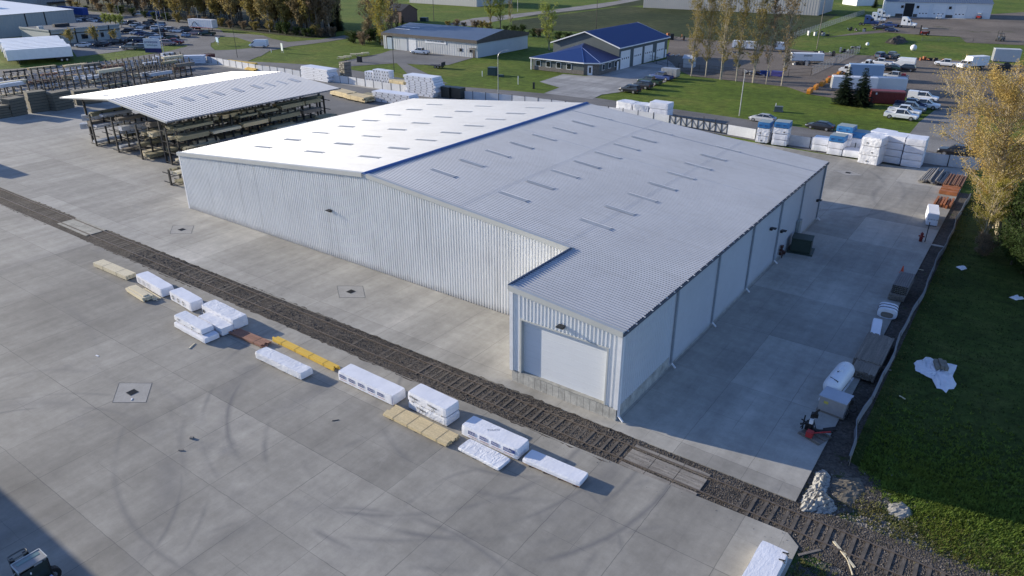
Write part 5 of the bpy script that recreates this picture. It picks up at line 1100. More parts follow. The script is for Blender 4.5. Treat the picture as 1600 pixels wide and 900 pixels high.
for s, (ya, yb) in enumerate(((-.55, gw/2), (gw+.55, gw/2))):
    b.add([(-.68, ya, HG-.28), (-.68, yb, HG+RG-.1), (-.68, yb, HG+RG+.16), (-.68, ya, HG+.02), (-.6, ya, HG-.28), (-.6, yb, HG+RG-.1), (-.6, yb, HG+RG+.16), (-.6, ya, HG+.02)], [(0, 1, 2, 3), (7, 6, 5, 4), (3, 2, 6, 7), (0, 4, 5, 1)])
    b.add([(gl+.5, ya, HG-.28), (gl+.5, yb, HG+RG-.1), (gl+.5, yb, HG+RG+.16), (gl+.5, ya, HG+.02), (gl+.58, ya, HG-.28), (gl+.58, yb, HG+RG-.1), (gl+.58, yb, HG+RG+.16), (gl+.58, ya, HG+.02)], [(0, 1, 2, 3), (7, 6, 5, 4), (3, 2, 6, 7), (0, 4, 5, 1)])
b.b2(-.6, gl+.5, -.62, -.5, HG-.25, HG+.0); part('white_trim', b, WHITE, bs)
for (t0, t1, zt) in ((.03, .21, 4.5), (.28, .45, 4.5), (.50, .67, 4.5), (.76, .93, 4.5)):
    d = part('garage_door', MB().b2(gl*t0, gl*t1, -.08, -.0, 0, zt), WHITE, bs)
    for k in range(4): part('pane', MB().b2(gl*(t0+(t1-t0)*(.12+k*.22)), gl*(t0+(t1-t0)*(.12+k*.22))+.42, -.10, -.08, 2.35, 2.75), GLASS, d)
for t in (-.035, .69, .96): part('door', MB().b2(gl*t, gl*t+.9, -.09, -.0, 0, 2.2), WHITE, bs)
# office: surveyed corners
O = [V2(g(832, 107.5)), V2(g(912, 116.5)), V2(g(936, 117)), V2(g(965, 108))]
inv = Matrix.Rotation(-an, 2)
def loc_(p): q = p-G0; return (q.x*math.cos(-an)-q.y*math.sin(-an), q.x*math.sin(-an)+q.y*math.cos(-an))
O = [loc_(p) for p in O]; yl = max(O[0][1], gw*.9); O5 = (0.0, O[0][1])
HO = 3.1; ring = [O[0], O[1], O[2], O[3], (0.0, O[3][1]), O5]
for i in range(3):
    a, c = O[i], O[i+1]; part('office_wall', MB().add([(a[0], a[1], 0), (c[0], c[1], 0), (c[0], c[1], HO), (a[0], a[1], HO)], [(0, 1, 2, 3)]), SID if i != 1 else STN, bs)
    l = math.hypot(c[0]-a[0], c[1]-a[1]); aa = math.atan2(c[1]-a[1], c[0]-a[0])
    part('stone_skirt', MB().box((a[0]+c[0])/2, (a[1]+c[1])/2, 0, l, .16, 1.0, aa), STN, bs)
    nwn = (5, 0, 3)[i]
    for k in range(nwn):
        if i == 0 and k == 4: continue
        t = (k+.6)/nwn; px, py = a[0]+(c[0]-a[0])*t, a[1]+(c[1]-a[1])*t; w_ = part('window', MB().box(px, py, .95, 1.5, .2, 1.5, aa), WHITE, bs); part('pane', MB().box(px, py, 1.07, 1.26, .24, 1.26, aa), GLASS, w_)
    if i == 1: px, py = a[0]+(c[0]-a[0])*.40, a[1]+(c[1]-a[1])*.40; d = part('door', MB().box(px, py, 0, 1.25, .2, 2.3, aa), WHITE, bs); part('pane', MB().box(px, py, .5, .55, .24, 1.4, aa), GLASS, d)
part('office_wall', MB().add([(O[0][0], O[0][1], 0), (0, O5[1], 0), (0, O5[1], HO), (O[0][0], O[0][1], HO)], [(3, 2, 1, 0)]), SID, bs)
cxm = sum(p[0] for p in O[:3])/3; E_ = []
for p in (O[0], O[1], O[2], O[3]):
    cy_ = (O[0][1]+O[3][1])/2; dx, dy = p[0]-0, p[1]-cy_; d = math.hypot(dx, dy); E_.append((p[0]+dx/d*.9, p[1]+dy/d*.9, HO-.02))
E_.append((0.02, O[3][1]-1.0, HO-.02)); 
pk = (O[1][0]*.48, O[1][1]+(O[0][1]-O[1][1])*.30, HO+2.6); pk2 = (0.02, (O[0][1]+O[3][1])/2+1.0, HO+2.9)
b = MB(); b.add([E_[0], E_[1], E_[2], E_[3], E_[4], (0.02, O5[1]+.9, HO-.02), pk, pk2], [(5, 0, 6, 7), (0, 1, 6), (1, 2, 6), (2, 3, 6), (3, 4, 7, 6)]); part('office_roof', b, BR, bs, label='blue hip roof of the office')
for a, c in zip(E_[:4], E_[1:5]):
    l = math.hypot(c[0]-a[0], c[1]-a[1]); part('white_trim', MB().box((a[0]+c[0])/2, (a[1]+c[1])/2, HO-.28, l, .1, .26, math.atan2(c[1]-a[1], c[0]-a[0])), WHITE, bs)
part('corner_post', MB().box(E_[0][0]+.3, E_[0][1]-.4, 0, .25, .25, HO), WHITE, bs)
for e in (E_[1], E_[2]):
    part('roof_hip', MB().tube((e[0], e[1], e[2]+.05), (pk[0], pk[1], pk[2]+.05), .07, n=5), mat('hip_blue', (.03, .09, .3), .4), bs)
# simple distant buildings
def hall(A, B_, dep, h, rh, label, wm, rm, name='warehouse', ridge_along=True, cat='building', rib=True, z=-.1):
    A, B_ = V2(A), V2(B_); l = (B_-A).length; an = math.atan2((B_-A).y, (B_-A).x); r = root(name, label, cat, (A.x, A.y, z), an)
    b = MB()
    if rib: rib_wall_x(b, 0, l, 0, 0, h, -1, 1.2, .2, .05)
    else: b.add([(0, 0, 0), (l, 0, 0), (l, 0, h), (0, 0, h)], [(0, 1, 2, 3)])
    part('front_wall', b, wm, r)
    if ridge_along:
        b = MB(); b.add([(l, 0, 0), (l, dep, 0), (l, dep, h), (l, dep/2, h+rh), (l, 0, h)], [(0, 1, 2, 3, 4)]); b.add([(0, 0, 0), (0, dep, 0), (0, dep, h), (0, dep/2, h+rh), (0, 0, h)], [(4, 3, 2, 1, 0)]); b.add([(0, dep, 0), (l, dep, 0), (l, dep, h), (0, dep, h)], [(3, 2, 1, 0)]); part('side_wall', b, wm, r)
        b = MB(); rib_roof_y(b, -.4, h, dep/2, h+rh+.05, -.3, l+.3, .9, .08, .05); rib_roof_y(b, dep+.4, h, dep/2, h+rh+.05, -.3, l+.3, .9, .08, .05); part('roof', b, rm, r)
    else:
        b = MB(); b.add([(l, 0, 0), (l, dep, 0), (l, dep, h), (l, 0, h)], [(0, 1, 2, 3)]); b.add([(0, 0, 0), (0, dep, 0), (0, dep, h), (0, 0, h)], [(3, 2, 1, 0)]); b.add([(0, dep, 0), (l, dep, 0), (l, dep, h), (0, dep, h)], [(3, 2, 1, 0)]); part('side_wall', b, wm, r)
        b = MB(); b.add([(-.3, -.3, h), (l+.3, -.3, h), (l+.3, dep+.3, h+rh), (-.3, dep+.3, h+rh)], [(0, 1, 2, 3)]); part('roof', b, rm, r)
    return r, l
hall(g(1005, 11.5), g(1278, 24), 30, 12, 3, 'large grey metal building beyond the field at the top of the picture', mat('hall_grey', (.42, .41, .39), .7, 0, .06, .1), GREYW)
hall(g(640, 4), g(745, 10.5), 30, 9, 2, 'pale grey building at the top edge beyond the green field', mat('hall_pale', (.46, .46, .44), .7, 0, .05, .1), GREYW)
hall(g(1316, 6), g(1338, 9), 10, 5, 1, 'small white building at the top edge left of the truck shop', WHITE, GREYW, 'shed')
r, l = hall(g(1381, 24.5), g(1546, 29.5), 24, 6.2, 2.2, 'white truck shop with a slate roof, tall doors and dark wainscot', mat('shop_bright', (.70, .72, .74), .6, 0, .04, .1), DKROOF, 'truck_shop')
for (a, c, z1, m) in ((.185, .275, 5.6, BLACK), (.325, .42, 5.2, WHITE), (.46, .585, 5.4, WHITE), (.665, .77, 5.4, WHITE)):
    d = part('garage_door', MB().b2(l*a, l*c, -.12, -.06, 0, z1), m, r)
    if m is WHITE:
        for k in range(3): part('pane', MB().b2(l*a+(c-a)*l*(.1+.32*k), l*a+(c-a)*l*(.1+.32*k)+.6, -.14, -.12, 1.4, 1.75), GLASS, d)
for a in (.15, .30, .605): part('window', MB().b2(l*a, l*a+1.1, -.12, -.06, 3.6, 4.7), GLASS, r)
for (a, c) in ((.11, .18), (.28, .32), (.59, .655)): part('wainscot', MB().b2(l*a, l*c, -.1, -.06, 0, 1.2), BROWNF, r)
part('apron', MB().b2(l*.17, l*.78, -5, -.1, .0, .02), MATS['drive_concrete'], r)
r, l = hall(g(601, 33), g(628, 35.5), 9, 4.6, 2.4, 'small brown brick hut with a dark gable roof', mat('brick_brown', (.15, .09, .07), .85, 0, .2, 2, fine=.2), mat('roof_black', (.03, .03, .035), .7), 'hut', rib=False, cat='hut')
part('skylight', MB().b2(1.5, 2.7, 1.2, 1.8, 5.5, 5.6), WHITE, r); part('door', MB().b2(l*.6, l*.8, -.1, -.02, 0, 3), BLACK, r)
# ---- factory complex at the upper left
FW = mat('factory_wall', (.36, .37, .36), .7, 0, .06, .1); OW = mat('office_block_wall', (.34, .37, .36), .7, 0, .06, .1)
A = V2(g(-60, 66)); B_ = V2(g(122, 47)); 
r, l = hall((A.x, A.y), (B_.x, B_.y), 60, 7.6, 2.5, 'large factory hall with a brilliant white roof at the upper left', FW, mat('membrane_white', (.80, .81, .80), .6, 0, .04, .05), 'factory_hall', ridge_along=False)
part('roof_unit', MB().box(l*.62, 24, 8.4, 3.2, 3.2, 1.7), GALV, r)
for t in (.55, .72): part('wall_stripe', MB().b2(l*t, l*t+.4, -.12, -.06, 0, 7.5), CHAS, r)
A = V2(g(-60, 40)); B_ = V2(g(64, 27)); hall((A.x, A.y), (B_.x, B_.y), 30, 12, 3, 'second factory hall with a white roof behind the large one', FW, mat('membrane_white', (.80, .81, .80)), 'factory_hall', ridge_along=False)
A = V2(g(28, 27)); B_ = V2(g(106, 20)); r, l = hall((A.x, A.y), (B_.x, B_.y), 30, 13, 1, 'tall grey factory block at the top left with a dark loading canopy', FW, GREYW, 'factory_block', ridge_along=False)
part('canopy', MB().b2(l*.62, l*.99, -3.0, -.1, 5.0, 5.4), CHAS, r); part('dock_door', MB().b2(l*.70, l*.80, -.15, -.1, .5, 4.2), WHITE, r)
A = V2(g(82, 70)); B_ = V2(g(190, 59)); r, l = hall((A.x, A.y), (B_.x, B_.y), 20, 4.3, .05, 'flat roofed grey office block with dark trim in front of the factory hall', OW, mat('flat_roof', (.09, .095, .105), .8), 'office_block', ridge_along=False, rib=False)
part('parapet', MB().b2(-.2, l+.2, -.22, 0, 4.1, 4.7), mat('parapet_pale', (.30, .33, .33), .6), r); part('trim_band', MB().b2(-.2, l+.2, -.25, -.02, 3.0, 3.25), BLACK, r)
part('parapet', MB().b2(-.22, 0, 0, 20, 4.1, 4.7), mat('parapet_pale', (.30, .33, .33), .6), r)
for t in (.0, .34, .62, .83): part('pilaster', MB().b2(l*t, l*t+.3, -.28, -.02, 0, 4.7), BLACK, r)
for (a, c) in ((.03, .13), (.42, .51), (.70, .745)): w_ = part('window', MB().b2(l*a, l*c, -.1, -.04, 1.0, 2.5), CHAS, r); part('pane', MB().b2(l*a+.1, l*c-.1, -.13, -.1, 1.1, 2.4), GLASS, w_)
part('roof_unit', MB().box(l*.05, 8, 4.4, 1.6, 1.6, 1.0), GALV, r); part('roof_unit', MB().box(l*.42, 12, 4.4, 5, 1.6, .9), CHAS, r)

# ================================================================== TRAILERS and machines
lx, ly = g(16, 102); rx, ry = g(114.5, 94.5); hd = math.degrees(math.atan2(ry-ly, rx-lx)); nx_, ny_ = -math.sin(R_(hd)), math.cos(R_(hd))
order = ['nearest', 'second', 'third', 'fourth', 'fifth', 'sixth', 'seventh', 'eighth', 'ninth', 'tenth']
for k in range(9):
    cx, cy = (lx+rx)/2+nx_*(1.3+k*3.75), (ly+ry)/2+ny_*(1.3+k*3.75); dd = random.uniform(-.5, .5) if k else 0
    box_trailer(cx+dd*math.cos(R_(hd)), cy+dd*math.sin(R_(hd)), hd+180, f'white semi trailer, {order[k]} in the parked row by the left edge' if k else 'white semi trailer at the front of the parked row, its long side in shade', 15.8, 2.6, 2.8, 1.2, group='white semi trailers parked side by side')
def trailer_px(a, c, label, hh=2.7, W=2.5, z0=1.2, col=None, **k):
    p, q = g(*a, -.1), g(*c, -.1); L = math.hypot(q[0]-p[0], q[1]-p[1]); an = math.degrees(math.atan2(q[1]-p[1], q[0]-p[0])); n = (-math.sin(R_(an)), math.cos(R_(an)))
    return box_trailer((p[0]+q[0])/2+n[0]*W/2, (p[1]+q[1])/2+n[1]*W/2, an, label, L, W, hh, z0, col, **k), L
BLT = mat('trailer_blue', (.02, .07, .30), .45, 0, .1, .5)
trailer_px((93, 24), (131, 27.5), 'blue box trailer backed to the factory loading canopy', 3.0, 2.6, 1.0, BLT)
r, L = trailer_px((296, 46.5), (333, 49), 'white box trailer with a black swoosh mark by the car park', 2.9, 2.6, 1.1)
b = MB(); pv = None
for i in range(9):
    t = i/8; p = (-L*.38+L*.3*t, -1.36, 1.5+1.6*math.sin(t*3.1)**1.3)
    if pv: b.tube(pv, p, .08, n=5)
    pv = p
part('printed_mark', b, BLACK, r); part('red_stripe', MB().b2(-L*.45, L*.45, -1.36, -1.32, 1.0, 1.2), TAILL, r)
# right lot trailers
r, L = trailer_px((1298, 144), (1368, 147), 'long white box trailer behind the two spruces', 2.6, 2.5, .8, wh=False); r, L = trailer_px((1325, 124.5), (1378, 126.5), 'light blue box trailer behind the long white one', 2.6, 2.5, 1.0, mat('trailer_lightblue', (.28, .40, .55), .5, 0, .05, .5)); r, L = trailer_px((1362, 145), (1414, 147.5), 'white flat sided box trailer above the red container', 2.5, 2.5, .8, mat('trailer_grey', (.60, .63, .65), .5, 0, .05, .5), wh=False)
# red container
p, q = g(1358, 161, -.1), g(1412, 164, -.1); L = 6.06*1.05; an = math.degrees(math.atan2(q[1]-p[1], q[0]-p[0])); n = (-math.sin(R_(an)), math.cos(R_(an)))
r = root('shipping_container', 'dark red corrugated shipping container beside the two spruces', 'container', ((p[0]+q[0])/2+n[0]*1.22, (p[1]+q[1])/2+n[1]*1.22, -.1), R_(an)); RC = mat('container_red', (.20, .03, .025), .55, 0, .15, 1)
b = MB(); rib_wall_x(b, -L/2, L/2, -1.22, .1, 2.5, -1, .28, .12, .05); b.b2(-L/2, L/2, -1.2, 1.22, .05, 2.55); part('body', b, RC, r)
for x in (-L/2, L/2): part('corner_post', MB().box(x, -1.22, 0, .12, .12, 2.6), RC, r)
part('rust_stripe', MB().b2(-L/2, L/2, -1.29, -1.27, 2.35, 2.58), mat('container_pink', (.40, .16, .14), .6), r); part('data_plate', MB().b2(-L/2+.8, -L/2+1.1, -1.30, -1.27, 1.8, 2.2), WHITE, r)
r, L = trailer_px((1236, 98.5), (1286, 99.5), 'enclosed white cargo trailer with faint lettering by the wire fence', 2.0, 2.3, .6, wh=False, name='cargo_trailer'); txt('lettering', 'ENGINES', .55, INKK, r, (0, -1.18, 2.0), (R_(90), 0, 0), .004); wheels(r, [(-.5, -1.15), (.45, -1.15)], .38, .22)
for (a, c, lb) in (((1143, 77), (1160, 78), 'small white trailer behind the birches, left one of three'), ((1162, 78.5), (1179, 79.5), 'small white trailer behind the birches, middle one of three'), ((1209, 80), (1229, 81), 'small white trailer behind the birches, right one of three')): trailer_px(a, c, lb, 2.1, 2.2, .5, WHITE, wh=False, group='small white trailers behind the birches')
trailer_px((1032, 121.5), (1056, 124), 'grey box trailer with a pale sloped nose beside the blue pickup', 1.9, 2.2, .45, GALV, wh=False)
r, L = trailer_px((1549, 103), (1590, 105), 'pale ribbed trailer box beyond the top of the golden tree', 3.2, 3.0, 1.2, GREYW, wh=False)
hall(g(1067, 105), g(1083, 106), 3, 2.4, .7, 'small pale garden shed behind the leftmost birch', GREYW, GREYW, 'shed', cat='shed', rib=False)
thing('storage_bin', MB().box(0, 0, 0, 2.6, 1.4, 1.1).box(0, 0, 1.1, 2.7, 1.5, .06), mat('bin_blue', (.05, .05, .28), .5), 'dark blue storage bin behind the right birches', 'bin', (*g(1214, 118), -.1))
def pallet_heap(u, v, w_, d_, h, label, name='equipment_heap', seed=0, mats=(CHAS, DARK, GALV)):
    x, y = g(u, v); r = root(name, label, 'equipment', (x, y, -.1)); rnd = random.Random(seed+int(u))
    for k in range(14):
        b = MB(); p = Vector((rnd.uniform(-w_/2, w_/2), rnd.uniform(-d_/2, d_/2), rnd.uniform(.1, h*.5))); q = p+Vector((rnd.uniform(-1.6, 1.6), rnd.uniform(-.8, .8), rnd.uniform(0, h*.5)))
        if k % 3: b.tube(p, q, rnd.uniform(.06, .16), n=6)
        else: b.box(p.x, p.y, 0, rnd.uniform(.5, 1.3), rnd.uniform(.4, .9), rnd.uniform(.4, h), rnd.uniform(0, 1))
        part('machine_part', b, rnd.choice(mats), r)
pallet_heap(1282, 55, 8, 4, 1.8, 'dark farm machinery parked in the grass beyond the wire fence', seed=1); pallet_heap(1340, 48, 6, 3, 1.4, 'dark low trailers with frames left of the parked semi tractors', seed=2)
pallet_heap(1290, 86, 6, 3, 1.8, 'jumble of black trailer frames behind the enclosed white trailer', seed=3); pallet_heap(1320, 82, 5, 2.5, 1.4, 'dark equipment near the end of the wire fence', seed=4)
pallet_heap(1050, 62, 8, 3, 2.2, 'stored dark goods behind the blue roofed shop', seed=5, mats=(CHAS, DARK, RUST)); pallet_heap(1045, 88, 5, 2, 1.3, 'small vehicles and blue bins beside the garage end', seed=6, mats=(CHAS, BLT, WHITE))
pallet_heap(1180, 116, 7, 2.5, 1.3, 'low open trailers with quad bikes behind the birches', seed=7, mats=(CHAS, BLT, GALV)); pallet_heap(1460, 95, 7, 1.5, 1.0, 'low rusty implements at the back of the gravel lot', seed=8, mats=(CHAS, RUST)); pallet_heap(1340, 27+48, 3, 2, .6, 'dark tarped bundle in the tall grass strip', seed=9)
pallet_heap(1252, 101, 4, 1.5, 1.2, 'black low trailer in front of the enclosed white trailer', seed=10); pallet_heap(1568, 108, 7, 2.5, 1.9, 'dark machinery under the pale ribbed trailer box', seed=11); pallet_heap(1165, 84, 9, 2, .5, 'low dark debris strip in front of the small white trailers', seed=12)
# orange snow plough blades
r = root('plough_row', 'row of orange snow plough blades lined up along the gravel edge', 'snow ploughs', (*g(1262, 146), -.1), math.atan2(*reversed((V2(g(1320, 112))-V2(g(1262, 146))).to_tuple()))); Lp = (V2(g(1320, 112))-V2(g(1262, 146))).length; OR = mat('plough_orange', (.62, .24, .02), .5, 0, .15, 1)
for k in range(7):
    b = MB(); t = k/6.5*Lp; b.prism([(t, 0), (t+2.6, .1), (t+2.7, .7), (t+2.4, 1.1), (t+.4, 1.0), (t-.1, .6)], 'y', -.5+.2*(k % 2), .3); part('blade', b, OR, r)
    part('mount', MB().tube((t+1.2, .3, .5), (t+1.4, 1.2, .5), .1), MR if k == 4 else CHAS, r)
# flatbed trailer on the chain lot
r = root('flatbed_trailer', 'empty black flatbed trailer on the lot before the chain shop', 'trailer', (*g(685, 105.5), -.1), R_(10))
part('deck', MB().b2(-2.6, 1.6, -1, 1, .6, .72), CHAS, r); part('drawbar', MB().tube((-2.6, 0, .6), (-4.4, 0, .55), .08), CHAS, r); part('headboard', MB().b2(1.5, 1.6, -1, 1, .72, 1.6), CHAS, r); wheels(r, [(-.3, -1.1), (.6, -1.1), (-.3, 1.1), (.6, 1.1)], .4, .2)

# semi tractors and other trucks
def semi(u, v, head, col, label):
    x, y = g(u, v, -.1); r = root('semi_tractor', label, 'semi truck', (x, y, -.1), R_(head)); m = paint(col)
    part('frame', MB().b2(-3.6, 3.2, -.5, .5, .55, .85), CHAS, r)
    part('sleeper', MB().prism([(-1.8, .9), (.4, .9), (.4, 3.5), (-.2, 3.95), (-1.8, 3.95)], 'y', -1.2, 1.2), m, r); c = part('cab', MB().prism([(.4, .9), (1.7, .9), (1.7, 1.9), (1.25, 2.9), (.4, 3.4)], 'y', -1.15, 1.15), m, r)
    part('bonnet', MB().prism([(1.7, .8), (3.6, .8), (3.65, 1.5), (3.4, 1.75), (1.7, 1.95)], 'y', -1.0, 1.0), m, r); part('windscreen', MB().prism([(1.33, 2.0), (1.72, 2.0), (1.3, 2.8)], 'y', -1.0, 1.0), GLASS, r)
    for s in (-1, 1): part('window', MB().b2(.55, 1.3, s*1.16-.01, s*1.16+.01, 1.95, 2.7), GLASS, c); part('window', MB().b2(-1.1, -.5, s*1.21-.01, s*1.21+.01, 2.4, 3.0), GLASS, r); part('headlight', MB().box(3.55, s*.85, 1.0, .2, .3, .25), LAMP, r); part('fender', MB().b2(2.2, 3.4, s*1.05-.15, s*1.05+.15, .95, 1.2), m, r)
    wheels(r, [(2.8, 1.05), (2.8, -1.05), (-1.9, .95), (-1.9, -.95), (-3.1, .95), (-3.1, -.95)], .5, .35); return r
semi(1376, 29, 5, 'white', 'white semi tractor nearest the truck shop left corner'); semi(1368, 35, 5, 'white', 'white semi tractor in front of the one by the truck shop corner'); semi(1357, 40, 5, 'blue', 'blue semi tractor left of the parked pickups'); semi(1415, 43, 0, 'white', 'white semi tractor standing alone in the rear gravel lot')
def boxtruck(u, v, head, label, L=5.5, flat=False, col='white'):
    x, y = g(u, v, -.1); r = root('box_truck' if not flat else 'flatbed_truck', label, 'truck', (x, y, -.1), R_(head)); m = paint(col)
    part('frame', MB().b2(-4, 3.2, -.45, .45, .5, .8), CHAS, r)
    if flat: part('deck', MB().b2(-4, 1.0, -1.15, 1.15, .85, 1.0), CHAS, r); part('headboard', MB().b2(.95, 1.05, -1.1, 1.1, 1.0, 2.2), CHAS, r)
    else: part('box', MB().b2(-4.2, 1.2, -1.2, 1.2, .95, 3.3), WHITE, r)
    part('cab', MB().prism([(1.3, .6), (3.6, .6), (3.65, 1.3), (3.35, 1.5), (2.75, 1.6), (2.25, 2.3), (1.3, 2.35)], 'y', -1.0, 1.0), m, r); part('windscreen', MB().prism([(2.32, 2.22), (2.8, 1.62), (2.72, 1.55), (2.2, 2.1)], 'y', -.9, .9), GLASS, r)
    for s in (-1, 1): part('window', MB().b2(1.5, 2.3, s*1.0-.01, s*1.0+.01, 1.5, 2.1), GLASS, r); part('headlight', MB().box(3.62, s*.75, .95, .08, .3, .2), LAMP, r)
    wheels(r, [(2.7, .95), (2.7, -.95), (-2.6, .95), (-2.6, -.95)], .45, .3); return r
boxtruck(1516, 108, -130, 'white box truck facing the camera in the gravel lot'); boxtruck(1366, 108.5, 180, 'white cab flatbed truck facing left in the gravel lot', flat=True); boxtruck(1334, 117, 180, 'white work truck behind the light blue trailer', flat=True)
# forklifts / skid steers in the rear lot
def loader(u, v, head, col, label, mast=True):
    x, y = g(u, v, -.1); r = root('forklift', label, 'forklift', (x, y, -.1), R_(head)); m = paint(col)
    part('body', MB().b2(-1.3, 1.0, -.8, .8, .4, 1.3), m, r); part('counterweight', MB().b2(-1.7, -1.2, -.75, .75, .5, 1.5), CHAS, r); part('overhead_guard', MB().b2(-.9, .9, -.7, .7, 2.3, 2.4), paint('white') if col == 'red' else CHAS, r)
    for sx in (-.85, .85):
        for s in (-.65, .65): part('guard_post', MB().tube((sx, s, 1.3), (sx, s, 2.3), .05), CHAS, r)
    if mast: 
        for s in (-.5, .5): part('mast', MB().b2(1.2, 1.4, s-.08, s+.08, .2, 3.4), CHAS, r)
    for s in (-.3, .3): part('fork', MB().b2(1.4, 2.6, s-.06, s+.06, .15, .22), CHAS, r)
    wheels(r, [(.8, .8), (.8, -.8), (-1.1, .8), (-1.1, -.8)], .42, .3)
loader(1443, 55, 200, 'red', 'red and white forklift standing at the grass edge of the rear lot'); loader(1562, 64, 250, 'grey', 'dark grey forklift with a tall mast in the rear lot'); loader(1529, 29.5, 260, 'red', 'red tractor like loader before the right truck shop door', False)
r = root('golf_cart', 'small white golf cart before the middle truck shop doors', 'cart', (*g(1467, 29.5), -.1), .2); part('body', MB().b2(-1.1, 1.1, -.6, .6, .3, .8), WHITE, r); part('canopy', MB().b2(-.9, .8, -.6, .6, 1.75, 1.85), WHITE, r)
for a in (-.8, .7):
    for s in (-.55, .55): part('post', MB().tube((a, s, .8), (a, s, 1.75), .03), CHAS, r)
wheels(r, [(-.7, .55), (-.7, -.55), (.8, .55), (.8, -.55)], .25, .2)
# cars on the right
V = vehicle
V('pickup', 'white', 1407, 186, 0, 'white crew pickup nearest the camera at the end of the row by the red container', 'pickups parked in a row by the red container')
V('pickup', 'white', 1412, 179.5, 0, 'white pickup directly behind the nearest white crew pickup', 'pickups parked in a row by the red container')
V('pickup', 'slate', 1420, 174, 0, 'slate grey pickup third in the row by the red container', 'pickups parked in a row by the red container')
V('pickup', 'navy', 1422, 168.5, 0, 'dark blue pickup fourth in the row by the red container', 'pickups parked in a row by the red container')
V('pickup', 'white', 1442, 169, 0, 'white pickup ahead of the dark ones with its nose farthest right', 'pickups parked in a row by the red container')
r = V('pickup', 'white', 1441, 157.5, 0, 'white service pickup with a boxy bed cover, farthest back in the row', 'pickups parked in a row by the red container'); part('bed_cover', MB().b2(-2.9, -1.0, -.9, .9, 1.15, 1.9), paint('white'), r)
r = V('pickup', 'silver', 1397, 124, 175, 'silver pickup carrying red gear beside the light blue trailer'); part('load', MB().box(-1.9, 0, .7, 1.2, 1.0, .9, .3, .3), MR, r)
V('suv', 'black', 1414, 111, 180, 'black sport utility car beside the white van'); V('sedan', 'green', 1392, 110, 180, 'dark green low car under the white van'); V('van', 'white', 1410, 104.5, 180, 'long white van in the gravel lot', None)
V('pickup', 'white', 1375, 102, 180, 'white crew pickup left of the long white van'); V('suv', 'slate', 1376, 90.5, 75, 'dark slate car at the grass edge, left of two'); V('pickup', 'grey', 1393, 91, 75, 'dark grey pickup with a rack at the grass edge, right of two')
V('pickup', 'white', 1478, 103.5, 180, 'white pickup standing alone near the box truck'); V('pickup', 'blue', 1389, 42, 180, 'blue pickup left of the lone white semi tractor'); V('pickup', 'black', 1376, 47, 180, 'black pickup behind the blue one in the rear lot'); V('sedan', 'navy', 1393, 49.5, 0, 'dark low car nearest the grass in the rear lot')
V('suv', 'black', 984, 144.5, 176, 'black sport utility car nearest the road before the blue roofed shop', 'cars at the edge of the shop drive'); V('suv', 'black', 1003, 138, 176, 'black car second from the road on the shop drive', 'cars at the edge of the shop drive'); V('pickup', 'green', 1015, 131.5, 176, 'dark green pickup third from the road on the shop drive', 'cars at the edge of the shop drive'); V('pickup', 'blue', 1033, 124.5, 172, 'dark blue pickup hitched by the grey trailer on the shop drive', 'cars at the edge of the shop drive')
V('sedan', 'silver', 1191, 190, 176, 'silver sedan on the road, half hidden by the blue topped stack', 'cars on the road by the fence'); V('sedan', 'black', 1281, 202, 174, 'black sedan driving on the road beyond the fence', 'cars on the road by the fence'); V('sedan', 'white', 1369, 217, 176, 'white car on the road hidden behind the white stacks', 'cars on the road by the fence'); V('pickup', 'black', 1497, 245, 175, 'black pickup on the road by the golden tree', 'cars on the road by the fence')
V('pickup', 'white', 657, 84.5, 190, 'white pickup with a ladder rack on the chain shop lot'); V('van', 'white', 405, 74, 215, 'white van at the road junction', None)
# car park at the upper left
lot = [(194, 38, 'white', 'sedan', 0), (199, 38, 'white', 'sedan', 0), (204, 38, 'silver', 'sedan', 0), (210, 38.5, 'black', 'suv', 0), (130, 33, 'white', 'sedan', 0), (137, 33, 'black', 'sedan', 0), (145, 34.5, 'white', 'sedan', 0), (152, 33.5, 'black', 'suv', 0), (141, 37, 'grey', 'sedan', 0),
 (212, 42, 'white', 'suv', 1), (219, 43, 'grey', 'sedan', 1), (223, 45, 'white', 'sedan', 1), (229, 41, 'black', 'suv', 1), (236, 37.5, 'black', 'pickup', 0), (235, 45.5, 'black', 'suv', 1), (250, 41.5, 'lightblue', 'suv', 1), (246, 47.5, 'white', 'suv', 0), (254, 47.5, 'white', 'sedan', 0), (262, 49, 'white', 'suv', 1), (267, 49.5, 'grey', 'sedan', 1), (274, 50.5, 'silver', 'sedan', 1), (280, 50.5, 'white', 'sedan', 0), (287, 48.5, 'black', 'suv', 1), (294, 50.5, 'black', 'sedan', 1), (291, 57.5, 'lightblue', 'sedan', 2), (305, 54.5, 'pink', 'suv', 1), (311, 54.5, 'red', 'sedan', 1), (324, 55.5, 'green', 'pickup', 1),
 (200, 51.5, 'black', 'suv', 1), (214, 54, 'white', 'suv', 1), (221, 55, 'blue', 'sedan', 1), (228, 56.5, 'navy', 'sedan', 1), (237, 57.5, 'slate', 'sedan', 1), (244, 61, 'white', 'sedan', 1), (254, 60, 'black', 'pickup', 1), (269, 61.5, 'green', 'sedan', 1), (248, 52, 'black', 'suv', 1), (207, 65.5, 'black', 'suv', 1), (223, 66, 'navy', 'pickup', 1), (263, 70.5, 'pink', 'suv', 0), (273, 69, 'red', 'pickup', 0), (205, 77, 'beige', 'pickup', 1), (220, 77, 'grey', 'suv', 1), (130, 73.5, 'white', 'sedan', 1), (158, 73, 'black', 'suv', 1), (185, 70, 'black', 'pickup', 1), (218, 24, 'white', 'pickup', 0), (258, 31, 'black', 'pickup', 0)]
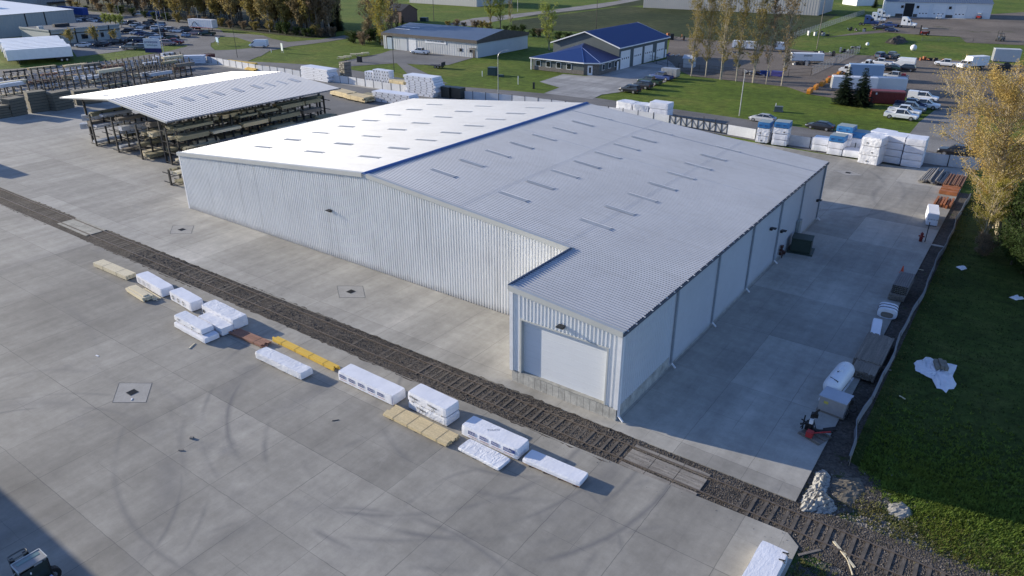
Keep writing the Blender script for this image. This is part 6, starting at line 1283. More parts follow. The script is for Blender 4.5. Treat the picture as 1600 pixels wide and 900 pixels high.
wher = lambda u, v: ('beside the factory end wall' if u < 160 and v < 40 else 'before the grey office block' if u < 195 and v > 60 else 'in the far row under the woods' if v < 39 else 'in the back row of the factory car park' if v < 48 else 'in the middle row of the factory car park' if v < 58 else 'in the front row of the factory car park' if v < 68 else 'on the kerb by the factory sign')
CN = {'lightblue': 'light blue', 'pink': 'faded pink'}
kn = {'sedan': 'sedan', 'suv': 'sport utility car', 'pickup': 'pickup'}; seen = {}
for (u, v, c, k, o) in lot:
    base = f'{CN.get(c, c)} {kn[k]} {wher(u, v)}'; seen.setdefault(base, []).append((u, v, c, k, o))
for base, ls in seen.items():
    ls.sort()
    for i, (u, v, c, k, o) in enumerate(ls):
        lab = base if len(ls) == 1 else base+(', the left one' if i == 0 else ', the right one' if i == len(ls)-1 else ', between two alike')
        V(k, c, u, v, (40, 215, 125)[o]+random.uniform(-6, 6), lab, 'cars in the factory car park', tiny=False)
thing('skip', MB().box(0, 0, 0, 6, 2.4, 2.2, 0, -.05), BLT, 'blue waste container at the far edge of the car park', 'container', (*g(241, 25), -.1), .6)
r = root('waste_container', 'dark rusty red container in the far yard corner', 'container', (*g(327, 96), 0), .1); part('body', MB().box(0, 0, .1, 2.6, 2.2, 1.9, 0, -.08), mat('dark_maroon', (.10, .02, .02), .6), r); part('rim', MB().box(0, 0, 2.0, 2.9, .15, .12).box(0, 1.1, 2.0, 2.9, .15, .12), CHAS, r)
# ================================================================== near machine at the lower left: piggyback forklift
cx, cy = g(43, 873, 2.6)
fk = root('forklift', 'large dark forklift with a flat cab roof parked in the shade at the lower left', 'forklift', (cx, cy, 0), R_(90)); fk.scale = (.5, .68, .93)
def fp(n, b, m, **k): return part(n, b, m, fk, **k)
MK = mat('machine_black', (.018, .019, .02), .4, .1, .2, 3); CG = mat('cab_roof_grey', (.23, .235, .235), .5, 0, .12, 1); TG = mat('tinted_glass', (.03, .042, .04), .06, 0, .1, 1, spec=.8)
FKH = 2.55
fp('cab_roof', MB().b2(-1.25, 1.35, -.62, .62, FKH, FKH+.07), CG); fp('roof_panel', MB().b2(-1.0, 1.1, .08, .45, FKH+.072, FKH+.085), mat('roof_glass', (.16, .24, .23), .2)); fp('roof_edge', MB().b2(-1.25, 1.35, .60, .68, FKH-.05, FKH+.1).b2(-1.30, -1.22, -.62, .62, FKH-.05, FKH+.1).b2(1.32, 1.40, -.62, .62, FKH-.05, FKH+.1), mat('edge_pale', (.42, .45, .45), .5))
for x in (-1.2, 1.3):
    for y in (-.62, .6): fp('cab_post', MB().box(x, y, .9, .11, .11, FKH-.9), MK)
fp('cab_glass', MB().b2(-1.12, 1.22, -.60, -.58, 1.3, FKH-.12), TG); fp('cab_glass', MB().b2(1.28, 1.30, -.55, .55, 1.3, FKH-.12), TG); fp('cab_glass', MB().b2(-1.20, -1.18, -.55, .55, 1.3, FKH-.12), TG)
fp('body', MB().b2(-1.35, 1.5, -1.0, .75, .55, 1.3), MK); fp('rear_body', MB().b2(-1.2, 1.3, -2.3, -1.0, .6, 1.2), MK)
fp('seat', MB().box(.5, -.1, 1.3, .5, .5, .15).box(.75, -.1, 1.4, .12, .5, .6), CHAS); fp('dash', MB().box(-.7, .1, 1.3, .3, .6, .4), CHAS); fp('sticker', MB().box(-.35, -.61, 2.1, .12, .01, .14).box(-1.0, -.61, 1.55, .2, .01, .1), WHITE)
fp('cylinder', MB().tube((.1, -1.2, 1.35), (1.1, -1.0, 1.45), .17, n=12), mat('bottle_blue', (.28, .33, .52), .3, .1)); fp('cylinder_band', MB().tube((.45, -1.13, 1.385), (.52, -1.115, 1.39), .175, n=12), MK)
fp('mast', MB().b2(-1.15, -.75, .95, 1.35, .2, FKH+.05), MK); fp('mast', MB().b2(.15, .55, .95, 1.35, .2, FKH+.05), MK)
b = MB(); pv = None
for i in range(15):
    t = i/14*math.pi*2; px = -.3+(.85 if math.cos(t) > 0 else .85)*math.copysign(abs(math.cos(t))**.5, math.cos(t)); py = 1.25+.3*math.copysign(abs(math.sin(t))**.7, math.sin(t))
    if pv: b.tube(pv, (px, py, FKH+.12), .055, n=8)
    pv = (px, py, FKH+.12)
fp('mast_crosshead', b, mat('mast_metal', (.16, .16, .155), .45, .4, .1, 3)); fp('mast_plate', MB().b2(-.72, .12, 1.12, 1.16, .9, 2.2), CHAS)
fp('antenna', MB().tube((-1.3, .1, 2.3), (-2.9, .35, 1.7), .03), GALV); fp('side_tank', MB().ball((-1.9, -.6, 1.2), .32, 10, 6), WRAPC)
wheels(fk, [(-1.6, .9), (1.7, .9), (0, -1.9)], .42, .3)
for o_ in fk.children:
    if o_.name.startswith('wheel'): o_.scale = (2, 1/.68, 1/.93); o_.location.z = .42/.93
thing('tan_sack', MB().ball((0, 0, .5), .55, 10, 7, .8), mat('sack_tan', (.20, .17, .10), .9, 0, .3, 3), 'tan lump of packing beside the large dark forklift', 'sack', (cx+1.9, cy+.9, 0))
# parked trailer out of frame whose shadow falls at the left edge of the slab
box_trailer(-138.5, 36.6, 180, 'white semi trailer standing outside the left edge on the slab', 16, 2.5, 2.9, 1.2)
# ================================================================== TREES
def leaf_mat(name, col, var=.5, tr=.35):
    m, N, L, B = mnodes(name); co = N.new('ShaderNodeTexCoord').outputs['Object']
    a = mix(N, L, 1.0, col, ramp(N, L, noise(N, L, co, 1.3, 4, .7), (.3, 1-var), (.7, 1+var)), 'MULTIPLY')
    a = mix(N, L, ramp(N, L, noise(N, L, co, .35, 3, .6), (.42, 0.0), (.62, .7)), a, tuple(min(1, c*k) for c, k in zip(col, (1.15, .98, .78))))
    L.new(a, B.inputs['Base Color']); B.inputs['Roughness'].default_value = .7; B.inputs['Specular IOR Level'].default_value = .2
    t = N.new('ShaderNodeBsdfTranslucent'); L.new(a, t.inputs[0]); ms = N.new('ShaderNodeMixShader'); ms.inputs[0].default_value = tr
    L.new(B.outputs[0], ms.inputs[1]); L.new(t.outputs[0], ms.inputs[2]); L.new(ms.outputs[0], N['Material Output'].inputs[0]); MATS[name] = m; return m
BARKW = mat('bark_pale', (.36, .32, .25), .9, 0, .35, 2, fine=.3); BARKD = mat('bark_dark', (.11, .09, .07), .9, 0, .3, 3, fine=.3)
LF = {'gold': leaf_mat('leaf_gold', (.42, .33, .12), .4), 'olive': leaf_mat('leaf_olive', (.27, .23, .08)), 'pale': leaf_mat('leaf_pale', (.28, .33, .08), .4), 'rust': leaf_mat('leaf_rust', (.27, .215, .115)), 'dullgold': leaf_mat('leaf_dullgold', (.32, .27, .12)), 'brown': leaf_mat('twig_brown', (.23, .18, .12)), 'green': leaf_mat('leaf_green', (.045, .075, .02)), 'dark': leaf_mat('needle_dark', (.018, .035, .016), .4, .1), 'lime': leaf_mat('leaf_lime', (.26, .30, .06), .4), 'yellowgreen': leaf_mat('leaf_yellowgreen', (.30, .27, .06), .4)}
def tree_mesh(h, prof, tr, nl, nleaf, ls, sd, up=.55, clump=.5, base=.15, sub=4, trunks=1, lean=.03, twig=True, flat=0):
    """prof(t) -> crown radius at relative height t; returns (trunk mesh builder, crown mesh builder)"""
    rnd = random.Random(sd); T = MB(); C = MB(); pts = []
    for ti in range(trunks):
        ox = (rnd.uniform(-.35, .35), rnd.uniform(-.35, .35)) if trunks > 1 else (0, 0); hh = h*(1 if ti == 0 else rnd.uniform(.75, .95)); P = []; x, y = ox; n = 7
        dx, dy = rnd.uniform(-lean, lean)+ox[0]*.06, rnd.uniform(-lean, lean)+ox[1]*.06
        for i in range(n+1):
            P.append(Vector((x, y, hh*i/n))); x += (dx+rnd.uniform(-lean, lean))*hh/n; y += (dy+rnd.uniform(-lean, lean))*hh/n
        for i in range(n): T.tube(P[i], P[i+1], tr*(1-i/n)**.8+.012, tr*(1-(i+1)/n)**.8+.01, 7, False)
        for k in range(nl//trunks):
            t = base+(1-base)*((k+rnd.random())/(nl//trunks))**.9; t = min(t, .97); i = min(n-1, int(t*n)); p = P[i].lerp(P[i+1], t*n-i)
            a = rnd.uniform(0, 6.283); R = prof(t)*rnd.uniform(.55, 1.15); e = up*rnd.uniform(.6, 1.3); d = Vector((math.cos(a), math.sin(a), e)).normalized(); q = p; r0 = max(.015, tr*.45*(1-t)); L_ = R/max(.25, math.hypot(d.x, d.y)); m_ = 3
            for s in range(m_):
                q2 = q+d*(L_/m_); T.tube(q, q2, r0*(1-s/m_)+.008, r0*(1-(s+1)/m_)+.006, 5, False)
                for j in range(sub):
                    w_ = rnd.random(); o = q.lerp(q2, w_); dd = (d+Vector((rnd.uniform(-1, 1), rnd.uniform(-1, 1), rnd.uniform(-.3, .9)))*.8).normalized(); ln = L_*rnd.uniform(.12, .32)*(1.25-s/m_*.6); e2 = o+dd*ln
                    if twig: T.tube(o, e2, .012+r0*.15, .006, 3, False)
                    pts.append((e2, ln)); 
                    if rnd.random() < .6: pts.append((o.lerp(e2, .55), ln*.7))
                q = q2; d = (d+Vector((rnd.uniform(-.25, .25), rnd.uniform(-.25, .25), rnd.uniform(-.05, .25)+(0 if up > 0 else -.15)))).normalized()
            pts.append((q, L_*.2))
    per = max(1, nleaf//max(1, len(pts)))
    for (p, ln) in pts:
        sg = max(.12, clump*(.5+ln*.25)); kk = int(per*rnd.uniform(.2, 1.8))
        for _ in range(kk):
            c = p+Vector((rnd.gauss(0, sg*.6), rnd.gauss(0, sg*.6), rnd.gauss(0, sg*.6))); a = Vector((rnd.uniform(-1, 1), rnd.uniform(-1, 1), rnd.uniform(-.6, 1))).normalized(); b_ = a.orthogonal().normalized(); b_.rotate(Matrix.Rotation(rnd.uniform(0, 6.28), 3, a)); c_ = a.cross(b_); s = ls*rnd.uniform(.5, 1.3)
            o = len(C.v); C.v += [tuple(c-b_*s), tuple(c+c_*s*.55), tuple(c+b_*s), tuple(c-c_*s*.55)]; C.f.append((o, o+1, o+2, o+3))
    C.m = [0]*len(C.f); return T, C
TP = {}
def tree(key, label, x, y, s=1.0, rz=0.0, group=None, name='tree', leaf=None, z=-.1, sz=None):
    """copies share meshes; key picks the growth form"""
    if key not in TP:
        f = FORMS[key]; T, C = tree_mesh(**f['k']); TP[key] = (T.mesh('trunk', f['bark']), C.mesh('crown', LF[f['leaf']]))
    r = root(name, label, 'tree', (x, y, z), rz, group); r.scale = (s, s, sz or s)
    ob('trunk', TP[key][0], r); c = ob('crown', TP[key][1], r)
    if leaf: c.material_slots[0].link = 'OBJECT'; c.material_slots[0].material = LF[leaf]
    return r
nar = lambda w_: (lambda t: w_*(.35+.9*math.sin(min(1, t*1.05)*3.0)**.8)*(1 if t < .8 else 1-(t-.8)*2.5))
rnd_ = lambda w_: (lambda t: w_*max(.15, math.sin(min(1, max(0, t*1.02))*3.1)**.6))
FORMS = {
 'birch_a': dict(k=dict(h=22, prof=nar(2.0), tr=.17, nl=70, nleaf=6500, ls=.15, sd=11, up=1.5, clump=.55, base=.13, sub=3), bark=BARKW, leaf='olive'),
 'birch_b': dict(k=dict(h=21, prof=nar(2.1), tr=.15, nl=72, nleaf=6500, ls=.15, sd=12, up=1.5, clump=.5, base=.16, sub=3, trunks=2), bark=BARKW, leaf='olive'),
 'birch_c': dict(k=dict(h=20, prof=nar(1.6), tr=.13, nl=50, nleaf=3800, ls=.15, sd=13, up=1.6, clump=.5, base=.2, sub=3), bark=BARKW, leaf='olive'),
 'wood_a': dict(k=dict(h=13, prof=rnd_(3.6), tr=.2, nl=34, nleaf=4600, ls=.3, sd=21, up=1.0, clump=.8, base=.2, sub=4), bark=BARKW, leaf='rust'),
 'wood_b': dict(k=dict(h=14, prof=rnd_(3.2), tr=.2, nl=32, nleaf=4200, ls=.3, sd=22, up=1.3, clump=.8, base=.22, sub=4, trunks=2), bark=BARKD, leaf='gold'),
 'wood_c': dict(k=dict(h=12, prof=rnd_(3.0), tr=.17, nl=34, nleaf=3600, ls=.26, sd=23, up=1.2, clump=.7, base=.15, sub=5), bark=BARKD, leaf='brown'),
 'bush': dict(k=dict(h=3.2, prof=rnd_(1.8), tr=.07, nl=26, nleaf=2600, ls=.14, sd=31, up=.8, clump=.45, base=.05, sub=4, trunks=3), bark=BARKD, leaf='brown'),
 'poplar_big': dict(k=dict(h=16, prof=lambda t: 6.0*max(.12, math.sin(min(1, t*1.0)*2.85)**.8), tr=.27, nl=80, nleaf=46000, ls=.075, sd=41, up=.85, clump=.55, base=.12, sub=7, trunks=2, lean=.035), bark=mat('bark_cream', (.48, .40, .27), .9, 0, .3, 2, fine=.25), leaf='gold'),
 'poplar_mid': dict(k=dict(h=9, prof=rnd_(2.7), tr=.13, nl=44, nleaf=11000, ls=.08, sd=42, up=1.3, clump=.45, base=.05, sub=6, trunks=3), bark=mat('bark_cream', (.48, .40, .27)), leaf='yellowgreen'),
 'green_bush': dict(k=dict(h=5.0, prof=rnd_(3.2), tr=.1, nl=40, nleaf=12000, ls=.11, sd=43, up=.6, clump=.6, base=.03, sub=5, trunks=3), bark=BARKD, leaf='green'),
 'park': dict(k=dict(h=13.5, prof=rnd_(3.8), tr=.24, nl=30, nleaf=3200, ls=.20, sd=51, up=1.2, clump=.8, base=.22, sub=4), bark=BARKD, leaf='lime'),
 'park_b': dict(k=dict(h=12.5, prof=rnd_(2.8), tr=.22, nl=36, nleaf=3800, ls=.20, sd=52, up=1.4, clump=.7, base=.12, sub=4), bark=BARKW, leaf='pale'),
 'park_c': dict(k=dict(h=15, prof=rnd_(3.9), tr=.3, nl=44, nleaf=6000, ls=.22, sd=53, up=1.2, clump=.8, base=.08, sub=5, trunks=3), bark=BARKW, leaf='yellowgreen'),
 'street': dict(k=dict(h=4.6, prof=rnd_(1.9), tr=.09, nl=26, nleaf=1300, ls=.2, sd=54, up=.9, clump=.5, base=.3, sub=3), bark=BARKD, leaf='olive'),
}
# row of birches
order = ['leftmost', 'second', 'third', 'fourth', 'fifth', 'sixth', 'seventh']
for i, (u, v, k, s, lf) in enumerate(((1080, 119, 'birch_a', .96, None), (1103, 119.5, 'birch_b', 1.0, None), (1127, 124.5, 'birch_b', 1.08, None), (1150, 127, 'birch_a', .92, None), (1175, 129.5, 'birch_b', 1.05, None), (1197, 131.5, 'birch_c', .95, 'brown'), (1221, 134, 'birch_a', 1.06, 'rust'))):
    x, y = g(u, v, -.1); tree(k, f'tall narrow spring birch, {order[i]} of the seven in a row across the lawn', x, y, s*.98, i*1.3, 'row of tall narrow birches', 'birch_tree', lf)
# big golden trees at the right edge
tree('poplar_big', 'tallest golden spring tree at the right edge, pale trunk leaning over the silt fence', -.2, 95.0, 1.08, .4, None, 'poplar_tree').rotation_euler.y = R_(-9)
tree('poplar_big', 'golden tree with bare white limbs half cut by the right edge', 3.6, 96.5, 1.05, 2.6, None, 'poplar_tree').rotation_euler.y = R_(-6)
tree('poplar_mid', 'young yellow green tree below the golden one, nearest the white bundles', -1.2, 97, .95, 1.0, 'young trees under the golden poplars', 'poplar_tree')
tree('poplar_mid', 'young yellow green multi-stemmed tree at the foot of the tallest golden tree', -1.4, 90.5, .8, 2.2, 'young trees under the golden poplars', 'poplar_tree')
tree('poplar_mid', 'golden brown young tree farther back by the road end of the silt fence', -2.2, 107, .9, 3.0, 'young trees under the golden poplars', 'poplar_tree', 'gold')
random.seed(11)
for i, (x, y, s, lb) in enumerate(((4.6, 88, 1.15, 'dark green bush at the right edge below the golden trees, highest of the group'), (7.5, 82, 1.1, 'dark bush cut by the right edge in the shade'), (1.6, 86.0, .7, 'low dark bush between the young tree and the shaded lawn'), (4.2, 81.8, .75, 'low dark bush next to the white plastic scrap at the right edge'), (8.5, 92, 1.3, 'green bush behind the dark ones at the right edge'), (3.5, 97, .9, 'dark bush between the two golden trunks'), (-1.0, 86.8, .45, 'small brown bush at the foot of the young yellow green tree'))):
    tree('green_bush', lb, x, y, s, i*1.1, 'dark bushes at the right edge', 'bush', 'brown' if i == 6 else None)
tree('poplar_big', 'golden tree almost wholly beyond the right edge, behind the other two', 5.0, 106, 1.0, 4.4, None, 'poplar_tree')
for i, (x, y, s, lb) in enumerate(((2.2, 90.5, 1.25, 'broad dark bush right below the trunk of the tallest golden tree'), (5.0, 85.0, 1.3, 'broad dark bush at the right edge, lowest of the high ones'), (6.5, 79.0, .9, 'dark bush farthest down the right edge'), (2.8, 84.0, .8, 'round dark bush beside the low one at the shaded lawn'), (6.0, 95, 1.6, 'high dark thicket behind the bushes at the right edge'))):
    tree('green_bush', lb, x, y, s, i*1.7+.4, 'dark bushes at the right edge', 'bush')
# woods at the upper left
random.seed(21); n = 0
WL = [((-330, 150), (-252, 160)), ((-395, 205), (-330, 150))]
edge = [g(100, 10), g(170, 20), g(250, 31), g(330, 40), g(420, 50), g(480, 57), g(520, 57)]
K = ['wood_a', 'wood_b', 'wood_c']; KL = {'rust': 'rusty golden', 'dullgold': 'golden', 'brown': 'bare brown', 'olive': 'olive'}
cnt = {}
for row in range(6):
    for i in range(17):
        t = (i+random.uniform(.1, .9))/17*(len(edge)-1); k = min(len(edge)-2, int(t)); a, c = edge[k], edge[k+1]; x = a[0]+(c[0]-a[0])*(t-k); y = a[1]+(c[1]-a[1])*(t-k)
        d = 2.5+row*7+random.uniform(-2, 2); x -= d*.72; y += d*.69
        ky = random.choice(K); lf = random.choice(['rust', 'dullgold', 'brown', 'brown', 'olive']); where = ['front edge', 'second rank', 'third rank', 'fourth rank', 'fifth rank', 'back'][row]; side = 'left end' if t < 1.5 else 'left half' if t < 3 else 'middle' if t < 4.2 else 'right end'
        tree(ky, f'{KL[lf]} tree in the {where} of the dense woods, {side}', x, y, random.uniform(1.0, 1.4), random.uniform(0, 6), f'{KL[lf]} trees in the {where} of the woods, {side}', 'tree', lf)
random.seed(23)
bx = MB()
T, C = tree_mesh(**FORMS['bush']['k']); TPb = (T.mesh('stems', BARKD), C.mesh('foliage', LF['brown']))
def bush(x, y, s, label, group, leaf=None, key=None):
    r = root('bush', label, 'bush', (x, y, -.1), random.uniform(0, 6), group); r.scale = (s, s, s*random.uniform(.7, 1)); ob('stems', TPb[0], r); c = ob('foliage', TPb[1], r)
    if leaf: c.material_slots[0].link = 'OBJECT'; c.material_slots[0].material = LF[leaf]
    return r
for i in range(26):
    t = (i+.5)/26*(len(edge)-1); k = min(len(edge)-2, int(t)); a, c = edge[k], edge[k+1]; x = a[0]+(c[0]-a[0])*(t-k); y = a[1]+(c[1]-a[1])*(t-k)
    bush(x+random.uniform(-1, 1), y+random.uniform(-1, 1), random.uniform(.8, 1.3), 'low brown scrub at the foot of the dense woods behind the wire fence', 'scrub at the foot of the woods', random.choice([None, 'olive', 'green']))
# conifers
def spruce(u, v, h, rad, label, sd, name='spruce_tree', group=None, loc=None):
    rnd = random.Random(sd); x, y = loc or g(u, v, -.1); r = root(name, label, 'tree', (x, y, -.1), rnd.uniform(0, 6), group)
    part('trunk', MB().tube((0, 0, 0), (0, 0, h), .14, .02, 7, False), BARKD, r); C = MB(); nlev = int(h/.26)
    for i in range(nlev):
        z = .25+(h-.3)*i/nlev; R = rad*(1-z/h)**.85+.08; nb = max(7, int(R*11))
        for k in range(nb):
            a = rnd.uniform(0, 6.283); L_ = R*rnd.uniform(.65, 1.12); ns = max(2, int(L_/.16))
            for s in range(ns):
                q = (s+.5)/ns*L_; zz = z-.28*q+rnd.uniform(-.05, .05)+.05*q*q; w_ = .34*(1.3-q/L_*.7)
                for sg in (-1, 1):
                    c0 = Vector((math.cos(a)*q, math.sin(a)*q, zz)); sd_ = Vector((-math.sin(a)*sg, math.cos(a)*sg, -.25)); fw = Vector((math.cos(a), math.sin(a), 0)); o = len(C.v)
                    C.v += [tuple(c0), tuple(c0+sd_*w_*rnd.uniform(.8, 1.5)+fw*.08), tuple(c0+fw*.34+sd_*w_*.3)]; C.f.append((o, o+1, o+2))
    C.m = [0]*len(C.f); part('crown', C, LF['dark'], r) if 0 else ob('crown', C.mesh('crown', LF['dark']), r); return r
spruce(1317, 162, 7.6, 2.5, 'dark spruce on the lawn beside the red container, left of the pair', 1); spruce(1343, 165, 7.7, 2.6, 'dark spruce on the lawn beside the red container, right of the pair', 2)
spruce(1367, 12, 5.5, 1.8, 'small dark spruce far back by the truck shop', 3); spruce(518, 50, 13, 2.4, 'dark conical spruce at the right end of the woods, left of two', 4); spruce(530, 48, 12, 2.2, 'dark conical spruce at the right end of the woods, right of two', 5)
spruce(621, 42, 3.6, 1.0, 'small dark spruce beside the brick hut, left one', 6); spruce(629, 41, 4.2, 1.2, 'small dark spruce beside the brick hut, right one', 7)
# trees in the middle distance
x, y = g(598, 70); tree('park_c', 'big yellow green multi-stemmed tree left of the chain shop', x, y, 1.0, 0, None, 'tree'); x, y = g(578, 62); tree('park_c', 'spreading yellow green tree behind the big one left of the chain shop', x, y, .9, 2, None, 'tree', 'rust'); x, y = g(612, 62); tree('park_b', 'pale trunked tree touching the corner of the chain shop', x, y, 1.15, 1, None, 'tree', 'brown')
for i in range(9):
    x, y = g(548+i*6.5+random.uniform(-2, 2), 68+random.uniform(-4, 3)); bush(x, y, random.uniform(.9, 1.4), 'brown undergrowth at the foot of the big tree by the chain shop', 'undergrowth by the chain shop', random.choice([None, 'green']))
for (u, v, k, s, lb) in ((767, 46.5, 'park', 1.0, 'sparse lime green tree behind the chain shop roof, left of three'), (782, 47, 'park', .85, 'sparse tree behind the chain shop roof, middle of three'), (797, 46, 'birch_c', .6, 'thin bare tree behind the chain shop roof, right of three'), (858, 78, 'park_b', 1.0, 'pale green tree between the chain shop and the blue roofed shop')):
    x, y = g(u, v); tree(k, lb, x, y, s, u*.1, None, 'tree')
for i in range(16):
    x, y = g(700+i*13+random.uniform(-3, 3), 41+i*1.6+random.uniform(-2, 2)); bush(x, y, random.uniform(.7, 1.2), 'brownish green bush in the hedge behind the two shops', 'hedge bushes behind the shops', random.choice([None, 'green', 'olive']))
for (u, v, s, lb) in ((112, 72, 1.0, 'small round tree before the grey office block, left one'), (150, 70, 1.1, 'small round tree before the grey office block, middle one'), (180, 67, .8, 'small bare tree at the right end of the grey office block')):
    x, y = g(u, v); tree('street', lb, x, y, s, u, None, 'tree')
for i in range(4):
    x, y = g(166+i*8, 41+i*.8); tree('street', 'pale leafy tree at the end of the grey office block before the parked cars', x, y, .95, i, 'pale trees at the end of the office block', 'tree', 'pale')

# ================================================================== STREET FURNITURE, poles, wire fences
def pole(u, v, h, label, name='utility_pole', r0=.13, m=None, arm=None, col=WOODG):
    x, y = g(u, v, -.1); r = root(name, label, 'pole', (x, y, -.1)); part('pole', MB().tube((0, 0, 0), (0, 0, h), r0, r0*.6, 8), m or col, r); return r
pole(931, 54, 16, 'tall dark wooden utility pole behind the blue roof', col=BARKD); pole(678, 33, 16, 'tall dark utility pole on the green beyond the chain shop', col=BARKD); pole(1276, 77, 17, 'tall utility pole standing in the grass by the wire fence', col=WOODG)
pole(809, 18.5, 12, 'slim pale pole beside the field road at the top', 'flag_pole', .1, GALV); pole(1155, 181, 8.6, 'pale grey street light pole on the lawn behind the rear stacks', 'street_light', .11, GALV); pole(616, 112, 8.2, 'dark slim street light pole in front of the chain shop lot', 'street_light', .09, DARK)
r = pole(778.5, 148, 8.0, 'pale curved arm street lamp behind the warehouse roof', 'street_light', .09, GALV)
b = MB(); pv = Vector((0, 0, 8.0))
for i in range(1, 8): t = i/7*1.5; q = Vector((1.6*math.sin(t)*.81, 1.6*math.sin(t)*.58, 8.0+1.2*(1-math.cos(t)))) ; q = Vector((1.9*(1-math.cos(t))*.81, 1.9*(1-math.cos(t))*.58, 8.0+1.4*math.sin(t))); b.tube(pv, q, .06, n=6); pv = q
part('arm', b, GALV, r); part('lamp_head', MB().box(pv.x+.2, pv.y+.15, pv.z-.1, .7, .35, .16, .62), GALV, r)
pole(258, 92, 13, 'tall pale pole beside the blue and white factory sign', 'street_light', .12, GALV); pole(371, 90, 9, 'thin dark pole at the corner of the road junction', 'street_light', .08, DARK)
for (u, v, h, lb) in ((263, 46, 8, 'dark lamp post in the middle of the factory car park'), (191, 42, 8, 'lamp post at the back left of the factory car park'), (312, 45, 8, 'lamp post in front of the swoosh trailer'), (247, 27, 8, 'lamp post by the blue waste container')): pole(u, v, h, lb, 'street_light', .1, GALV)
# factory sign
A = V2(g(228, 82)); B_ = V2(g(253, 82.5)); l = (B_-A).length; an = math.atan2((B_-A).y, (B_-A).x); r = root('sign_board', 'large white and navy factory sign on the grass before the car park', 'sign', (A.x, A.y, -.1), an)
part('panel', MB().b2(0, l, -.2, .2, 1.4, 4.2), mat('sign_panel', (.62, .65, .70), .5), r); part('band', MB().b2(0, l, -.23, .2, .1, 1.38), mat('navy_band', (.015, .02, .12), .5), r); txt('lettering', 'powerplex', 1.0, INK, r, (l*.47, -.22, 3.25), (R_(90), 0, 0), .005); txt('lettering', 'technologies', .7, mat('print_teal', (.08, .18, .24), .6), r, (l*.5, -.22, 2.35), (R_(90), 0, 0), .005)
def small_box(u, v, sx, sy, sz, m, label, name, cat, rot=.2, cap=True):
    x, y = g(u, v, -.1); b = MB(); b.box(0, 0, .08, sx, sy, sz-.15, 0, .03); b.box(0, 0, 0, sx*1.2, sy*1.2, .08); b.box(0, 0, sz-.08, sx*1.05, sy*1.05, .08); return thing(name, b, m, label, cat, (x, y, -.1), rot)
UB = mat('utility_green', (.03, .06, .065), .5); small_box(770, 117, 2.1, 1.8, 1.9, UB, 'dark green utility cabinet on the lawn left of the blue roofed shop', 'utility_cabinet', 'cabinet'); small_box(783, 120, 1.2, .8, .5, UB, 'low grey green lump beside the utility cabinet', 'utility_cabinet', 'cabinet'); small_box(1216, 174, 1.5, 1.2, 1.0, mat('utility_grey', (.12, .14, .14), .5), 'grey utility box on the lawn beyond the rear stacks', 'utility_cabinet', 'cabinet'); small_box(663, 33, 3, 2.4, 1.5, UB, 'dark green box on the green near the tall pole', 'utility_cabinet', 'cabinet')
small_box(562, 97, 1.2, .9, 1.5, CHAS, 'dark waste bin beside the chain shop drive', 'waste_bin', 'bin'); small_box(541, 101, .5, .4, 1.2, CHAS, 'dark mailbox at the corner of the chain shop drive', 'mailbox', 'mailbox'); small_box(834, 138.5, .35, .4, 1.4, CHAS, 'small mailbox at the edge of the blue shop drive', 'mailbox', 'mailbox')
for (u, v, h, lb) in ((753.5, 119.5, 1.8, 'short white marker post by the utility cabinet'), (809.5, 132, 2.6, 'thin pale sign post on the lawn before the blue shop'), (1211, 173, 2.0, 'short white post beside the grey utility box'), (424, 82, 1.2, 'small white marker post on the grass island')):
    x, y = g(u, v, -.1); r = root('marker_post', lb, 'post', (x, y, -.1)); part('post', MB().box(0, 0, 0, .11, .11, h*.75), WHITE, r)
x, y = g(441.5, 82); r = root('road_sign', 'pale square sign on the grass island by the junction', 'sign', (x, y, -.1), -.3); part('panel', MB().box(0, 0, .6, 1.5, .12, 2.2), mat('sign_pale', (.45, .52, .50), .5), r); part('post', MB().box(-.6, 0, 0, .1, .1, .6), GALV, r); part('post', MB().box(.6, 0, 0, .1, .1, .6), GALV, r)
x, y = g(340.5, 70); r = root('road_sign', 'small blue sign on the grass island by the car park', 'sign', (x, y, -.1), -.3); part('panel', MB().box(0, 0, .9, 2.6, .12, 1.5), mat('sign_blue', (.22, .36, .50), .5), r); part('post', MB().box(0, .1, 0, .12, .12, .9), GALV, r)
for i, (u, v) in enumerate(((534, 93), (543, 91.5), (553, 88), (561, 87.5), (571, 86))):
    x, y = g(u, v, -.1); r = root('picnic_table', f'weathered picnic table on the grass by the chain shop drive, {["leftmost", "second", "third", "fourth", "rightmost"][i]} of five', 'picnic table', (x, y, -.1), .3+i*.2, 'picnic tables by the chain shop drive')
    part('tabletop', MB().box(0, 0, .72, 2.2, .8, .06), WOODC, r)
    for s in (-1, 1): part('bench', MB().box(0, s*.75, .42, 2.2, .3, .05), WOODC, r); part('leg', MB().tube((s*.8, -.75, 0), (s*.8, .2, .72), .05).tube((s*.8, .75, 0), (s*.8, -.2, .72), .05), WOODG, r)
for (u, v, s, lb) in ((1426.5, 79, 1.7, 'white round tank lying in the grass strip'), (1355, 71.5, 1.0, 'small white ball shaped tank in the grass strip')):
    x, y = g(u, v, -.1); r = root('round_tank', lb, 'tank', (x, y, -.1)); part('tank', MB().ball((0, 0, s*.5), s*.55, 12, 8), WHITE, r, smooth=True); part('cap', MB().tube((0, 0, s*1.0), (0, 0, s*1.12), .15), GALV, r)
heap([g(1384, 66), g(1395, 62), g(1406, 61), g(1417, 65), g(1400, 69)], 1.5, 'dark heap of soil at the edge of the rear gravel lot', mat('soil_dark', (.07, .06, .05), .95, 0, .3, 1, fine=.3), 'soil_heap', 9, .8, cat='soil heap')
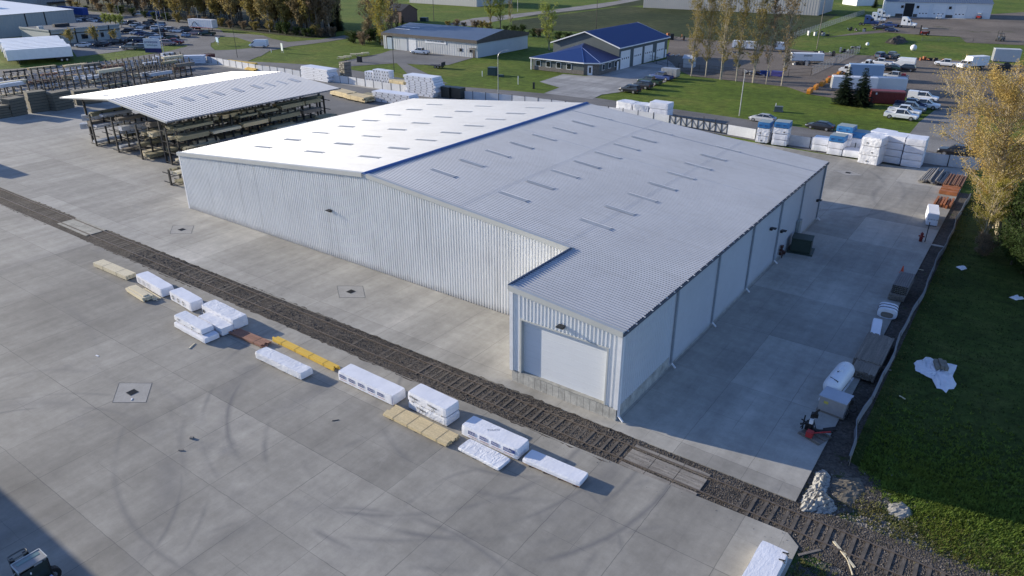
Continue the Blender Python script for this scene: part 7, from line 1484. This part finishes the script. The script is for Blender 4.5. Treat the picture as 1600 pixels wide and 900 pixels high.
def wire_fence(pxs, h, label, step=3.0, m=None, mesh=True):
    P = [g(*p, -.1) for p in pxs]; r = root('wire_fence', label, 'fence', (P[0][0], P[0][1], -.1)); X0, Y0 = P[0]; m = m or GALV
    for a, c in zip(P, P[1:]):
        l = math.hypot(c[0]-a[0], c[1]-a[1]); n = max(1, int(l/step)); an = math.atan2(c[1]-a[1], c[0]-a[0]); b = MB(); mx, my = (a[0]+c[0])/2-X0, (a[1]+c[1])/2-Y0
        for z in (h-.05, h*.5, .1): b.box(mx, my, z, l, .04, .05, an)
        k = 0.25
        while k < l: b.box(a[0]-X0+math.cos(an)*k, a[1]-Y0+math.sin(an)*k, .1, .02, .02, h-.15, an); k += .33
        part('mesh', b, m, r)
        for k in range(n+1): part('post', MB().box(a[0]-X0+(c[0]-a[0])*k/n, a[1]-Y0+(c[1]-a[1])*k/n, 0, .09, .09, h+.1), m, r)
    return r
wire_fence([(1240, 60), (1350, 22)], 2.0, 'pale chain link fence running up to the truck shop', 3.5); wire_fence([(1267, 118), (1342, 83)], 2.2, 'pale chain link fence beside the enclosed white trailer', 3.2); wire_fence([(1267, 118), (1195, 122), (1060, 110), (1010, 95), (985, 101)], 1.8, 'thin wire fence behind the birches to the garage wall', 5, DARK)
wire_fence([(110, 14), (200, 20), (330, 34), (420, 42), (455, 45), (475, 54)], 2.0, 'grey wire fence along the front of the dense woods', 4, mat('wire_dark', (.16, .155, .14), .6)); 
wire_fence([(1440, 64), (1520, 66), (1600, 70), (1680, 76)], 1.1, 'thin wire fence through the tall grass strip at the right', 5, mat('wire_dark', (.16, .155, .14)))
# ---- weeds and grass clumps near the camera (uncountable)
def tufts(name, n, fn, m, s0, s1, z=-.14, nb=5):
    b = MB()
    for _ in range(n):
        x, y = fn(); 
        if x is None: continue
        s = random.uniform(s0, s1)
        for k in range(nb):
            a = random.uniform(0, 6.28); w_ = s*.16; l = s*random.uniform(.4, 1.0); lx, ly = math.cos(a)*l*.7, math.sin(a)*l*.7; ox, oy = x+random.uniform(-s, s)*.4, y+random.uniform(-s, s)*.4
            b.add([(ox-math.sin(a)*w_, oy+math.cos(a)*w_, z), (ox+math.sin(a)*w_, oy-math.cos(a)*w_, z), (ox+lx, oy+ly, z+l)], [(0, 1, 2)])
    o = ob(name, b.mesh(name, m)); o['kind'] = 'stuff'; return o
random.seed(31)
GT = leaf_mat('tuft_green', (.135, .20, .032), .5); GT2 = leaf_mat('tuft_weed', (.16, .17, .06), .5)
def lawn():
    x = random.uniform(-3.6, 16); y = 37.3+abs(random.gauss(0, 5.5))
    if y < 37.7+random.uniform(-.4, .7)+max(0, 1.6-x)*.9: return (None, None)
    return (x, y)
tufts('grass', 26000, lawn, GT, .08, .26)
tufts('grass', 16000, lambda: (random.uniform(-4, 26), random.uniform(42, 92)), leaf_mat('tuft_shade_tint', (.03, .048, .014), .4), .06, .18, nb=3)  # dark copy of the tufts, shade painted into the leaf colour
tufts('weeds', 3500, lambda: (random.gauss(2.5, 3.5), random.gauss(38.6, .9)), GT2, .06, .2, -.12); tufts('weeds', 1300, lambda: (random.uniform(-4.4, 6), random.gauss(31.2, .8)), GT2, .08, .28, -.12); tufts('weeds', 900, lambda: (random.uniform(-4.4, -3.4), random.uniform(43, 108)), GT2, .05, .16, -.10)
